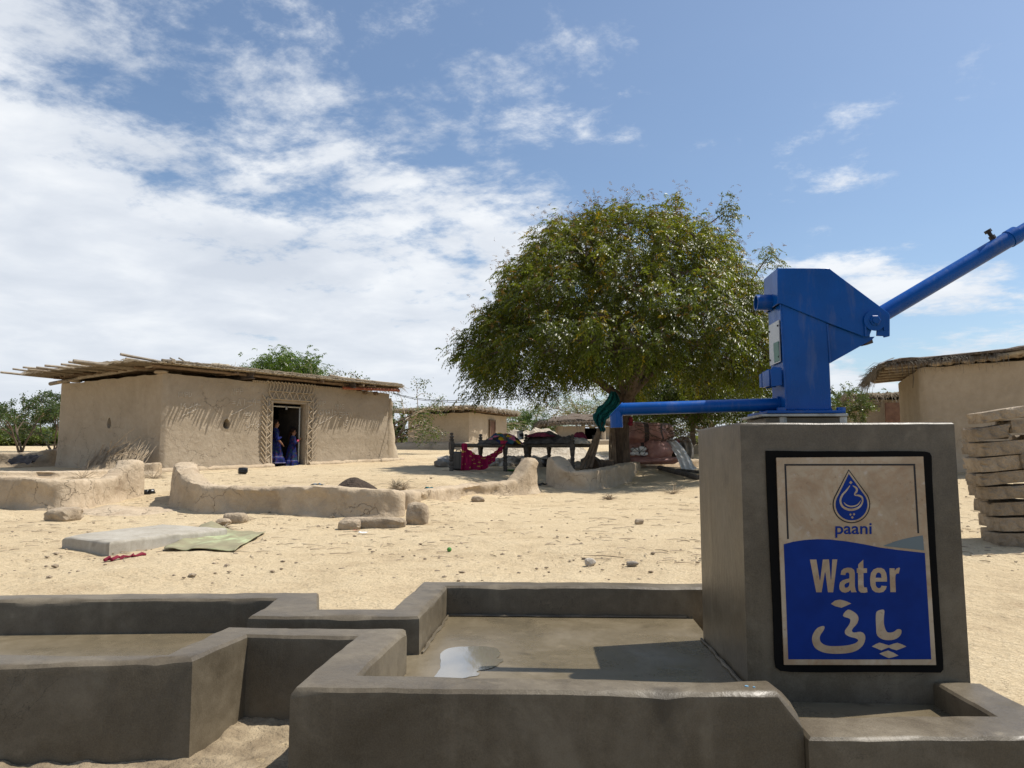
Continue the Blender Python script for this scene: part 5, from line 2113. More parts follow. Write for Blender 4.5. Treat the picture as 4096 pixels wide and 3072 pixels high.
def bent(a, b, k=5, sag=.0, wob=.05):
    a, b = V(a), V(b)
    L = (b - a).length
    o = []
    w1 = V([RND.uniform(-1, 1) for _ in range(3)]) * wob * L
    for i in range(k + 1):
        t_ = i / k
        o.append(a.lerp(b, t_) + w1 * math.sin(math.pi * t_) + V((0, 0, sag * L * math.sin(math.pi * t_))))
    return o


# ---- the big neem tree
tb = ground(2487, 1858)
TD = 19.6
tb = at(2487, 1850, TD)
tb.z = gz(tb.x, tb.y)
neem = thing('neem_tree', tb, 'big round-crowned neem tree with reddish tips shading the yard', 'tree')
TC = at(2490, 1500, TD)          # crown axis
mb = MB()
fork = at(2502, 1600, TD)
tr = [V((tb.x, tb.y, tb.z - .2)), V((tb.x, tb.y, tb.z + .05)), at(2484, 1800, TD), at(2484, 1740, TD), at(2490, 1680, TD), at(2497, 1630, TD), at(2512, 1585, TD)]
mb.tube(tr, [.36, .27, .225, .21, .205, .215, .22], 14, jit=.05)
part(mb, 'trunk', M['bark'], neem, 1.2)


def env(phi, z):
    """crown radius at height z (metres above the survey origin)"""
    pts = [(2.9, 3.6), (3.1, 4.15), (3.5, 4.25), (4.2, 4.02), (5.1, 3.6), (6.0, 3.1), (6.6, 2.5), (7.1, 1.75), (7.4, .9), (7.55, .1)]
    for (z0, r0), (z1, r1) in zip(pts[:-1], pts[1:]):
        if z0 <= z <= z1:
            r = r0 + (r1 - r0) * (z - z0) / (z1 - z0)
            return r * (1 + (.08 * noise.noise(V((math.cos(phi) * 1.6, math.sin(phi) * 1.6, z * .7)))) + .065 * noise.noise(V((math.cos(phi) * 4, math.sin(phi) * 4, z * 2.0))))
    return .0


clumps = []
tries = 0
NSH, NALL = 340, 540
while len(clumps) < NALL and tries < 90000:
    tries += 1
    z = RND.uniform(2.95, 7.9) if len(clumps) < NSH else RND.uniform(3.05, 6.5)
    phi = RND.uniform(0, 2 * math.pi)
    R_ = env(phi, z)
    if R_ <= .05:
        continue
    if len(clumps) < NSH:
        rr = R_ * RND.uniform(.86, 1.02)
    else:
        rr = R_ * RND.uniform(.15, .84)
    p = V((TC.x + rr * math.cos(phi), TC.y + rr * math.sin(phi), z))
    if all((p - q).length > (.44 if len(clumps) < NSH else .40) for q in clumps):
        clumps.append(p)
# stray sprays that break the outline
stray = [(at(1835, 1400, TD), .30), (at(3072, 1030, TD), .30), (at(2215, 905, TD), .3), (at(2060, 1070, TD), .3), (at(1900, 1560, TD), .3), (at(2700, 815, TD), .3), (at(2900, 850, TD), .3)]
clumps += [p for p, _ in stray]
limb_top = V(tr[-1])
nlimb = 11
limbs = []
mbB = MB()
for i in range(nlimb):
    phi = 2 * math.pi * i / nlimb + RND.uniform(-.2, .2)
    z = RND.uniform(4.2, 6.4) if i % 3 else RND.uniform(6.4, 7.0)
    R_ = env(phi, z) * RND.uniform(.5, .68)
    if i % 4 == 1:
        z, R_ = RND.uniform(3.5, 4.0), 2.6
    tip = V((TC.x + R_ * math.cos(phi), TC.y + R_ * math.sin(phi), z))
    path = bent(limb_top + V((RND.uniform(-.1, .1), RND.uniform(-.1, .1), RND.uniform(-.25, .05))), tip, 8, .10, .05)
    mbB.tube(path, [.125 - .085 * j / 8 for j in range(9)], 7)
    limbs.append(path)
nodes = [q for pth in limbs for q in pth[3:]]
for c in clumps:
    q = min(nodes, key=lambda n_: (n_ - c).length + .6 * max(0, n_.z - c.z))
    path = bent(q, c, 5, .06, .06)
    L = (c - q).length
    mbB.tube(path, [.034 - .024 * j / 5 for j in range(6)], 5, caps=False)
    nodes += [path[2], path[3]]
B, D, LN, TI, RED = [], [], [], [], []
cen = np.array([TC.x, TC.y, 4.4])
for ci, c in enumerate(clumps):
    outer = ci < NSH or ci >= len(clumps) - len(stray)
    k = RND.randint(30, 42) if outer else RND.randint(20, 28)
    outd = unit((np.array(c) - cen)[None, :])[0]
    clump_t = RND.uniform(.62, 1.45)
    for j in range(k):
        off = NP.normal(0, .155, 3)
        p = np.array(c) + off
        d = unit((outd * .55 + NP.normal(0, .65, 3) + np.array([0, 0, -.05]))[None, :])[0]
        B.append(p)
        D.append(d)
        LN.append(RND.uniform(.26, .40))
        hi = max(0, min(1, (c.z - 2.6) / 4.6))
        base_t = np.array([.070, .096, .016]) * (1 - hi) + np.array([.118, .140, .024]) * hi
        u = RND.random()
        if u < .035:
            base_t = np.array([.28, .22, .02])
        elif u < .20:
            base_t = np.array([.13, .145, .028])
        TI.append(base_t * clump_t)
    if outer and (c.z > 3.2):
        for j in range(int(4 + 9 * hi)):
            RED.append(np.array(c) + outd * .28 + NP.normal(0, .16, 3) + np.array([0, 0, .10]))
B, D, LN, TI = np.array(B), np.array(D), np.array(LN), np.array(TI)
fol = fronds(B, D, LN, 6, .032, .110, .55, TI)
RED = np.array(RED)
rd = unit(NP.normal(0, .6, RED.shape) + np.array([0, 0, .9]))
rt_ = np.array([[.15, .075, .028]]) * NP.uniform(.7, 1.3, (len(RED), 1)) + NP.uniform(0, .03, (len(RED), 1)) * np.array([[.3, 1, .1]])
redf = fronds(RED, rd, np.full(len(RED), .15), 3, .016, .06, .3, rt_)
Vv, Fc, Tt = cat(fol, redf)
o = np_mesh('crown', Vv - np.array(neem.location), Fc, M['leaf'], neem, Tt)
tag(o, kind='stuff')
part(mbB, 'branch', M['branch'], neem, 1.2, kind='stuff')


def neem_small(name, base, top, halfw, label, n=120, tint=(.075, .12, .025), trunk_r=.1, zb=None, catg='tree', group=None, leaf=(.04, .15), k=(10, 16), elong=1.0):
    base = V(base)
    t = thing(name, base, label, catg, group)
    H = top - base.z
    zb = zb if zb is not None else base.z + H * .35
    cz = (zb + top) / 2
    rz = (top - zb) / 2
    mb, cl = MB(), []
    for _ in range(n):
        while True:
            q = V([RND.uniform(-1, 1) for _ in range(3)])
            if .35 < q.length < 1:
                break
        lump = .80 + .3 * noise.noise(q.normalized() * 2.1 + V((base.x, base.y, 0)))
        q = q * lump
        cl.append(V((base.x + q.x * halfw, base.y + q.y * halfw * elong, cz + q.z * rz)))
    fk = V((base.x, base.y, zb + rz * .1))
    mb.tube([base - V((0, 0, .2)), base.lerp(fk, .5) + V((RND.uniform(-.05, .05), 0, 0)), fk], [trunk_r * 1.25, trunk_r, trunk_r * .8], 8)
    part(mb, 'trunk', M['branch'], t, 1.2)
    mb = MB()
    for c in cl[:int(n * .6)]:
        mb.tube(bent(fk, c, 4, .08, .05), [trunk_r * .32, trunk_r * .24, trunk_r * .16, trunk_r * .1, trunk_r * .05], 4, caps=False)
    part(mb, 'branch', M['branch'], t, 1.2, kind='stuff')
    B, D, LN, TI = [], [], [], []
    for c in cl:
        f = RND.uniform(.7, 1.3)
        for j in range(RND.randint(*k)):
            B.append(np.array(c) + NP.normal(0, .16 * halfw / 2, 3))
            D.append(NP.normal(0, 1, 3) + np.array([0, 0, .15]))
            LN.append(RND.uniform(.25, .42))
            TI.append(np.array(tint) * f)
    fo = fronds(np.array(B), np.array(D), np.array(LN), 4, leaf[0], leaf[1], .5, np.array(TI))
    o = np_mesh('crown', fo[0] - np.array(base), fo[1], M['leaf'], t, fo[2])
    tag(o, kind='stuff')
    return t


def thorn_tree(name, base, H, spread_, label, tint=(.09, .115, .045), stems=3, density=1.0, depth=4, leafs=.09, group=None, catg='tree', r0=.07, lean=.5, seed=0, leafn=7):
    """open, spreading desert thorn tree: forked stems, long arching twigs and small leaf sprays"""
    rg = random.Random(seed * 17 + 3)
    base = V(base)
    t = thing(name, base, label, catg, group)
    mb, tw, tips = MB(), MB(), []

    def grow(p, d, L, r, lev):
        k = 4
        pts = [p]
        q, dd = p, d.copy()
        for i in range(k):
            dd = (dd + V((rg.uniform(-.25, .25), rg.uniform(-.25, .25), rg.uniform(-.06, .12) - .05 * lev))).normalized()
            q = q + dd * (L / k)
            pts.append(q)
        (mb if lev < 2 else tw).tube(pts, [r * (1 - .5 * i / k) for i in range(k + 1)], 6 if lev < 2 else 3, caps=False)
        if lev >= 2:
            for s in pts[1:]:
                tips.append((s, dd))
        if lev < depth:
            for j in range(rg.choice((2, 3, 3)) if lev else 3):
                nd = (dd + V((rg.uniform(-1, 1) * .85, rg.uniform(-1, 1) * .85, rg.uniform(-.35, .55)))).normalized()
                grow(pts[rg.choice((2, 3, 4)) if j else 4], nd, L * rg.uniform(.58, .82), r * .55, lev + 1)
    for s in range(stems):
        a = rg.uniform(0, 6.28)
        d = V((math.cos(a) * lean, math.sin(a) * lean, 1)).normalized()
        grow(base + V((rg.uniform(-.1, .1), rg.uniform(-.1, .1), -.1)), d, H * .36, r0, 0)
    # scale the whole to the wanted height and spread
    allv = np.array(mb.v + tw.v)
    zmax = allv[:, 2].max() - base.z
    rmax = np.percentile(np.abs(allv[:, 0] - base.x), 98)
    sx, sz = spread_ / max(rmax, .1), H / zmax

    def sc(p):
        return (base.x + (p[0] - base.x) * sx, base.y + (p[1] - base.y) * sx, base.z + (p[2] - base.z) * sz)
    mb.v = [sc(p) for p in mb.v]
    tw.v = [sc(p) for p in tw.v]
    part(mb, 'trunk', M['branch'], t, 1.2)
    part(tw, 'branch', M['twig'], t, None, kind='stuff')
    C, T = [], []
    for p, d in tips:
        if rg.random() > density:
            continue
        f = rg.uniform(.7, 1.3)
        q = np.array(sc(p))
        for j in range(leafn):
            C.append(q + NP.normal(0, .13 * spread_ / 3, 3))
            T.append(np.array(tint) * f)
    fo = quads(np.array(C), leafs, np.array(T))
    o = np_mesh('crown', fo[0] - np.array(base), fo[1], M['leaf'], t, fo[2])
    tag(o, kind='stuff')
    return t


def gpt(px, d, dz=0):
    p = at(px, 1820, d)
    return V((p.x, p.y, gz(p.x, p.y) + dz))


# bright tree behind the large house, and a grey bush in front of it
b_ = gpt(1150, 33)
neem_small('leafy_tree', b_, at(1150, 1392, 33).z, 2.45, 'bright green leafy tree showing above the roof of the large house', 110, (.080, .135, .025), .12, zb=at(1150, 1560, 33).z, k=(14, 20))
thorn_tree('thorn_tree', gpt(1225, 30.5), at(1225, 1455, 30.5).z - gpt(1225, 30.5).z, 1.7, 'grey-green thorny treetop just above the roof, in front of the leafy tree', (.11, .135, .075), 3, .9, 4, .08, seed=4, leafn=9)
thorn_tree('thorn_tree', gpt(1520, 31), at(1500, 1490, 31).z - gpt(1520, 31).z, 2.6, 'sparse thorn tree with long arching twigs at the right end of the large house', (.075, .11, .04), 3, .55, 4, .10, seed=8, leafn=5)
thorn_tree('thorn_bush', gpt(1588, 43), at(1588, 1625, 43).z - gpt(1588, 43).z, 1.2, 'dense thorny bush between the large house and the flat-roofed hut', (.085, .115, .05), 4, 1.0, 4, .10, seed=9, leafn=10, catg='bush', lean=.8)
# open thorn trees beyond the rubble
thorn_tree('thorn_tree', gpt(2270, 56), at(2270, 1570, 56).z - gpt(2270, 56).z, 6.0, 'wide pale airy thorn tree behind the thatched shelter', (.135, .165, .085), 4, .8, 4, .13, seed=12, lean=1.0, leafn=6, r0=.11)
thorn_tree('thorn_tree', gpt(2095, 50), at(2095, 1625, 50).z - gpt(2095, 50).z, 2.3, 'small fresh green thorn tree between the flat-roofed hut and the shelter', (.085, .15, .05), 3, 1.0, 4, .11, seed=13, leafn=10)
thorn_tree('thorn_tree', gpt(2560, 52), at(2560, 1590, 52).z - gpt(2560, 52).z, 4.5, 'grey thorn tree half hidden behind the neem trunk', (.12, .15, .075), 3, .9, 4, .12, seed=15, lean=.9)
thorn_tree('thorn_tree', gpt(1830, 47), at(1830, 1600, 47).z - gpt(1830, 47).z, 4.2, 'bare topped thorn tree rising behind the flat-roofed hut', (.10, .14, .06), 4, .5, 4, .11, seed=17, lean=.9)
thorn_tree('thorn_tree', gpt(2850, 46), at(2850, 1600, 46).z - gpt(2850, 46).z, 4.0, 'dim thorn tree far behind the second shade tree', (.08, .105, .045), 4, 1.0, 4, .12, seed=19)
thorn_tree('thorn_tree', gpt(3130, 44), at(3130, 1610, 44).z - gpt(3130, 44).z, 3.4, 'dim thorn tree directly behind the pump base', (.08, .105, .045), 4, 1.0, 4, .12, seed=20)
# second shade tree behind the neem, on its right
b2 = gpt(2776, 29)
neem_small('neem_tree', b2, at(2850, 1420, 29).z, 4.3, 'second dark shade tree with slim trunk behind the big neem on its right', 210, (.055, .080, .018), .11, zb=at(2776, 1700, 29).z, k=(16, 22), leaf=(.05, .17))
# right of the pump
neem_small('leafy_tree', gpt(3440, 46), at(3440, 1545, 46).z, 3.1, 'rounded green tree beyond the far hut on the right', 120, (.080, .115, .032), .14, zb=at(3440, 1750, 46).z, k=(14, 20), leaf=(.06, .2))
thorn_tree('thorn_bush', gpt(3375, 21), at(3348, 1535, 21).z - gpt(3375, 21).z, .75, 'wispy bush with one tall shoot just right of the pump flange', (.08, .115, .045), 3, .9, 4, .055, seed=23, leafn=7, catg='bush', r0=.03, lean=.35)
# far left trees
thorn_tree('acacia_tree', gpt(85, 36), at(80, 1565, 36).z - gpt(85, 36).z, 2.1, 'dark flat-crowned acacia with forked trunk at the far left', (.06, .095, .04), 3, .85, 4, .11, seed=31, leafn=11, r0=.06, lean=.45)
thorn_tree('acacia_tree', gpt(215, 40), at(190, 1540, 40).z - gpt(215, 40).z, 2.0, 'paler acacia partly hidden by the left end of the large house', (.06, .095, .045), 3, .8, 4, .12, seed=33, leafn=10, r0=.08, lean=.6)
for k, (px, d, top, hw, tn, lb) in enumerate(((-60, 52, 1700, 4.2, (.14, .17, .045), 'yellow-green scrub bush at the left edge beyond the acacia'), (70, 56, 1716, 3.8, (.13, .165, .045), 'yellow-green scrub bush behind the forked acacia trunk'), (190, 54, 1705, 3.4, (.11, .155, .04), 'yellow-green scrub bush beside the left end of the large house'))):
    b_ = gpt(px, d)
    t_ = thorn_tree('scrub_bush', b_, at(px, top, d).z - b_.z, hw, lb, tn, 6, 1.0, 4, .17, seed=41 + k, leafn=14, catg='bush', lean=1.1)
# far scrub that closes the horizon
C, T = [], []
for i in range(900):
    a = math.radians(RND.uniform(-48, 48))
    r = RND.uniform(95, 130)
    x, y = r * math.sin(a), r * math.cos(a)
    h = 2.2 + 1.3 * noise.noise(V((x * .06, y * .06, 0)))
    z0 = gz(x, y)
    f = RND.uniform(.7, 1.3)
    for j in range(26):
        C.append((x + RND.gauss(0, 1.2), y + RND.gauss(0, 1.2), z0 + abs(RND.gauss(0, .45)) * h))
        T.append(np.array((.085, .10, .045)) * f)
fo = quads(np.array(C), .55, np.array(T), stretch=1.5)
tag(np_mesh('scrubland', fo[0], fo[1], M['leaf'], None, fo[2]), 'distant line of grey-green desert scrub along the horizon', 'scrub', kind='stuff')

# ------------------------------------------------------------------ rope beds under the tree


def uvgrid(name, fn, nu, nv, mat, uvs=(1, 1), parent=None, loc=None, thick=.006):
    me = bpy.data.meshes.new(name)
    vv = [V(fn(i / nu, j / nv)) - (V(loc) if loc is not None else V((0, 0, 0))) for i in range(nu + 1) for j in range(nv + 1)]
    ff_ = [(i * (nv + 1) + j, (i + 1) * (nv + 1) + j, (i + 1) * (nv + 1) + j + 1, i * (nv + 1) + j + 1) for i in range(nu) for j in range(nv)]
    me.from_pydata([tuple(p) for p in vv], [], ff_)
    uv = me.uv_layers.new(name='UVMap')
    flat_ = []
    for f in ff_:
        for k in f:
            flat_ += [(k // (nv + 1)) / nu * uvs[0], (k % (nv + 1)) / nv * uvs[1]]
    uv.data.foreach_set('uv', flat_)
    for p in me.polygons:
        p.use_smooth = True
    me.update()
    o = link(name, me, mat, parent)
    if loc is not None and parent is None:
        o.location = loc
    if thick:
        s = o.modifiers.new('thickness', 'SOLIDIFY')
        s.thickness = thick
    return o


LEGP = [(.045, 0), (.055, .03), (.045, .06), (.062, .09), (.045, .115), (.058, .14), (.058, .20), (.042, .22), (.060, .26), (.042, .29), (.060, .33), (.044, .37), (.058, .41), (.062, .50)]
TOPP = [(.062, .50), (.072, .52), (.072, .66), (.060, .68), (.045, .70), (.062, .725), (.062, .745), (.034, .765), (.034, .775), (.055, .79), (.055, .81), (.026, .83), (.024, .845), (.040, .855), (.044, .88), (.030, .90), (.008, .905)]


def charpoy(label, A, D_, B_, zr):
    E_ = B_ + D_ - A
    t = thing('rope_bed', (A + E_) / 2, label, 'bed', 'rope beds under the neem tree')
    for p in (A, D_, E_, B_):
        g_ = gz(p.x, p.y)
        k = (zr - g_) / .60
        mb = MB()
        mb.lathe((p.x, p.y, g_), [(r, h * k if h <= .5 else .5 * k + (h - .5)) for r, h in LEGP], 12)
        mb.lathe((p.x, p.y, g_), [(r, .5 * k + (h - .5)) for r, h in TOPP[:4]], 4)
        mb.lathe((p.x, p.y, g_), [(r, .5 * k + (h - .5)) for r, h in TOPP[3:]], 12)
        part(mb, 'leg', M['oldwood'], t, .5)
    for (p, q) in ((A, D_), (D_, E_), (E_, B_), (B_, A)):
        mb = MB()
        mb.tube([V((p.x, p.y, zr)), V(((p.x + q.x) / 2, (p.y + q.y) / 2, zr - .012)), V((q.x, q.y, zr))], .036, 8)
        part(mb, 'rail', M['oldwood'], t, .9)
        L = (q - p).length
        mb = MB()
        k = int(L / .055)
        for i in range(2, k - 1):
            c = p.lerp(q, i / k)
            d = (q - p).normalized()
            for dd in (-.012, .012):
                mb.tube([V((c.x, c.y, zr - .006)) + d * (dd - .006), V((c.x, c.y, zr - .006)) + d * (dd + .006)], .043, 7)
        part(mb, 'rope_wrap', M['rope'], t, .9, kind='stuff')
    mb = MB()
    n_ = 34
    for i in range(1, n_):
        u = i / n_
        for (s0_, s1_) in ((A.lerp(D_, u), B_.lerp(E_, u)), (A.lerp(B_, u), D_.lerp(E_, u))):
            mid = (s0_ + s1_) / 2
            mb.tube([V((s0_.x, s0_.y, zr + .03)), V((mid.x, mid.y, zr - .02)), V((s1_.x, s1_.y, zr + .03))], .014, 4, caps=False)
    part(mb, 'rope_webbing', M['rope'], t, .9, kind='stuff')
    return t, E_


def flatp(px, d):
    p = at(px, 1820, d)
    return V((p.x, p.y, 0))


A1, D1, B1 = flatp(1806, 17.0), flatp(2021, 17.9), flatp(1922, 18.3)
ZR1 = 1.135
bed1, E1 = charpoy('weathered rope bed with a red dotted cloth hanging off its front rail', A1, D1, B1, ZR1)
A2, D2, B2 = flatp(2104, 18.7), flatp(2290, 18.0), flatp(2196, 19.8)
bed2, E2 = charpoy('weathered rope bed heaped with dark blankets, right of the red cloth', A2, D2, B2, 1.15)

# red dotted cloth over the front rail
gA = gz(A1.x, A1.y)


def redcloth(u, v_):
    uu = .16 + .80 * u
    p = A1.lerp(D1, uu)
    top = ZR1 + .035 - .30 * math.sin(math.pi * min(1, u * 1.0)) ** 1.2
    if u < .12:
        top = ZR1 + .04
    bot = gA + .02 + (.0 if u < .42 else (ZR1 - .06 - gA) * max(0, (u - .42) / .58) ** 1.5)
    z = top + (bot - top) * v_
    gather = math.sin(math.pi * u)
    spread_v = (1 - u) * -.10 * v_ if u < .3 else 0
    n_ = V((-.6, -.8, 0))
    off = -.05 - .05 * math.sin(u * 34 + v_ * 2.5) * (.3 + .7 * v_) - .03 * math.sin(u * 71) - .10 * v_ * (1 - u)
    d = (D1 - A1).normalized()
    outw = V((d.y, -d.x, 0))
    q = p + d * spread_v + outw * (-off)
    return (q.x, q.y, z + .02 * noise.noise(V((u * 9, v_ * 6, 0))))


o = uvgrid('dotted_cloth', redcloth, 70, 28, M['dots'], (1.7, 1.0), loc=(A1.x, A1.y, ZR1), thick=.004)
tag(o, 'dark red cloth with yellow dots draped from the front rail of the rope bed', 'cloth')


def heap(name, label, cat_, c, rx, ry, h, mat, seed, ang=0, q=2.4, ro=.12, nu=14, nv=34, folds=0):
    mb = MB()
    ca, sa = math.cos(ang), math.sin(ang)

    def fn(u, v_):
        r, a = u, v_ * 2 * math.pi
        x, y = rx * r * math.cos(a), ry * r * math.sin(a)
        e = V((x * 2.4 + seed * 5, y * 2.4, seed))
        z = h * max(0, 1 - r ** q) * (1 + ro * 2.4 * fbm(e, 3)) + (.02 * abs(math.sin(folds * (x + .4 * y) + 3 * noise.noise(e))) if folds else 0)
        k = 1 + ro * noise.noise(V((math.cos(a) * 2, math.sin(a) * 2, seed)))
        x, y = x * k, y * k
        return V((c[0] + x * ca - y * sa, c[1] + x * sa + y * ca, c[2] + z))
    mb.grid(fn, nu, nv)
    return tag(mb.build(name, mat, None, 1.2, local=tuple(c)), label, cat_)


p = at(2010, 1772, 18.3)
heap('patchwork_quilt', 'crumpled yellow and black patchwork quilt heaped on the left rope bed', 'quilt', (p.x, p.y, ZR1 + .03), .55, .5, .27, M['quilt'], 3, .6, 2.0, .16, folds=14)
p = at(1955, 1775, 17.9)
heap('dark_bedding', 'flat dark folded bedding beside the yellow quilt', 'bedding', (p.x, p.y, ZR1 + .03), .3, .3, .10, M['blanket'], 5, .4, 3, .1, folds=11)
p = at(2185, 1770, 18.8)
heap('blanket', 'grey blankets piled high on the right rope bed', 'blanket', (p.x, p.y, 1.18), .68, .45, .34, M['blanket'], 7, -.4, 1.7, .14, folds=12)
p = at(2160, 1748, 18.6)
heap('maroon_cloth', 'maroon patterned cloth thrown over the top of the grey blankets', 'cloth', (p.x, p.y, 1.36), .42, .22, .12, M['maroon'], 9, -.3, 2, .2, folds=13)
p = at(2265, 1770, 18.4)
heap('blanket', 'dark folded blanket between the grey pile and the maroon roll', 'blanket', (p.x, p.y, 1.18), .36, .35, .20, M['blanket'], 17, -.5, 2.6, .1, folds=15)
p = at(2316, 1757, 18.5)
heap('maroon_roll', 'round maroon cloth bundle at the right end of the rope bed', 'bundle', (p.x, p.y, 1.20), .24, .24, .30, M['maroon'], 11, 0, 2.6, .12, folds=16)
p = at(2318, 1768, 18.2)
heap('wool_roll', 'pale woolly folded blanket below the maroon bundle', 'blanket', (p.x, p.y, 1.175), .30, .22, .15, M['wool'], 13, .1, 3, .1, folds=18)
# tin on the leg of the left bed
pt = V((E1.x - .02, E1.y, ZR1 + .34))
pt = at(2083, 1755, 19.0)
t = thing('tin_can', (pt.x, pt.y, pt.z - .02), 'dented grey tin perched on the leg top between the two rope beds', 'tin')
mb = MB()
mb.lathe((pt.x, pt.y, pt.z - .02), [(.085, 0), (.088, .01), (.085, .02), (.085, .21), (.088, .22), (.085, .23), (.05, .235)], 14, axis=Matrix.Rotation(-.12, 3, 'Y'))
part(mb, 'can', M['steel'], t, .5)
mb = MB()
mb.lathe((pt.x, pt.y, pt.z + .05), [(.0865, 0), (.0865, .09)], 14, axis=Matrix.Rotation(-.12, 3, 'Y'))
part(mb, 'band', M['ink'], t, .5)


def jerrycan(name, label, c, size, rz, mat, tilt=0):
    t = thing(name, c, label, 'jerrycan')
    R3 = (Matrix.Rotation(rz, 3, 'Z') @ Matrix.Rotation(tilt, 3, 'X'))
    mb = MB()
    mb.box(V(c) + R3 @ V((0, 0, size[2] / 2)), size, R3)
    b = bevel_obj(part(mb, 'can_body', mat, t, .5), size[1] * .22, 3)
    mb = MB()
    h = size[2]
    mb.tube([V(c) + R3 @ V((-size[0] * .3, 0, h - .01)), V(c) + R3 @ V((-size[0] * .25, 0, h + .035)), V(c) + R3 @ V((size[0] * .12, 0, h + .035)), V(c) + R3 @ V((size[0] * .18, 0, h - .01))], .014, 7)
    part(mb, 'handle', mat, t, .9)
    mb = MB()
    mb.tube([V(c) + R3 @ V((size[0] * .33, 0, h - .01)), V(c) + R3 @ V((size[0] * .33, 0, h + .04))], .025, 10)
    part(mb, 'cap', mat, t, .6)
    for k in (-.22, .22):
        mb = MB()
        mb.box(V(c) + R3 @ V((size[0] * k, -size[1] * .5 - .001, h * .5)), (size[0] * .05, .012, h * .7), R3)
        part(mb, 'rib', mat, t, .5)
    return t


p = ground(1838, 1880)
p = V((flatp(1836, 17.6).x, flatp(1836, 17.6).y, 0))
p.z = gz(p.x, p.y)
jerrycan('jerrycan', 'tall black plastic jerrycan standing under the left end of the rope bed', p, (.30, .18, .46), -.4, M['plastic'])
p = ground(958, 1899)
jerrycan('jerrycan', 'small black jerrycan lying tipped over by the foot of the house wall', p + V((0, .14, .075)), (.20, .13, .27), .5, M['plastic'], 1.45)
p = ground(2185, 1868)
mb = MB()
mb.lathe(p, [(.10, 0), (.16, .06), (.17, .14), (.13, .19), (.14, .22), (.12, .22), (.10, .16)], 14)
tag(mb.build('cooking_pot', M['plastic'], None, .9), 'blackened round pot on the ground under the right rope bed', 'pot')
p = ground(2055, 1885)
mb = MB()
mb.lathe(p + V((0, 0, .005)), [(.10, 0), (.19, .018), (.20, .035), (.19, .030), (.10, .012)], 22)
tag(mb.build('plate', M['lime'], None, .9), 'bright green plate on the ground in front of the rope beds', 'plate')

# ------------------------------------------------------------------ people in the doorway


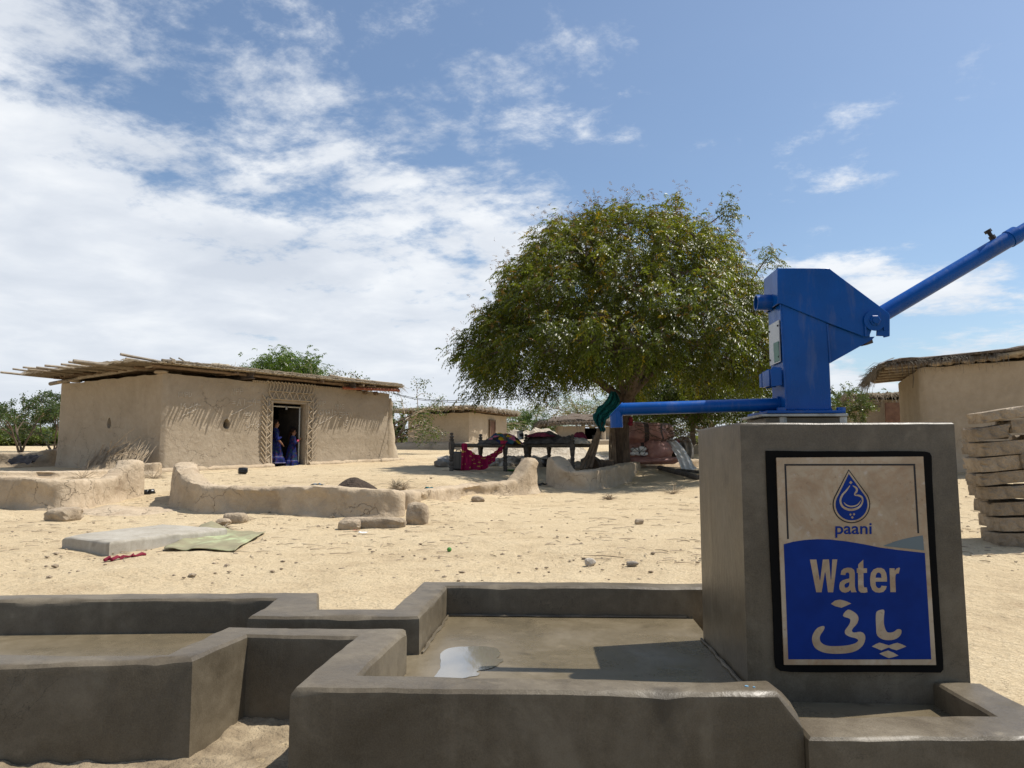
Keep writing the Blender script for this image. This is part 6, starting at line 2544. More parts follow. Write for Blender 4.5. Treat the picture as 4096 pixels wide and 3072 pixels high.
def person(label, base, H, f, pose, dress_to=.13, sleeve=True, shift=0):
    """one continuous body grown from a skeleton; dress, trousers, hair as children. f is the facing direction"""
    base = V(base)
    f = V((f[0], f[1], 0)).normalized()
    s = V((f.y, -f.x, 0))                    # the person's right hand side

    def P(fw_, sd_, up_):
        return f * (fw_ * H) + s * (sd_ * H) + V((0, 0, up_ * H))
    nodes_, rad, edges = [], [], []

    def nd(p, r, par=None):
        nodes_.append(p)
        rad.append(r * H)
        if par is not None:
            edges.append((par, len(nodes_) - 1))
        return len(nodes_) - 1
    lean = pose.get('lean', 0)
    pel = nd(P(0, 0, .50), .070)
    sp = nd(P(lean * .4, 0, .61), .062, pel)
    ch = nd(P(lean, 0, .72), .068, sp)
    nk = nd(P(lean + .005, 0, .815), .026, ch)
    hn = V(pose.get('head', (0, 0, 0)))
    jw = nd(P(lean + .022, 0, .868) + hn * .3, .040, nk)
    sk = nd(P(lean + .008, 0, .915) + hn, .058, jw)
    cr = nd(P(lean - .004, 0, .955) + hn, .046, sk)
    ns = nd(P(lean + .062, 0, .895) + hn, .010, jw)
    nd(P(lean + .074, 0, .884) + hn, .008, ns)
    nd(P(lean + .060, 0, .866) + hn, .009, jw)
    nd(P(lean + .056, 0, .846) + hn, .012, jw)
    for sg in (-1, 1):
        e = nd(P(lean - .004, sg * .058, .90) + hn, .012, sk)
        nd(P(lean - .010, sg * .066, .915) + hn, .009, e)
    for sg, key in ((-1, 'L'), (1, 'R')):
        el, wr = pose[key]
        sh_ = nd(P(lean, sg * .095, .775), .036, ch)
        e = nd(P(*el), .026, sh_)
        w_ = nd(P(*wr), .019, e)
        d = (P(*wr) - P(*el)).normalized()
        side_ = d.cross(V((0, 0, 1)))
        side_ = side_.normalized() if side_.length > .1 else s
        pm = nd(P(*wr) + d * .035 * H, .021, w_)
        for k, ln in enumerate((.040, .048, .045, .034)):
            rt = P(*wr) + d * .055 * H + side_ * ((k - 1.5) * .0105 * H)
            a = nd(rt, .0065, pm)
            b = nd(rt + d * ln * .5 * H + V((0, 0, -.004 * H)), .0058, a)
            nd(rt + d * ln * .85 * H + V((0, 0, -.012 * H)), .0045, b)
        th = nd(P(*wr) + d * .018 * H + side_ * -.024 * H, .0075, w_)
        nd(P(*wr) + d * .045 * H + side_ * -.034 * H, .006, th)
    for sg, key in ((-1, 'LF'), (1, 'RF')):
        fx = pose.get(key, 0)
        hp = nd(P(0, sg * .05, .47), .058, pel)
        kn = nd(P(fx * .5 + .01, sg * .052, .27), .040, hp)
        an = nd(P(fx, sg * .052, .05), .024, kn)
        ft_ = nd(P(fx + .06, sg * .056, .022), .020, an)
        nd(P(fx + .10, sg * .058, .016), .014, ft_)
    me = bpy.data.meshes.new('person')
    me.from_pydata([tuple(p) for p in nodes_], edges, [])
    o = link('person', me, M['skin'])
    o.location = base
    tag(o, label, 'person')
    sm = o.modifiers.new('skin', 'SKIN')
    lay = me.skin_vertices[0].data if me.skin_vertices else None
    if lay is None:
        bm = bmesh.new()
        bm.from_mesh(me)
        bm.verts.layers.skin.verify()
        bm.to_mesh(me)
        bm.free()
        lay = me.skin_vertices[0].data
    for i, d in enumerate(lay):
        d.radius = (rad[i], rad[i])
        d.use_root = i == 0
    sm.use_smooth_shade = True
    ss = o.modifiers.new('smooth', 'SUBSURF')
    ss.levels = ss.render_levels = 2
    # eyes
    for sg in (-1, 1):
        mb = MB()
        mb.rock(P(lean + .058, sg * .022, .905) + hn, (.008 * H, .008 * H, .006 * H), 1, 1, rough=0)
        o2 = mb.build('eye', M['ink'], o, .9)
    # dress: rings from the neck to the hem, gathered into folds
    rings = [(.812, .034, .040), (.795, .055, .085), (.775, .066, .108), (.74, .074, .098), (.70, .076, .090), (.64, .074, .086), (.60, .080, .090), (.55, .098, .106), (.47, .112, .118), (.38, .126, .130), (.30, .138, .142), (.245, .146, .150)]
    if dress_to < .2:
        rings += [(.24, .160, .166), (.20, .172, .178), (dress_to, .188, .194)]
    mb = MB()
    n_ = 40
    vs_ = []
    for (h, ra_, rb_) in rings:
        fold = max(0, (.62 - h)) * .24
        for k in range(n_):
            a = 2 * math.pi * k / n_
            q = 1 + fold * math.sin(a * 9 + h * 5) + fold * .5 * math.sin(a * 17 + 1)
            cx = lean * min(1, max(0, (h - .5) / .22))
            vs_.append(P(cx + ra_ * q * math.cos(a), rb_ * q * math.sin(a), h))
    R_ = len(rings)
    mb.add(vs_, [(i * n_ + k, i * n_ + (k + 1) % n_, (i + 1) * n_ + (k + 1) % n_, (i + 1) * n_ + k) for i in range(R_ - 1) for k in range(n_)])
    mb.build('dress', M['dress'], o, 1.2)
    mb = MB()
    for i in ([R_ - 4, R_ - 1] if dress_to < .2 else [R_ - 1]):
        mb.tube([vs_[i * n_ + k % n_] * 1.0 for k in range(n_ + 1)], .006 * H, 5, caps=False)
    mb.tube([vs_[n_ * 0 + k % n_] for k in range(n_ + 1)], .005 * H, 5, caps=False)
    mb.build('hem_trim', M['trim'], o, .9)
    for sg, key in ((-1, 'L'), (1, 'R')):
        el, wr = pose[key]
        a, b, c = P(lean, sg * .092, .782), P(*el), P(*wr)
        m_ = b.lerp(c, .35)
        mb = MB()
        mb.tube([a, a.lerp(b, .5), b, m_], [.052 * H, .045 * H, .040 * H, .046 * H], 14, caps=False)
        if pose.get('frill'):
            mb.tube([b.lerp(c, .05), b.lerp(c, .28), b.lerp(c, .45)], [.046 * H, .066 * H, .085 * H], 16, caps=False, jit=.18)
        mb.build('sleeve', M['dress'], o, 1.2)
        if key == 'R' and pose.get('bangle'):
            mb = MB()
            mb.tube([b.lerp(c, .62), b.lerp(c, .86)], [.030 * H, .026 * H], 12, caps=False)
            mb.build('bangles', M['pinkbangle'], o, 1.2)
        fx = pose.get(key + 'F', 0)
        mb = MB()
        mb.tube([P(0, sg * .05, .45), P(fx * .5 + .01, sg * .054, .26), P(fx, sg * .055, .06)], [.066 * H, .052 * H, .036 * H], 12, caps=False)
        mb.build('trousers', M['dress'], o, 1.2)
    # hair: a cap over the back and top of the skull, a plait behind
    mb = MB()

    def hair(u, v_):
        a = (v_ - .5) * 2 * math.pi * (.86 - .36 * u) + math.pi     # opening towards the face
        el_ = u * math.pi * .66
        r = .064 + .004 * math.sin(a * 7) * .3
        return P(lean + .004 + r * math.sin(el_) * math.cos(a) * 1.05 * -1 * -1, r * math.sin(el_) * math.sin(a), .922 + r * math.cos(el_) * 1.0) + hn
    mb.grid(hair, 10, 22)
    mb.tube([P(lean - .05, 0, .90) + hn, P(lean - .072, .0, .84) + hn * .5, P(lean - .085, 0, .74), P(lean - .09, 0, .64)], [.036 * H, .026 * H, .018 * H, .010 * H], 9)
    hb = mb.build('hair', M['hair'], o, 1.2)
    sd_ = hb.modifiers.new('thickness', 'SOLIDIFY')
    sd_.thickness = .008 * H
    return o


def door_spot(px, back):
    a = on_line(px, fr.p(0, back), fr.p(fr.L, back)) * fr.L
    q = fr.p(a, back)
    return V((q.x, q.y, gz(q.x, q.y)))


face = (fr.ea * .8 + V((.45, -.25, 0)))
q = door_spot(1099, .42)
zq = at(1098, 1878, (q - EYE).dot(FW)).z
hq = at(1098, 1674, (q - EYE).dot(FW)).z - zq
person('taller girl in a long blue dress standing at the left side of the doorway', (q.x, q.y, zq), hq, face,
       {'lean': .0, 'L': ((-.02, -.13, .60), (.06, -.12, .50)), 'R': ((.02, .14, .62), (.10, .13, .53)), 'frill': True, 'LF': .02, 'RF': -.02})
q = door_spot(1166, .30)
zq = at(1166, 1886, (q - EYE).dot(FW)).z
hq = at(1166, 1710, (q - EYE).dot(FW)).z - zq
person('small girl in a blue frilled dress leaning on the right door frame, hands raised', (q.x, q.y, zq), hq, face,
       {'lean': .02, 'L': ((.07, -.10, .66), (.13, -.03, .77)), 'R': ((.06, .12, .63), (.15, .06, .72)), 'bangle': True, 'LF': .04, 'RF': -.03})

# ------------------------------------------------------------------ firewood against the side wall of the house
fb_ = flatp(430, 18.9)
t = thing('firewood_bundle', (fb_.x, fb_.y, gz(fb_.x, fb_.y)), 'big bundle of dry twigs leaning against the shaded side wall of the house', 'firewood')


def twig_path(px0, px1, py0, py1, d0, d1, wob=.05):
    a, b = at(px0, py0, d0), at(px1, py1, d1)
    k = 6
    L = (b - a).length
    off = V([RND.uniform(-1, 1) for _ in range(3)]) * wob * L
    return [a.lerp(b, i / k) + off * math.sin(math.pi * i / k) + V([RND.uniform(-1, 1) for _ in range(3)]) * .012 * L for i in range(k + 1)]


mass = MB()
for i in range(250):
    s_ = RND.random()
    px0 = 325 + 215 * s_ + RND.uniform(-15, 15)
    ln = RND.uniform(.55, 1.0)
    px1 = px0 + RND.uniform(45, 120) * ln * (1.2 - .4 * s_)
    py1 = 1862 - RND.uniform(70, 125) * ln * (1 - .35 * abs(s_ - .6))
    pth = twig_path(px0, px1, 1880, py1, 17.9, 18.6 + RND.uniform(-.2, .1))
    r = RND.uniform(.006, .013)
    if i < 70:
        mb = MB()
        mb.tube(pth, [r * (1 - .6 * j / 6) for j in range(7)], 4)
        part(mb, 'twig', M['twig'], t, .9)
    else:
        mass.tube(pth, [r * (1 - .6 * j / 6) for j in range(7)], 4, caps=False)
part(mass, 'twig_mass', M['twig'], t, .9, kind='stuff')
for (x0, y0, x1, y1) in ((430, 1810, 538, 1712), (440, 1830, 560, 1748), (470, 1820, 556, 1800), (450, 1790, 520, 1765), (480, 1850, 552, 1812), (540, 1860, 575, 1816), (295, 1850, 322, 1872), (440, 1800, 445, 1760), (400, 1820, 412, 1778)):
    pth = twig_path(x0, x1, y0, y1, 18.2, 18.2, .04)
    mb = MB()
    mb.tube(pth, [.012 * (1 - .6 * j / 6) for j in range(7)], 4)
    part(mb, 'twig', M['twig'], t, .9)
    for j in (3, 4, 5):
        mb = MB()
        q = pth[j]
        mb.tube([q, q + V((RND.uniform(-.1, .16), 0, RND.uniform(.04, .16)))], [.006, .003], 4)
        part(mb, 'twig', M['twig'], t, .9)

# ------------------------------------------------------------------ teal cloth, props and sacks by the trunk


def teal(u, v_):
    py = 1566 + 160 * u
    w_ = 12 + 40 * math.sin(math.pi * min(1, u * 1.08)) ** 1.2
    cx = 2452 - 50 * u ** .8 + 14 * math.sin(u * 7)
    px = cx + (v_ - .5) * w_ * 1.5
    d = 18.6 + .08 * math.sin(v_ * 16 + u * 5) + .05 * math.sin(v_ * 41 + u * 13)
    q = at(px, py, d)
    return q + V((.03 * noise.noise(V((u * 11, v_ * 9, 0))), 0, .06 * noise.noise(V((u * 9, v_ * 7, 3)))))


o = uvgrid('teal_cloth', teal, 46, 34, M['teal'], loc=at(2440, 1600, 18.6))
tag(o, 'crumpled teal cloth hung from the neem tree above the leaning sticks', 'cloth')
t = thing('leaning_sticks', ground(2350, 1870), 'bundle of rough poles leaning together under the teal cloth', 'poles')
for (x0, y0, x1, y1, r) in ((2323, 1878, 2406, 1690, .045), (2345, 1876, 2412, 1690, .04), (2362, 1872, 2408, 1700, .045), (2352, 1868, 2398, 1712, .035)):
    mb = MB()
    stick(mb, at(x0, y0, 18.2), at(x1, y1, 18.7), r, .03, 8)
    part(mb, 'pole', M['pole'], t, .9)
t = thing('propped_poles', ground(2450, 1866), 'upright rough poles propped against the left of the neem trunk', 'poles')
for (x0, x1, r) in ((2440, 2443, .035), (2448, 2447, .03), (2455, 2449, .035), (2462, 2452, .03)):
    mb = MB()
    stick(mb, at(x0, 1864, 18.9), at(x1, 1690 + RND.uniform(0, 14), 19.2), r, .025, 7)
    part(mb, 'pole', M['pole'], t, .9)
p = at(2405, 1858, 18.6)
mb = MB()
stick(mb, p + V((-.16, -.1, -.02)), p + V((.30, .15, .0)), .14, .01, 12, taper=.9)
tag(mb.build('log', M['bark'], None, .9), 'short thick dark log lying left of the neem trunk', 'log')
p = ground(2335, 1874)
mb = MB()
mb.rock(p + V((0, 0, .03)), (.28, .16, .08), 21, 2, rough=.2)
tag(mb.build('rock', M['stone'], None, .9), 'smooth grey stone lying at the foot of the leaning poles', 'rock')


def sack(name, label, c, size, seed, bands=(), ang=0, mat='sack', tilt=0):
    mb = MB()
    n_, m_ = 30, 18
    R3 = Matrix.Rotation(ang, 3, 'Z') @ Matrix.Rotation(tilt, 3, 'Y')
    vs_, fs, ms = [], [], []
    for i in range(m_ + 1):
        th = math.pi * i / m_
        for k in range(n_):
            ph = 2 * math.pi * k / n_
            sg = lambda x, e: math.copysign(abs(x) ** e, x)
            p = V((sg(math.cos(th), .85), sg(math.sin(th), .80) * sg(math.cos(ph), .95), sg(math.sin(th), .80) * sg(math.sin(ph), .95)))
            q = p * 1.0
            k_ = 1 + .16 * noise.noise(p * 1.7 + V((seed, 0, 0))) + .05 * noise.noise(p * 4 + V((seed, 3, 0)))
            k_ -= .05 * abs(math.sin(6 * ph)) * (1 - math.sin(th))
            q = V((p.x * size[0], p.y * size[1], p.z * size[2])) * k_
            if q.z < -size[2] * .75:
                q.z = -size[2] * .75 + (q.z + size[2] * .75) * .2
            vs_.append(R3 @ q + V(c))
    for i in range(m_):
        mi = 1 if any(abs(math.cos(math.pi * (i + .5) / m_) - b) < w_ for b, w_ in bands) else 0
        for k in range(n_):
            mb.add([], [])
            fs.append((i * n_ + k, i * n_ + (k + 1) % n_, (i + 1) * n_ + (k + 1) % n_, (i + 1) * n_ + k))
            ms.append(mi)
    mb.v, mb.f, mb.m = vs_, fs, ms
    return tag(mb.build(name, [M[mat], M['sackband']], None, 1.3, local=tuple(c)), label, 'sack')


def cpt(px, py, d):
    return at(px, py, d)


c = cpt(2585, 1738, 20.6)
sack('stuffed_sack', 'big pink stuffed sack with dark bands on top of the pile by the trunk', c, (.62, .42, .37), 2, ((.55, .10), (-.1, .10)), .1)
c = cpt(2640, 1730, 21.2)
sack('stuffed_sack', 'plain pink stuffed sack tucked behind the banded one', c, (.42, .4, .28), 6, (), .2)
c = cpt(2548, 1810, 20.5)
s2 = sack('stuffed_sack', 'pink stuffed sack laced with white patches, lower left of the pile', c, (.48, .42, .33), 9, ((.2, .10),), -.1)
c = cpt(2628, 1808, 20.3)
sack('stuffed_sack', 'pink stuffed sack at the lower right end of the pile', c, (.44, .40, .35), 14, (), .5)
c = cpt(2610, 1842, 20.2)
sack('stuffed_sack', 'flattened pink sack at the very bottom of the pile', c, (.75, .4, .13), 19, (), .0)
for k, (px, py, sx, sz) in enumerate(((2540, 1799, .13, .07), (2570, 1795, .12, .07), (2555, 1813, .16, .07), (2578, 1815, .13, .06), (2532, 1815, .08, .06))):
    mb = MB()
    c = at(px, py, 20.02)
    mb.rock(c, (sx, .05, sz), 30 + k, 2, rough=.25)
    o = mb.build('white_patch', M['white'], s2, .9)
    o.matrix_parent_inverse = Matrix.Translation(-s2.location)
mb = MB()
for (x0, y0, x1, y1) in ((2530, 1785, 2560, 1812), (2585, 1785, 2555, 1815), (2552, 1780, 2562, 1825), (2575, 1820, 2595, 1795), (2525, 1805, 2545, 1790)):
    stick(mb, at(x0, y0, 19.98), at(x1, y1, 19.96), .009, .01, 5)
o = mb.build('lacing', M['wire'], s2, .9)
o.matrix_parent_inverse = Matrix.Translation(-s2.location)

# white and grey plastic sheets hanging to the right of the sacks


def strip(pts, width, fold, seed):
    c = spline([tuple(at(px, py, d)) for px, py, d in pts], 8)

    def fn(u, v_):
        i = min(len(c) - 1, int(u * (len(c) - 1)))
        f_ = u * (len(c) - 1) - i
        p = c[i].lerp(c[min(i + 1, len(c) - 1)], f_)
        w_ = width[0] + (width[1] - width[0]) * u
        t_ = (c[min(i + 1, len(c) - 1)] - c[max(i - 1, 0)]).normalized()
        sd_ = RT * .92 + V((0, 0, .38)) if abs(t_.z) < .8 else RT
        return p + sd_ * ((v_ - .5) * w_) + V((0, -1, 0)) * (fold * math.sin(v_ * 15 + u * 4 + seed) + .04 * noise.noise(V((u * 7, v_ * 5, seed))))
    return fn


o = uvgrid('plastic_sheet', strip([(2668, 1760, 20.6), (2690, 1772, 20.3), (2715, 1800, 20.0), (2738, 1840, 19.6), (2752, 1872, 19.3), (2764, 1884, 19.1)], (.25, .38), .035, 1), 50, 22, M['white'], loc=at(2715, 1800, 20))
tag(o, 'long white plastic sheet trailing from the sacks over the mud wall to the ground', 'plastic sheet')
o = uvgrid('plastic_sheet', strip([(2668, 1775, 21.3), (2700, 1758, 21.0), (2735, 1765, 21.0), (2748, 1800, 21), (2745, 1835, 21)], (.40, .42), .06, 5), 40, 22, M['grey_sheet'], loc=at(2720, 1790, 21))
tag(o, 'crumpled grey sheet heaped behind the white plastic sheet', 'plastic sheet')
c = at(2690, 1815, 21.0)
mb = MB()
mb.rock(c, (.45, .35, .28), 41, 2, rough=.3)
tag(mb.build('rag_pile', M['darkgap'], None, .9), 'dark heap of rags in the shade beneath the white sheet', 'rag pile')
c = at(2710, 1765, 20.6)
mb = MB()
mb.rock(c, (.07, .05, .06), 42, 1, rough=.4)
tag(mb.build('pink_rag', M['redrag'], None, .9), 'small pink rag caught in the grey sheet', 'rag')
for k, (px, py, m_) in enumerate(((2524, 1680, 'redrag'), (2520, 1695, 'redrag'))):
    c = at(px, py, 19.4)
    mb = MB()
    mb.rock(c, (.05 + .02 * k, .04, .09 - .03 * k), 45 + k, 2, rough=.5)
    tag(mb.build('red_rag', M[m_], None, .9), ('red rag tied to the trunk just under the blue spout', 'pink knot of rag dangling below the red one on the trunk')[k], 'rag')
# thorn branches thrown over the sacks
mb = MB()
for i in range(90):
    px, py = RND.uniform(2540, 2790), RND.uniform(1690, 1760)
    a = at(px, py + (px - 2540) * .12, 20.2 + RND.uniform(-.2, .6))
    d = V((RND.uniform(-1, 1), RND.uniform(-.3, .3), RND.uniform(-.35, .45)))
    L = RND.uniform(.25, .8)
    pth = bent(a, a + d * L, 4, .05, .12)
    mb.tube(pth, [.010, .009, .007, .005, .003], 4, caps=False)
    for j in (1, 2, 3):
        mb.tube([pth[j], pth[j] + V((RND.uniform(-1, 1), 0, RND.uniform(-.6, 1))) * .15], [.005, .002], 3, caps=False)
tag(mb.build('thorn_branches', M['branch'], None, None), 'tangle of bare thorn branches thrown over the sacks and sheets', 'branches')

# logs and plank on the ground right of the wall
t0 = []
for (x0, y0, x1, y1, d0, d1, r, lb, nm) in ((2637, 1880, 2795, 1922, 19.6, 17.2, .055, 'long dark pole lying on the ground beside the pedestal', 'log'),):
    mb = MB()
    a, b = ground(x0, y0, .06), ground(x1, y1, .06)
    stick(mb, a, b, r * 1.15, .02, 10, taper=1.05)
    tag(mb.build(nm, M['oldwood'], None, .9), lb, 'log')
a, b = ground(2715, 1892, .05), ground(2810, 1902, .05)
mb = MB()
d = (b - a).normalized()
mb.box((a + b) / 2 + V((0, 0, .03)), ((b - a).length, .22, .06), d.to_track_quat('X', 'Z').to_matrix())
tag(bevel_obj(mb.build('plank', M['oldwood'], None, .4), .01), 'grey plank lying behind the long dark pole', 'plank')
p = ground(2708, 1888, .03)
mb = MB()
mb.rock(p, (.10, .06, .035), 61, 2, rough=.4)
tag(mb.build('plastic_bag', M['white'], None, .9), 'small white plastic bag on the ground by the long pole', 'bag')

# ------------------------------------------------------------------ sand and rubble mound behind the beds
mc = at(2120, 1830, 27.5)
zc_ = .55


def mound(u, v_):
    r, a = u, 2 * math.pi * v_
    x, y = mc.x + 3.7 * r * math.cos(a), mc.y + 1.9 * r * math.sin(a)
    h = 1.12 * math.exp(-(r * 1.75) ** 2) * (1 + .25 * noise.noise(V((x * .9, y * .9, 0))))
    return V((x, y, gz(x, y) - .06 + h + .22 * fbm(V((x, y, 0)) * 1.9, 5) * (1 - r)))


mb = MB()
mb.grid(mound, 34, 90)
tag(mb.build('sand_mound', M['mound'], None, 1.3), 'pale heap of sandy spoil behind the rope beds', kind='structure')
mb = MB()
for i in range(700):
    px = RND.uniform(1770, 2450)
    d = RND.uniform(19.9, 24.0)
    if px < 1860 and RND.random() < .6:
        continue
    p = at(px, 1820, d)
    rx = (p.x - mc.x) / 3.7
    ry = (p.y - mc.y) / 1.9
    r = math.sqrt(rx * rx + ry * ry)
    z = gz(p.x, p.y) + (mound(r, math.atan2(ry, rx) / 2 / math.pi).z - gz(p.x, p.y) if r < 1 else 0)
    s_ = RND.uniform(.07, .19) * (1.7 if RND.random() < .15 else 1)
    mb.rock((p.x, p.y, z + s_ * .25), (s_ * RND.uniform(.8, 1.4), s_, s_ * RND.uniform(.5, .9)), i, 1, rough=.55, flat=.35)
tag(mb.build('rubble', M['stone'], None, .35), 'scattered pale stone rubble in front of the sand mound', 'rubble', kind='stuff')
mb = MB()
for i in range(900):
    p = at(RND.uniform(1780, 2480), 1820, RND.uniform(20.2, 23.5))
    a = RND.uniform(0, 6.28)
    L = RND.uniform(.05, .16)
    z = gz(p.x, p.y) + .02
    mb.tube([(p.x, p.y, z), (p.x + L * math.cos(a), p.y + L * math.sin(a), z + RND.uniform(0, .05))], [.012, .006], 3, caps=False)
tag(mb.build('leaf_litter', M['straw'], None, None), 'dry leaf and straw litter around the rubble', 'litter', kind='stuff')

# power lines from the big house into the neem
t = thing('power_line', at(1575, 1575, 26), 'pair of thin black wires sagging from the large house roof to the neem tree', 'wires')
for k, dy in enumerate((0, 5)):
    pts = [(1572, 1572 + dy * .4, 25.2), (1650, 1590 + dy, 25), (1740, 1600 + dy, 24), (1840, 1602 + dy * 1.5, 23), (1960, 1594 + dy, 22), (2060, 1583, 21), (2150, 1566 - dy, 20.2)]
    mb = MB()
    mb.tube(spline([tuple(at(*q)) for q in pts], 6), .009, 5)
    part(mb, 'wire', M['wire'], t, .9)

# ------------------------------------------------------------------ the brick stack on the right
bs = at(4080, 2182, 6.35)
gb = gz(bs.x, bs.y)
t = thing('brick_stack', (bs.x, bs.y, gb), 'leaning stack of big sun-dried mud bricks at the right edge', 'brick stack')
BL = [  # left edge, right edge, top and bottom at the left, rise at the right end (zoomed photo units), set back
    (460, 905, 250, 356, 80, 0), (908, 1330, 172, 290, 20, .02), (425, 752, 398, 522, 58, 0), (735, 1180, 312, 440, 22, -.02), (470, 905, 528, 662, 40, .0), (900, 1330, 448, 575, 10, .03),
    (455, 840, 668, 808, 38, 0), (820, 1250, 612, 770, 10, -.03), (455, 880, 818, 936, 45, 0), (900, 1330, 760, 900, 10, .05), (530, 930, 938, 1062, 22, .0), (585, 1010, 1085, 1212, 18, .01), (628, 1050, 1226, 1358, 10, .0), (618, 1050, 1370, 1505, 6, -.01),
    (940, 1370, 930, 1060, 8, .03), (1015, 1440, 1085, 1210, 8, .03), (1055, 1480, 1226, 1355, 4, .0), (1055, 1480, 1370, 1500, 4, .0)]
kz = .4217 * 6.3 / F


def brick_obj(cx, cy, cz, L, Wd, H, tilt, yaw, seed):
    bm = bmesh.new()
    bmesh.ops.create_cube(bm, size=1)
    bmesh.ops.subdivide_edges(bm, edges=bm.edges[:], cuts=5, use_grid_fill=True)
    R3 = Matrix.Rotation(yaw, 3, 'Z') @ Matrix.Rotation(-tilt, 3, 'Y')
    for v_ in bm.verts:
        q = v_.co.copy()
        # worn arrises
        bm_edge = None
        e = sorted((abs(q.x), abs(q.y), abs(q.z)))
        wear = max(0, e[1] - .40) * .9 + max(0, e[0] - .38) * .6
        q *= 1 - wear * .15
        q = V((q.x * L, q.y * Wd, q.z * H))
        d = q * 1.0
        n_ = fbm(q * 9 + V((seed * 3.3, 0, 0)), 4) * .0045 + noise.noise(q * 34 + V((seed, 5, 0))) * .0025
        q += q.normalized() * n_
        ck = noise.noise(v_.co * 2.3 + V((seed * 5.1, 1, 0)))
        if e[1] > .46 and ck > .28:
            q -= q.normalized() * min(.03, (ck - .28) * .14)
        v_.co = R3 @ q
    me = bpy.data.meshes.new('brick')
    for f in bm.faces:
        f.smooth = False
    bm.normal_update()
    for e in bm.edges:
        if e.calc_face_angle(0) > .55:
            e.smooth = False
    bm.to_mesh(me)
    bm.free()
    o = link('brick', me, M['brick'], t)
    o.location = V((cx, cy, cz)) - t.location
    return o


for i, (xl_, xr_, yt_, yb_, rise, back) in enumerate(BL):
    d = 6.3 + .12 + back
    L = (xr_ - xl_ - 14) * kz
    H = (yb_ - yt_) * kz * .965
    xm, ym = (xl_ + xr_) / 2, (yt_ + yb_) / 2 - rise / 2
    c = at(3700 + xm * .4217, 1550 + ym * .4217, d)
    brick_obj(c.x, c.y, c.z, L, .24, H, math.atan2(rise * kz, L) * .9, RND.uniform(-.07, .07) + .02, i + 1)
    # a second brick behind most of them keeps the stack standing
    if i not in (0, 1, 3):
        brick_obj(c.x + .10 + RND.uniform(-.02, .04), c.y + .262, c.z + .005, L, .24, H, 0, RND.uniform(-.04, .04), i + 51)

# ------------------------------------------------------------------ things lying about the open ground
p0 = ground(300, 2185)
t = None
SLAB = [ground(258, 2182), ground(436, 2212), ground(905, 2130), ground(640, 2104)]
g0 = sum(p.z for p in SLAB) / 4
hz = .105
top = [at_z(268, 2145, g0 + hz), at_z(452, 2167, g0 + hz), at_z(890, 2112, g0 + hz), at_z(640, 2100, g0 + hz)]
poly = [(top[0].x - .02, top[0].y - .03), (top[1].x, top[1].y - .05), (top[2].x + .05, top[2].y), (top[3].x, top[3].y + .05)]
o = cast('concrete_slab', poly, g0 - .12, g0 + hz, M['slab'], None, bev=.03, wob=.015, seg=.12)
tag(o, 'worn grey concrete slab lying on the sand at the left', 'slab')
GMP = [(655, 2208), (938, 2216), (1062, 2138), (815, 2128)]
gm = [ground(*p) for p in GMP]


def gmat(u, v_):
    a, b = gm[0].lerp(gm[1], u), gm[3].lerp(gm[2], u)
    q = a.lerp(b, v_)
    z = gz(q.x, q.y) + .028 + .018 * noise.noise(V((u * 5, v_ * 4, 0)))
    e = max(0, 1 - math.hypot((u - .12) / .35, (v_ - 1) / .5))
    z += .10 * e + .02 * max(0, noise.noise(V((u * 3, v_ * 2.5, 4))))
    q = q + V((.04 * noise.noise(V((v_ * 4, u * 3, 1))), .06 * noise.noise(V((u * 6, v_ * 5, 2))), 0))
    return V((q.x, q.y, z))


o = uvgrid('plastic_mat', gmat, 40, 30, M['greenmat'], loc=gm[0])
tag(o, 'faded green patterned plastic mat lying by the concrete slab', 'mat')
a, b = ground(416, 2252), ground(570, 2232)
mb = MB()
kk = 16
mb.tube([a.lerp(b, i / kk) + V((0, .04 * math.sin(i * 1.3), .02 + .012 * (i % 2))) for i in range(kk + 1)], [.006 + .011 * abs(math.sin(i * .9 + .5)) for i in range(kk + 1)], 7, jit=.3)
tag(mb.build('red_rag', M['redrag'], None, .9), 'twisted strip of dark red rag on the sand before the slab', 'rag')

ROCKS = [(255, 2082, 285, 2070, .20, .24, .12, 'clod', 'broken earth lump left of the gateway ramp'), (942, 2092, 0, 0, .16, .12, .09, 'clod', 'rough clod on the sand below the middle wall'), (895, 2098, 0, 0, .10, .09, .05, 'clod', 'small clod beside the larger clod below the middle wall'),
         (1402, 2116, 0, 0, .17, .14, .08, 'clod', 'small flat earth slab left in the row by the wall corner'), (1528, 2112, 0, 0, .33, .15, .09, 'clod', 'long flat earth slab lying in front of the wall corner'), (1440, 2095, 0, 0, .26, .14, .06, 'clod', 'flat slab partly behind the long earth slab'), (1668, 2098, 0, 0, .16, .15, .19, 'clod', 'upright lump of broken mud wall at the wall corner'),
         (2360, 2262, 0, 0, .045, .04, .035, 'stone', 'pale pebble alone on the open sand before the basin'), (2528, 2262, 0, 0, .05, .03, .022, 'stone', 'grey flat pebble nearest the pedestal on the sand'), (1912, 2006, 0, 0, .12, .08, .06, 'clod', 'dark clod at the foot of the bleached wall'), (2556, 2096, 0, 0, .06, .045, .04, 'clod', 'square dark clod on the sand under the spout')]
for i, (px, py, _, _, sx, sy, sz, m_, lb) in enumerate(ROCKS):
    p = ground(px, py)
    mb = MB()
    mb.rock((p.x, p.y, p.z + sz * .55), (sx, sy, sz), i + 70, 3, rough=.30, flat=.62 if sx > .12 else .2)
    mm = mb.build('rock' if m_ == 'stone' else 'clod', M[m_], None, .7)
    tag(mm, lb, 'rock' if m_ == 'stone' else 'clod')
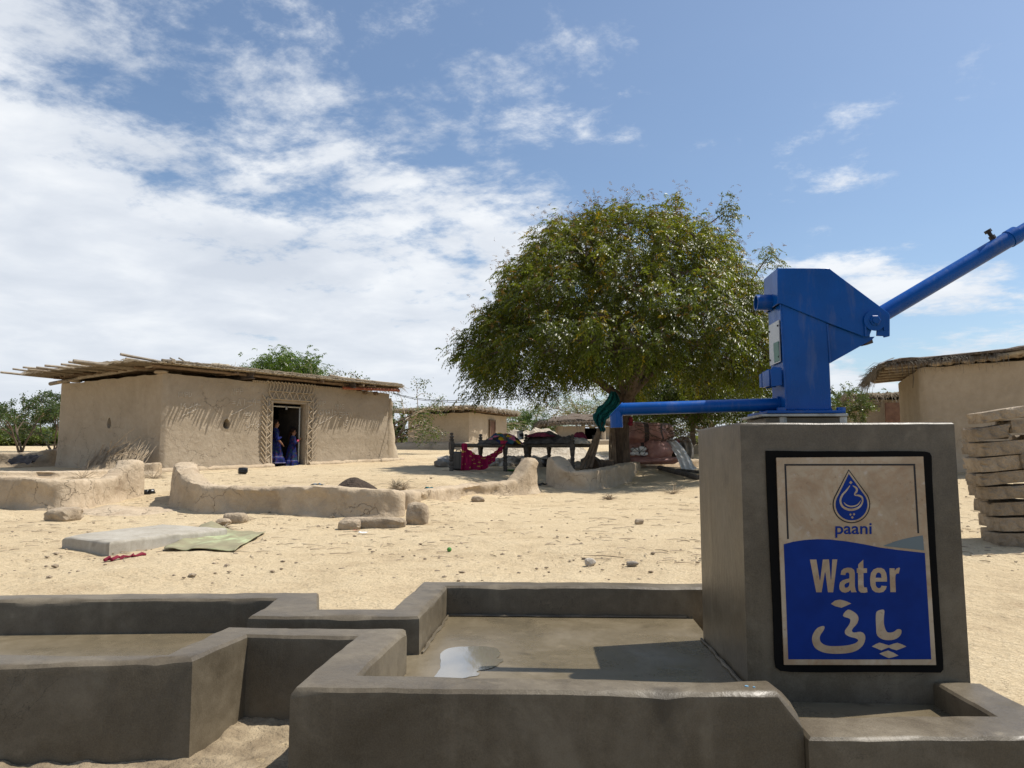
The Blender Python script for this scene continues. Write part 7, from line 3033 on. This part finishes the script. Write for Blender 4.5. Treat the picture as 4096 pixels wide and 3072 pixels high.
# ramp of broken earth at the gateway
p = ground(440, 2050)
heap('earth_bank', 'low bank of trampled earth sloping out of the gateway', 'earth bank', (p.x + .2, p.y + .1, p.z - .03), 1.5, .55, .10, M['mud_low'], 23, .15, 2, .2)
p = ground(1415, 1958)
heap('dung_heap', 'dark brown heap of dung on the yard floor', 'dung heap', (p.x, p.y + .1, p.z - .01), .36, .34, .20, M['dung'], 25, 0, 1.5, .14, 16, 40)
# black sandals in the gateway
for k, (px, py, an) in enumerate(((572, 1980, .2), (592, 1978, .9))):
    p = ground(px, py)
    t = thing('sandal', p, ('black plastic sandal with raised strap, nearer the post in the gateway', 'black plastic sandal lying askew, farther from the post in the gateway')[k], 'sandal', 'pair of black sandals')
    R3 = Matrix.Rotation(an, 3, 'Z')
    mb = MB()
    n_ = 18
    prof = [V((.13 * math.cos(a), (.042 + .012 * math.cos(a)) * math.sin(a), 0)) for a in [2 * math.pi * i / n_ for i in range(n_)]]
    mb.prism([R3 @ q + p + V((0, 0, .005)) for q in prof], (0, 0, .028))
    part(mb, 'sole', M['plastic'], t, .6)
    mb = MB()
    mb.grid(lambda u, v_: R3 @ V((.02 + .075 * u, .055 * math.cos(math.pi * v_), .03 + .06 * math.sin(math.pi * v_))) + p, 3, 12)
    o = part(mb, 'strap', M['plastic'], t, .9)
    o.modifiers.new('thickness', 'SOLIDIFY').thickness = .006
# dry tuft, rags and litter
def tuft(px, py, n_, h, label, mat='straw', spread_=.5):
    p = ground(px, py)
    mb = MB()
    for i in range(n_):
        d = V((RND.gauss(0, spread_), RND.gauss(0, spread_), RND.uniform(.3, 1))).normalized()
        L = h * RND.uniform(.5, 1)
        mb.tube([p + V((RND.gauss(0, .02), RND.gauss(0, .02), 0)), p + d * L * .6, p + d * L + V((RND.uniform(-.05, .05), 0, -.03))], [.005, .004, .002], 3, caps=False)
    tag(mb.build('dry_tuft', M[mat], None, None), label, 'dry plant')


tuft(1585, 1958, 70, .24, 'dry straw tuft standing on top of the middle wall corner', 'straw', .35)
tuft(1605, 1960, 50, .28, 'flattened dry weed beside the straw tuft on the wall', 'twig', 1.1)
tuft(2440, 2000, 60, .22, 'small nest of dry twigs on the sand before the pale wall', 'twig', 1.0)
tuft(2690, 1975, 26, .42, 'forked dead branch lying on the sand left of the pedestal', 'twig', 1.6)
tuft(610, 1915, 60, .40, 'scatter of dry twigs at the foot of the rounded wall stub', 'twig', 1.8)
tuft(330, 1918, 40, .45, 'dry twigs poking up behind the curving wall', 'twig', 1.8)
tuft(895, 2120, 60, .14, 'tuft of dry grass beside the green mat', 'straw', .9)


def scrap(name, px, py, size, mat, label, seed):
    p = ground(px, py)
    mb = MB()
    mb.grid(lambda u, v_: p + V(((u - .5) * size * 2, (v_ - .5) * size * 1.4, .01 + size * .55 * abs(noise.noise(V((u * 2.3 + seed, v_ * 2.3, seed)))) * 1.3)), 6, 6)
    tag(mb.build(name, M[mat], None, .4), label, 'rag' if 'rag' in name else 'scrap')


scrap('cloth_rag', 1270, 1943, .10, 'bluerag', 'grey blue rag on the yard floor left of the dung heap', 3)
scrap('plastic_scrap', 1716, 1958, .08, 'teal', 'small crumpled green and purple wrapper on the bleached wall', 5)
scrap('cloth_rag', 2160, 1944, .16, 'plastic', 'black rag lying in the gap between the two end posts', 7)
scrap('paper_scrap', 1452, 2136, .05, 'white', 'torn white paper on the sand before the earth slabs', 9)
scrap('brick_chip', 1425, 2126, .04, 'brickred', 'orange brick chip beside the white paper', 11)
scrap('plastic_scrap', 400, 1862, .30, 'white', 'white plastic sheet scrap by the crumbling wall far left', 13) if False else None
p = at(95, 1856, 21.3)
mb = MB()
mb.grid(lambda u, v_: V((p.x + (u - .5) * .8, p.y + (v_ - .5) * .5, gz(p.x, p.y) + .12 + .25 * v_ + .12 * noise.noise(V((u * 5, v_ * 4, 0))))), 8, 6)
tag(mb.build('metal_sheet', M['rust'], None, .5), 'bent metal sheet propped against the crumbling wall at far left', 'metal sheet')
mb = MB()
p = ground(1960, 1939)
mb.box(p + V((0, 0, .02)), (.14, .06, .035), Matrix.Rotation(.3, 3, 'Z'))
tag(mb.build('wood_chip', M['oldwood'], None, .4), 'dark flat wood chip on the yard floor before the rope beds', 'wood chip')
p = ground(1797, 2207)
mb = MB()
mb.rock(p + V((0, 0, .02)), (.022, .022, .022), 3, 2, rough=.03)
tag(mb.build('green_fruit', M['lime'], None, 1.2), 'small round green fruit lying on the open sand', 'fruit')
# fired-brick caps worn through on the two end posts
for px, py, d, lb in ((2108, 1833, 14.2, 'a'), (2226, 1829, 15.8, 'b')):
    pass

# stones, twigs and straw trodden into the sand
def scatter(name, label, n_, make, rng):
    mb = MB()
    i = 0
    while i < n_:
        px, py = RND.uniform(-60, 4150), rng()
        r = sight(px, py)
        tt_ = None
        p = None
        # quick march
        for k in range(70):
            d = 3.0 * (1.045 ** k)
            q = EYE + r * d
            if q.z < gz0(q.x, q.y):
                q0 = EYE + r * (d / 1.045)
                f0, f1 = q0.z - gz0(q0.x, q0.y), q.z - gz0(q.x, q.y)
                q = q0.lerp(q, f0 / (f0 - f1)) + V((RND.uniform(-.2, .2), RND.uniform(-.2, .2), 0))
                p = V((q.x, q.y, gz(q.x, q.y)))
                break
        i += 1
        if p is None or p.y > 24 or (p.y < 4.0):
            continue
        make(mb, p)
    tag(mb.build(name, M['twig'] if name != 'pebbles' else M['clod'], None, None), label, 'litter', kind='stuff')


GRID_X = np.arange(-20, 20.01, .5)
GRID_Y = np.arange(2, 30.01, .5)
GG_ = gza(*[a.ravel() for a in np.meshgrid(GRID_X, GRID_Y, indexing='ij')]).reshape(len(GRID_X), len(GRID_Y))


def gz0(x, y):
    i = min(max(int((x + 20) * 2 + .5), 0), len(GRID_X) - 1)
    j = min(max(int((y - 2) * 2 + .5), 0), len(GRID_Y) - 1)
    return GG_[i, j]


def mk_peb(mb, p):
    s_ = abs(RND.gauss(0, .0075)) + .004
    mb.rock((p.x, p.y, p.z + s_ * .3), (s_ * 1.3, s_, s_ * .6), RND.randint(0, 99), 0, rough=.4)


def mk_twig(mb, p):
    L = RND.uniform(.04, .20) * (1.8 if RND.random() < .1 else 1)
    a = RND.gauss(0, .9)
    d = V((math.cos(a), math.sin(a), 0))
    mb.tube([p + V((0, 0, .006)), p + d * L * .5 + V((RND.uniform(-.01, .01), RND.uniform(-.02, .02), .010)), p + d * L + V((0, 0, .004))], [.0045, .004, .002], 3, caps=False)


scatter('pebbles', 'small stones and crumbs of earth trodden into the sand', 800, mk_peb, lambda: 1900 + 420 * RND.random() ** .8)
scatter('twig_litter', 'bits of twig and straw scattered on the sand', 1500, mk_twig, lambda: 1880 + 360 * RND.random() ** 1.3)
# damp lumpy soil thrown up against the outer foot of the basin, near side
def soil(u, v_):
    x = -2.3 + 1.66 * u
    y = 1.55 + .90 * v_
    # distance to the two wall feet
    d1_ = abs(x + 1.05) if y > 2.1 and x > -1.1 else 9
    d2_ = abs(y - (2.12 + (x + 1.07) * .19)) if x < -1.05 else 9
    d3_ = abs(y - 2.405) if x > -1.05 else 9
    near = math.exp(-(min(d1_, d2_, d3_) / .075) ** 2)
    e = V((x, y, 0))
    lump = max(0, .35 + .9 * fbm(e * 13, 4)) * .045 + max(0, noise.noise(e * 31)) * .016
    patch = .25 + .9 * max(0, noise.noise(e * 2.6 + V((3, 1, 0))) + .25)
    return V((x, y, gz(x, y) + .012 + near * patch * (.014 + lump * .6) + .005 * noise.noise(e * 20) - .02 * (1 - min(1, 6 * min(u, 1 - u, v_ + .1)))))


mb = MB()
mb.grid(soil, 190, 100)
tag(mb.build('damp_soil', M['damp'], None, 1.3), 'lumpy damp soil along the outer foot of the basin walls', 'soil', kind='stuff')
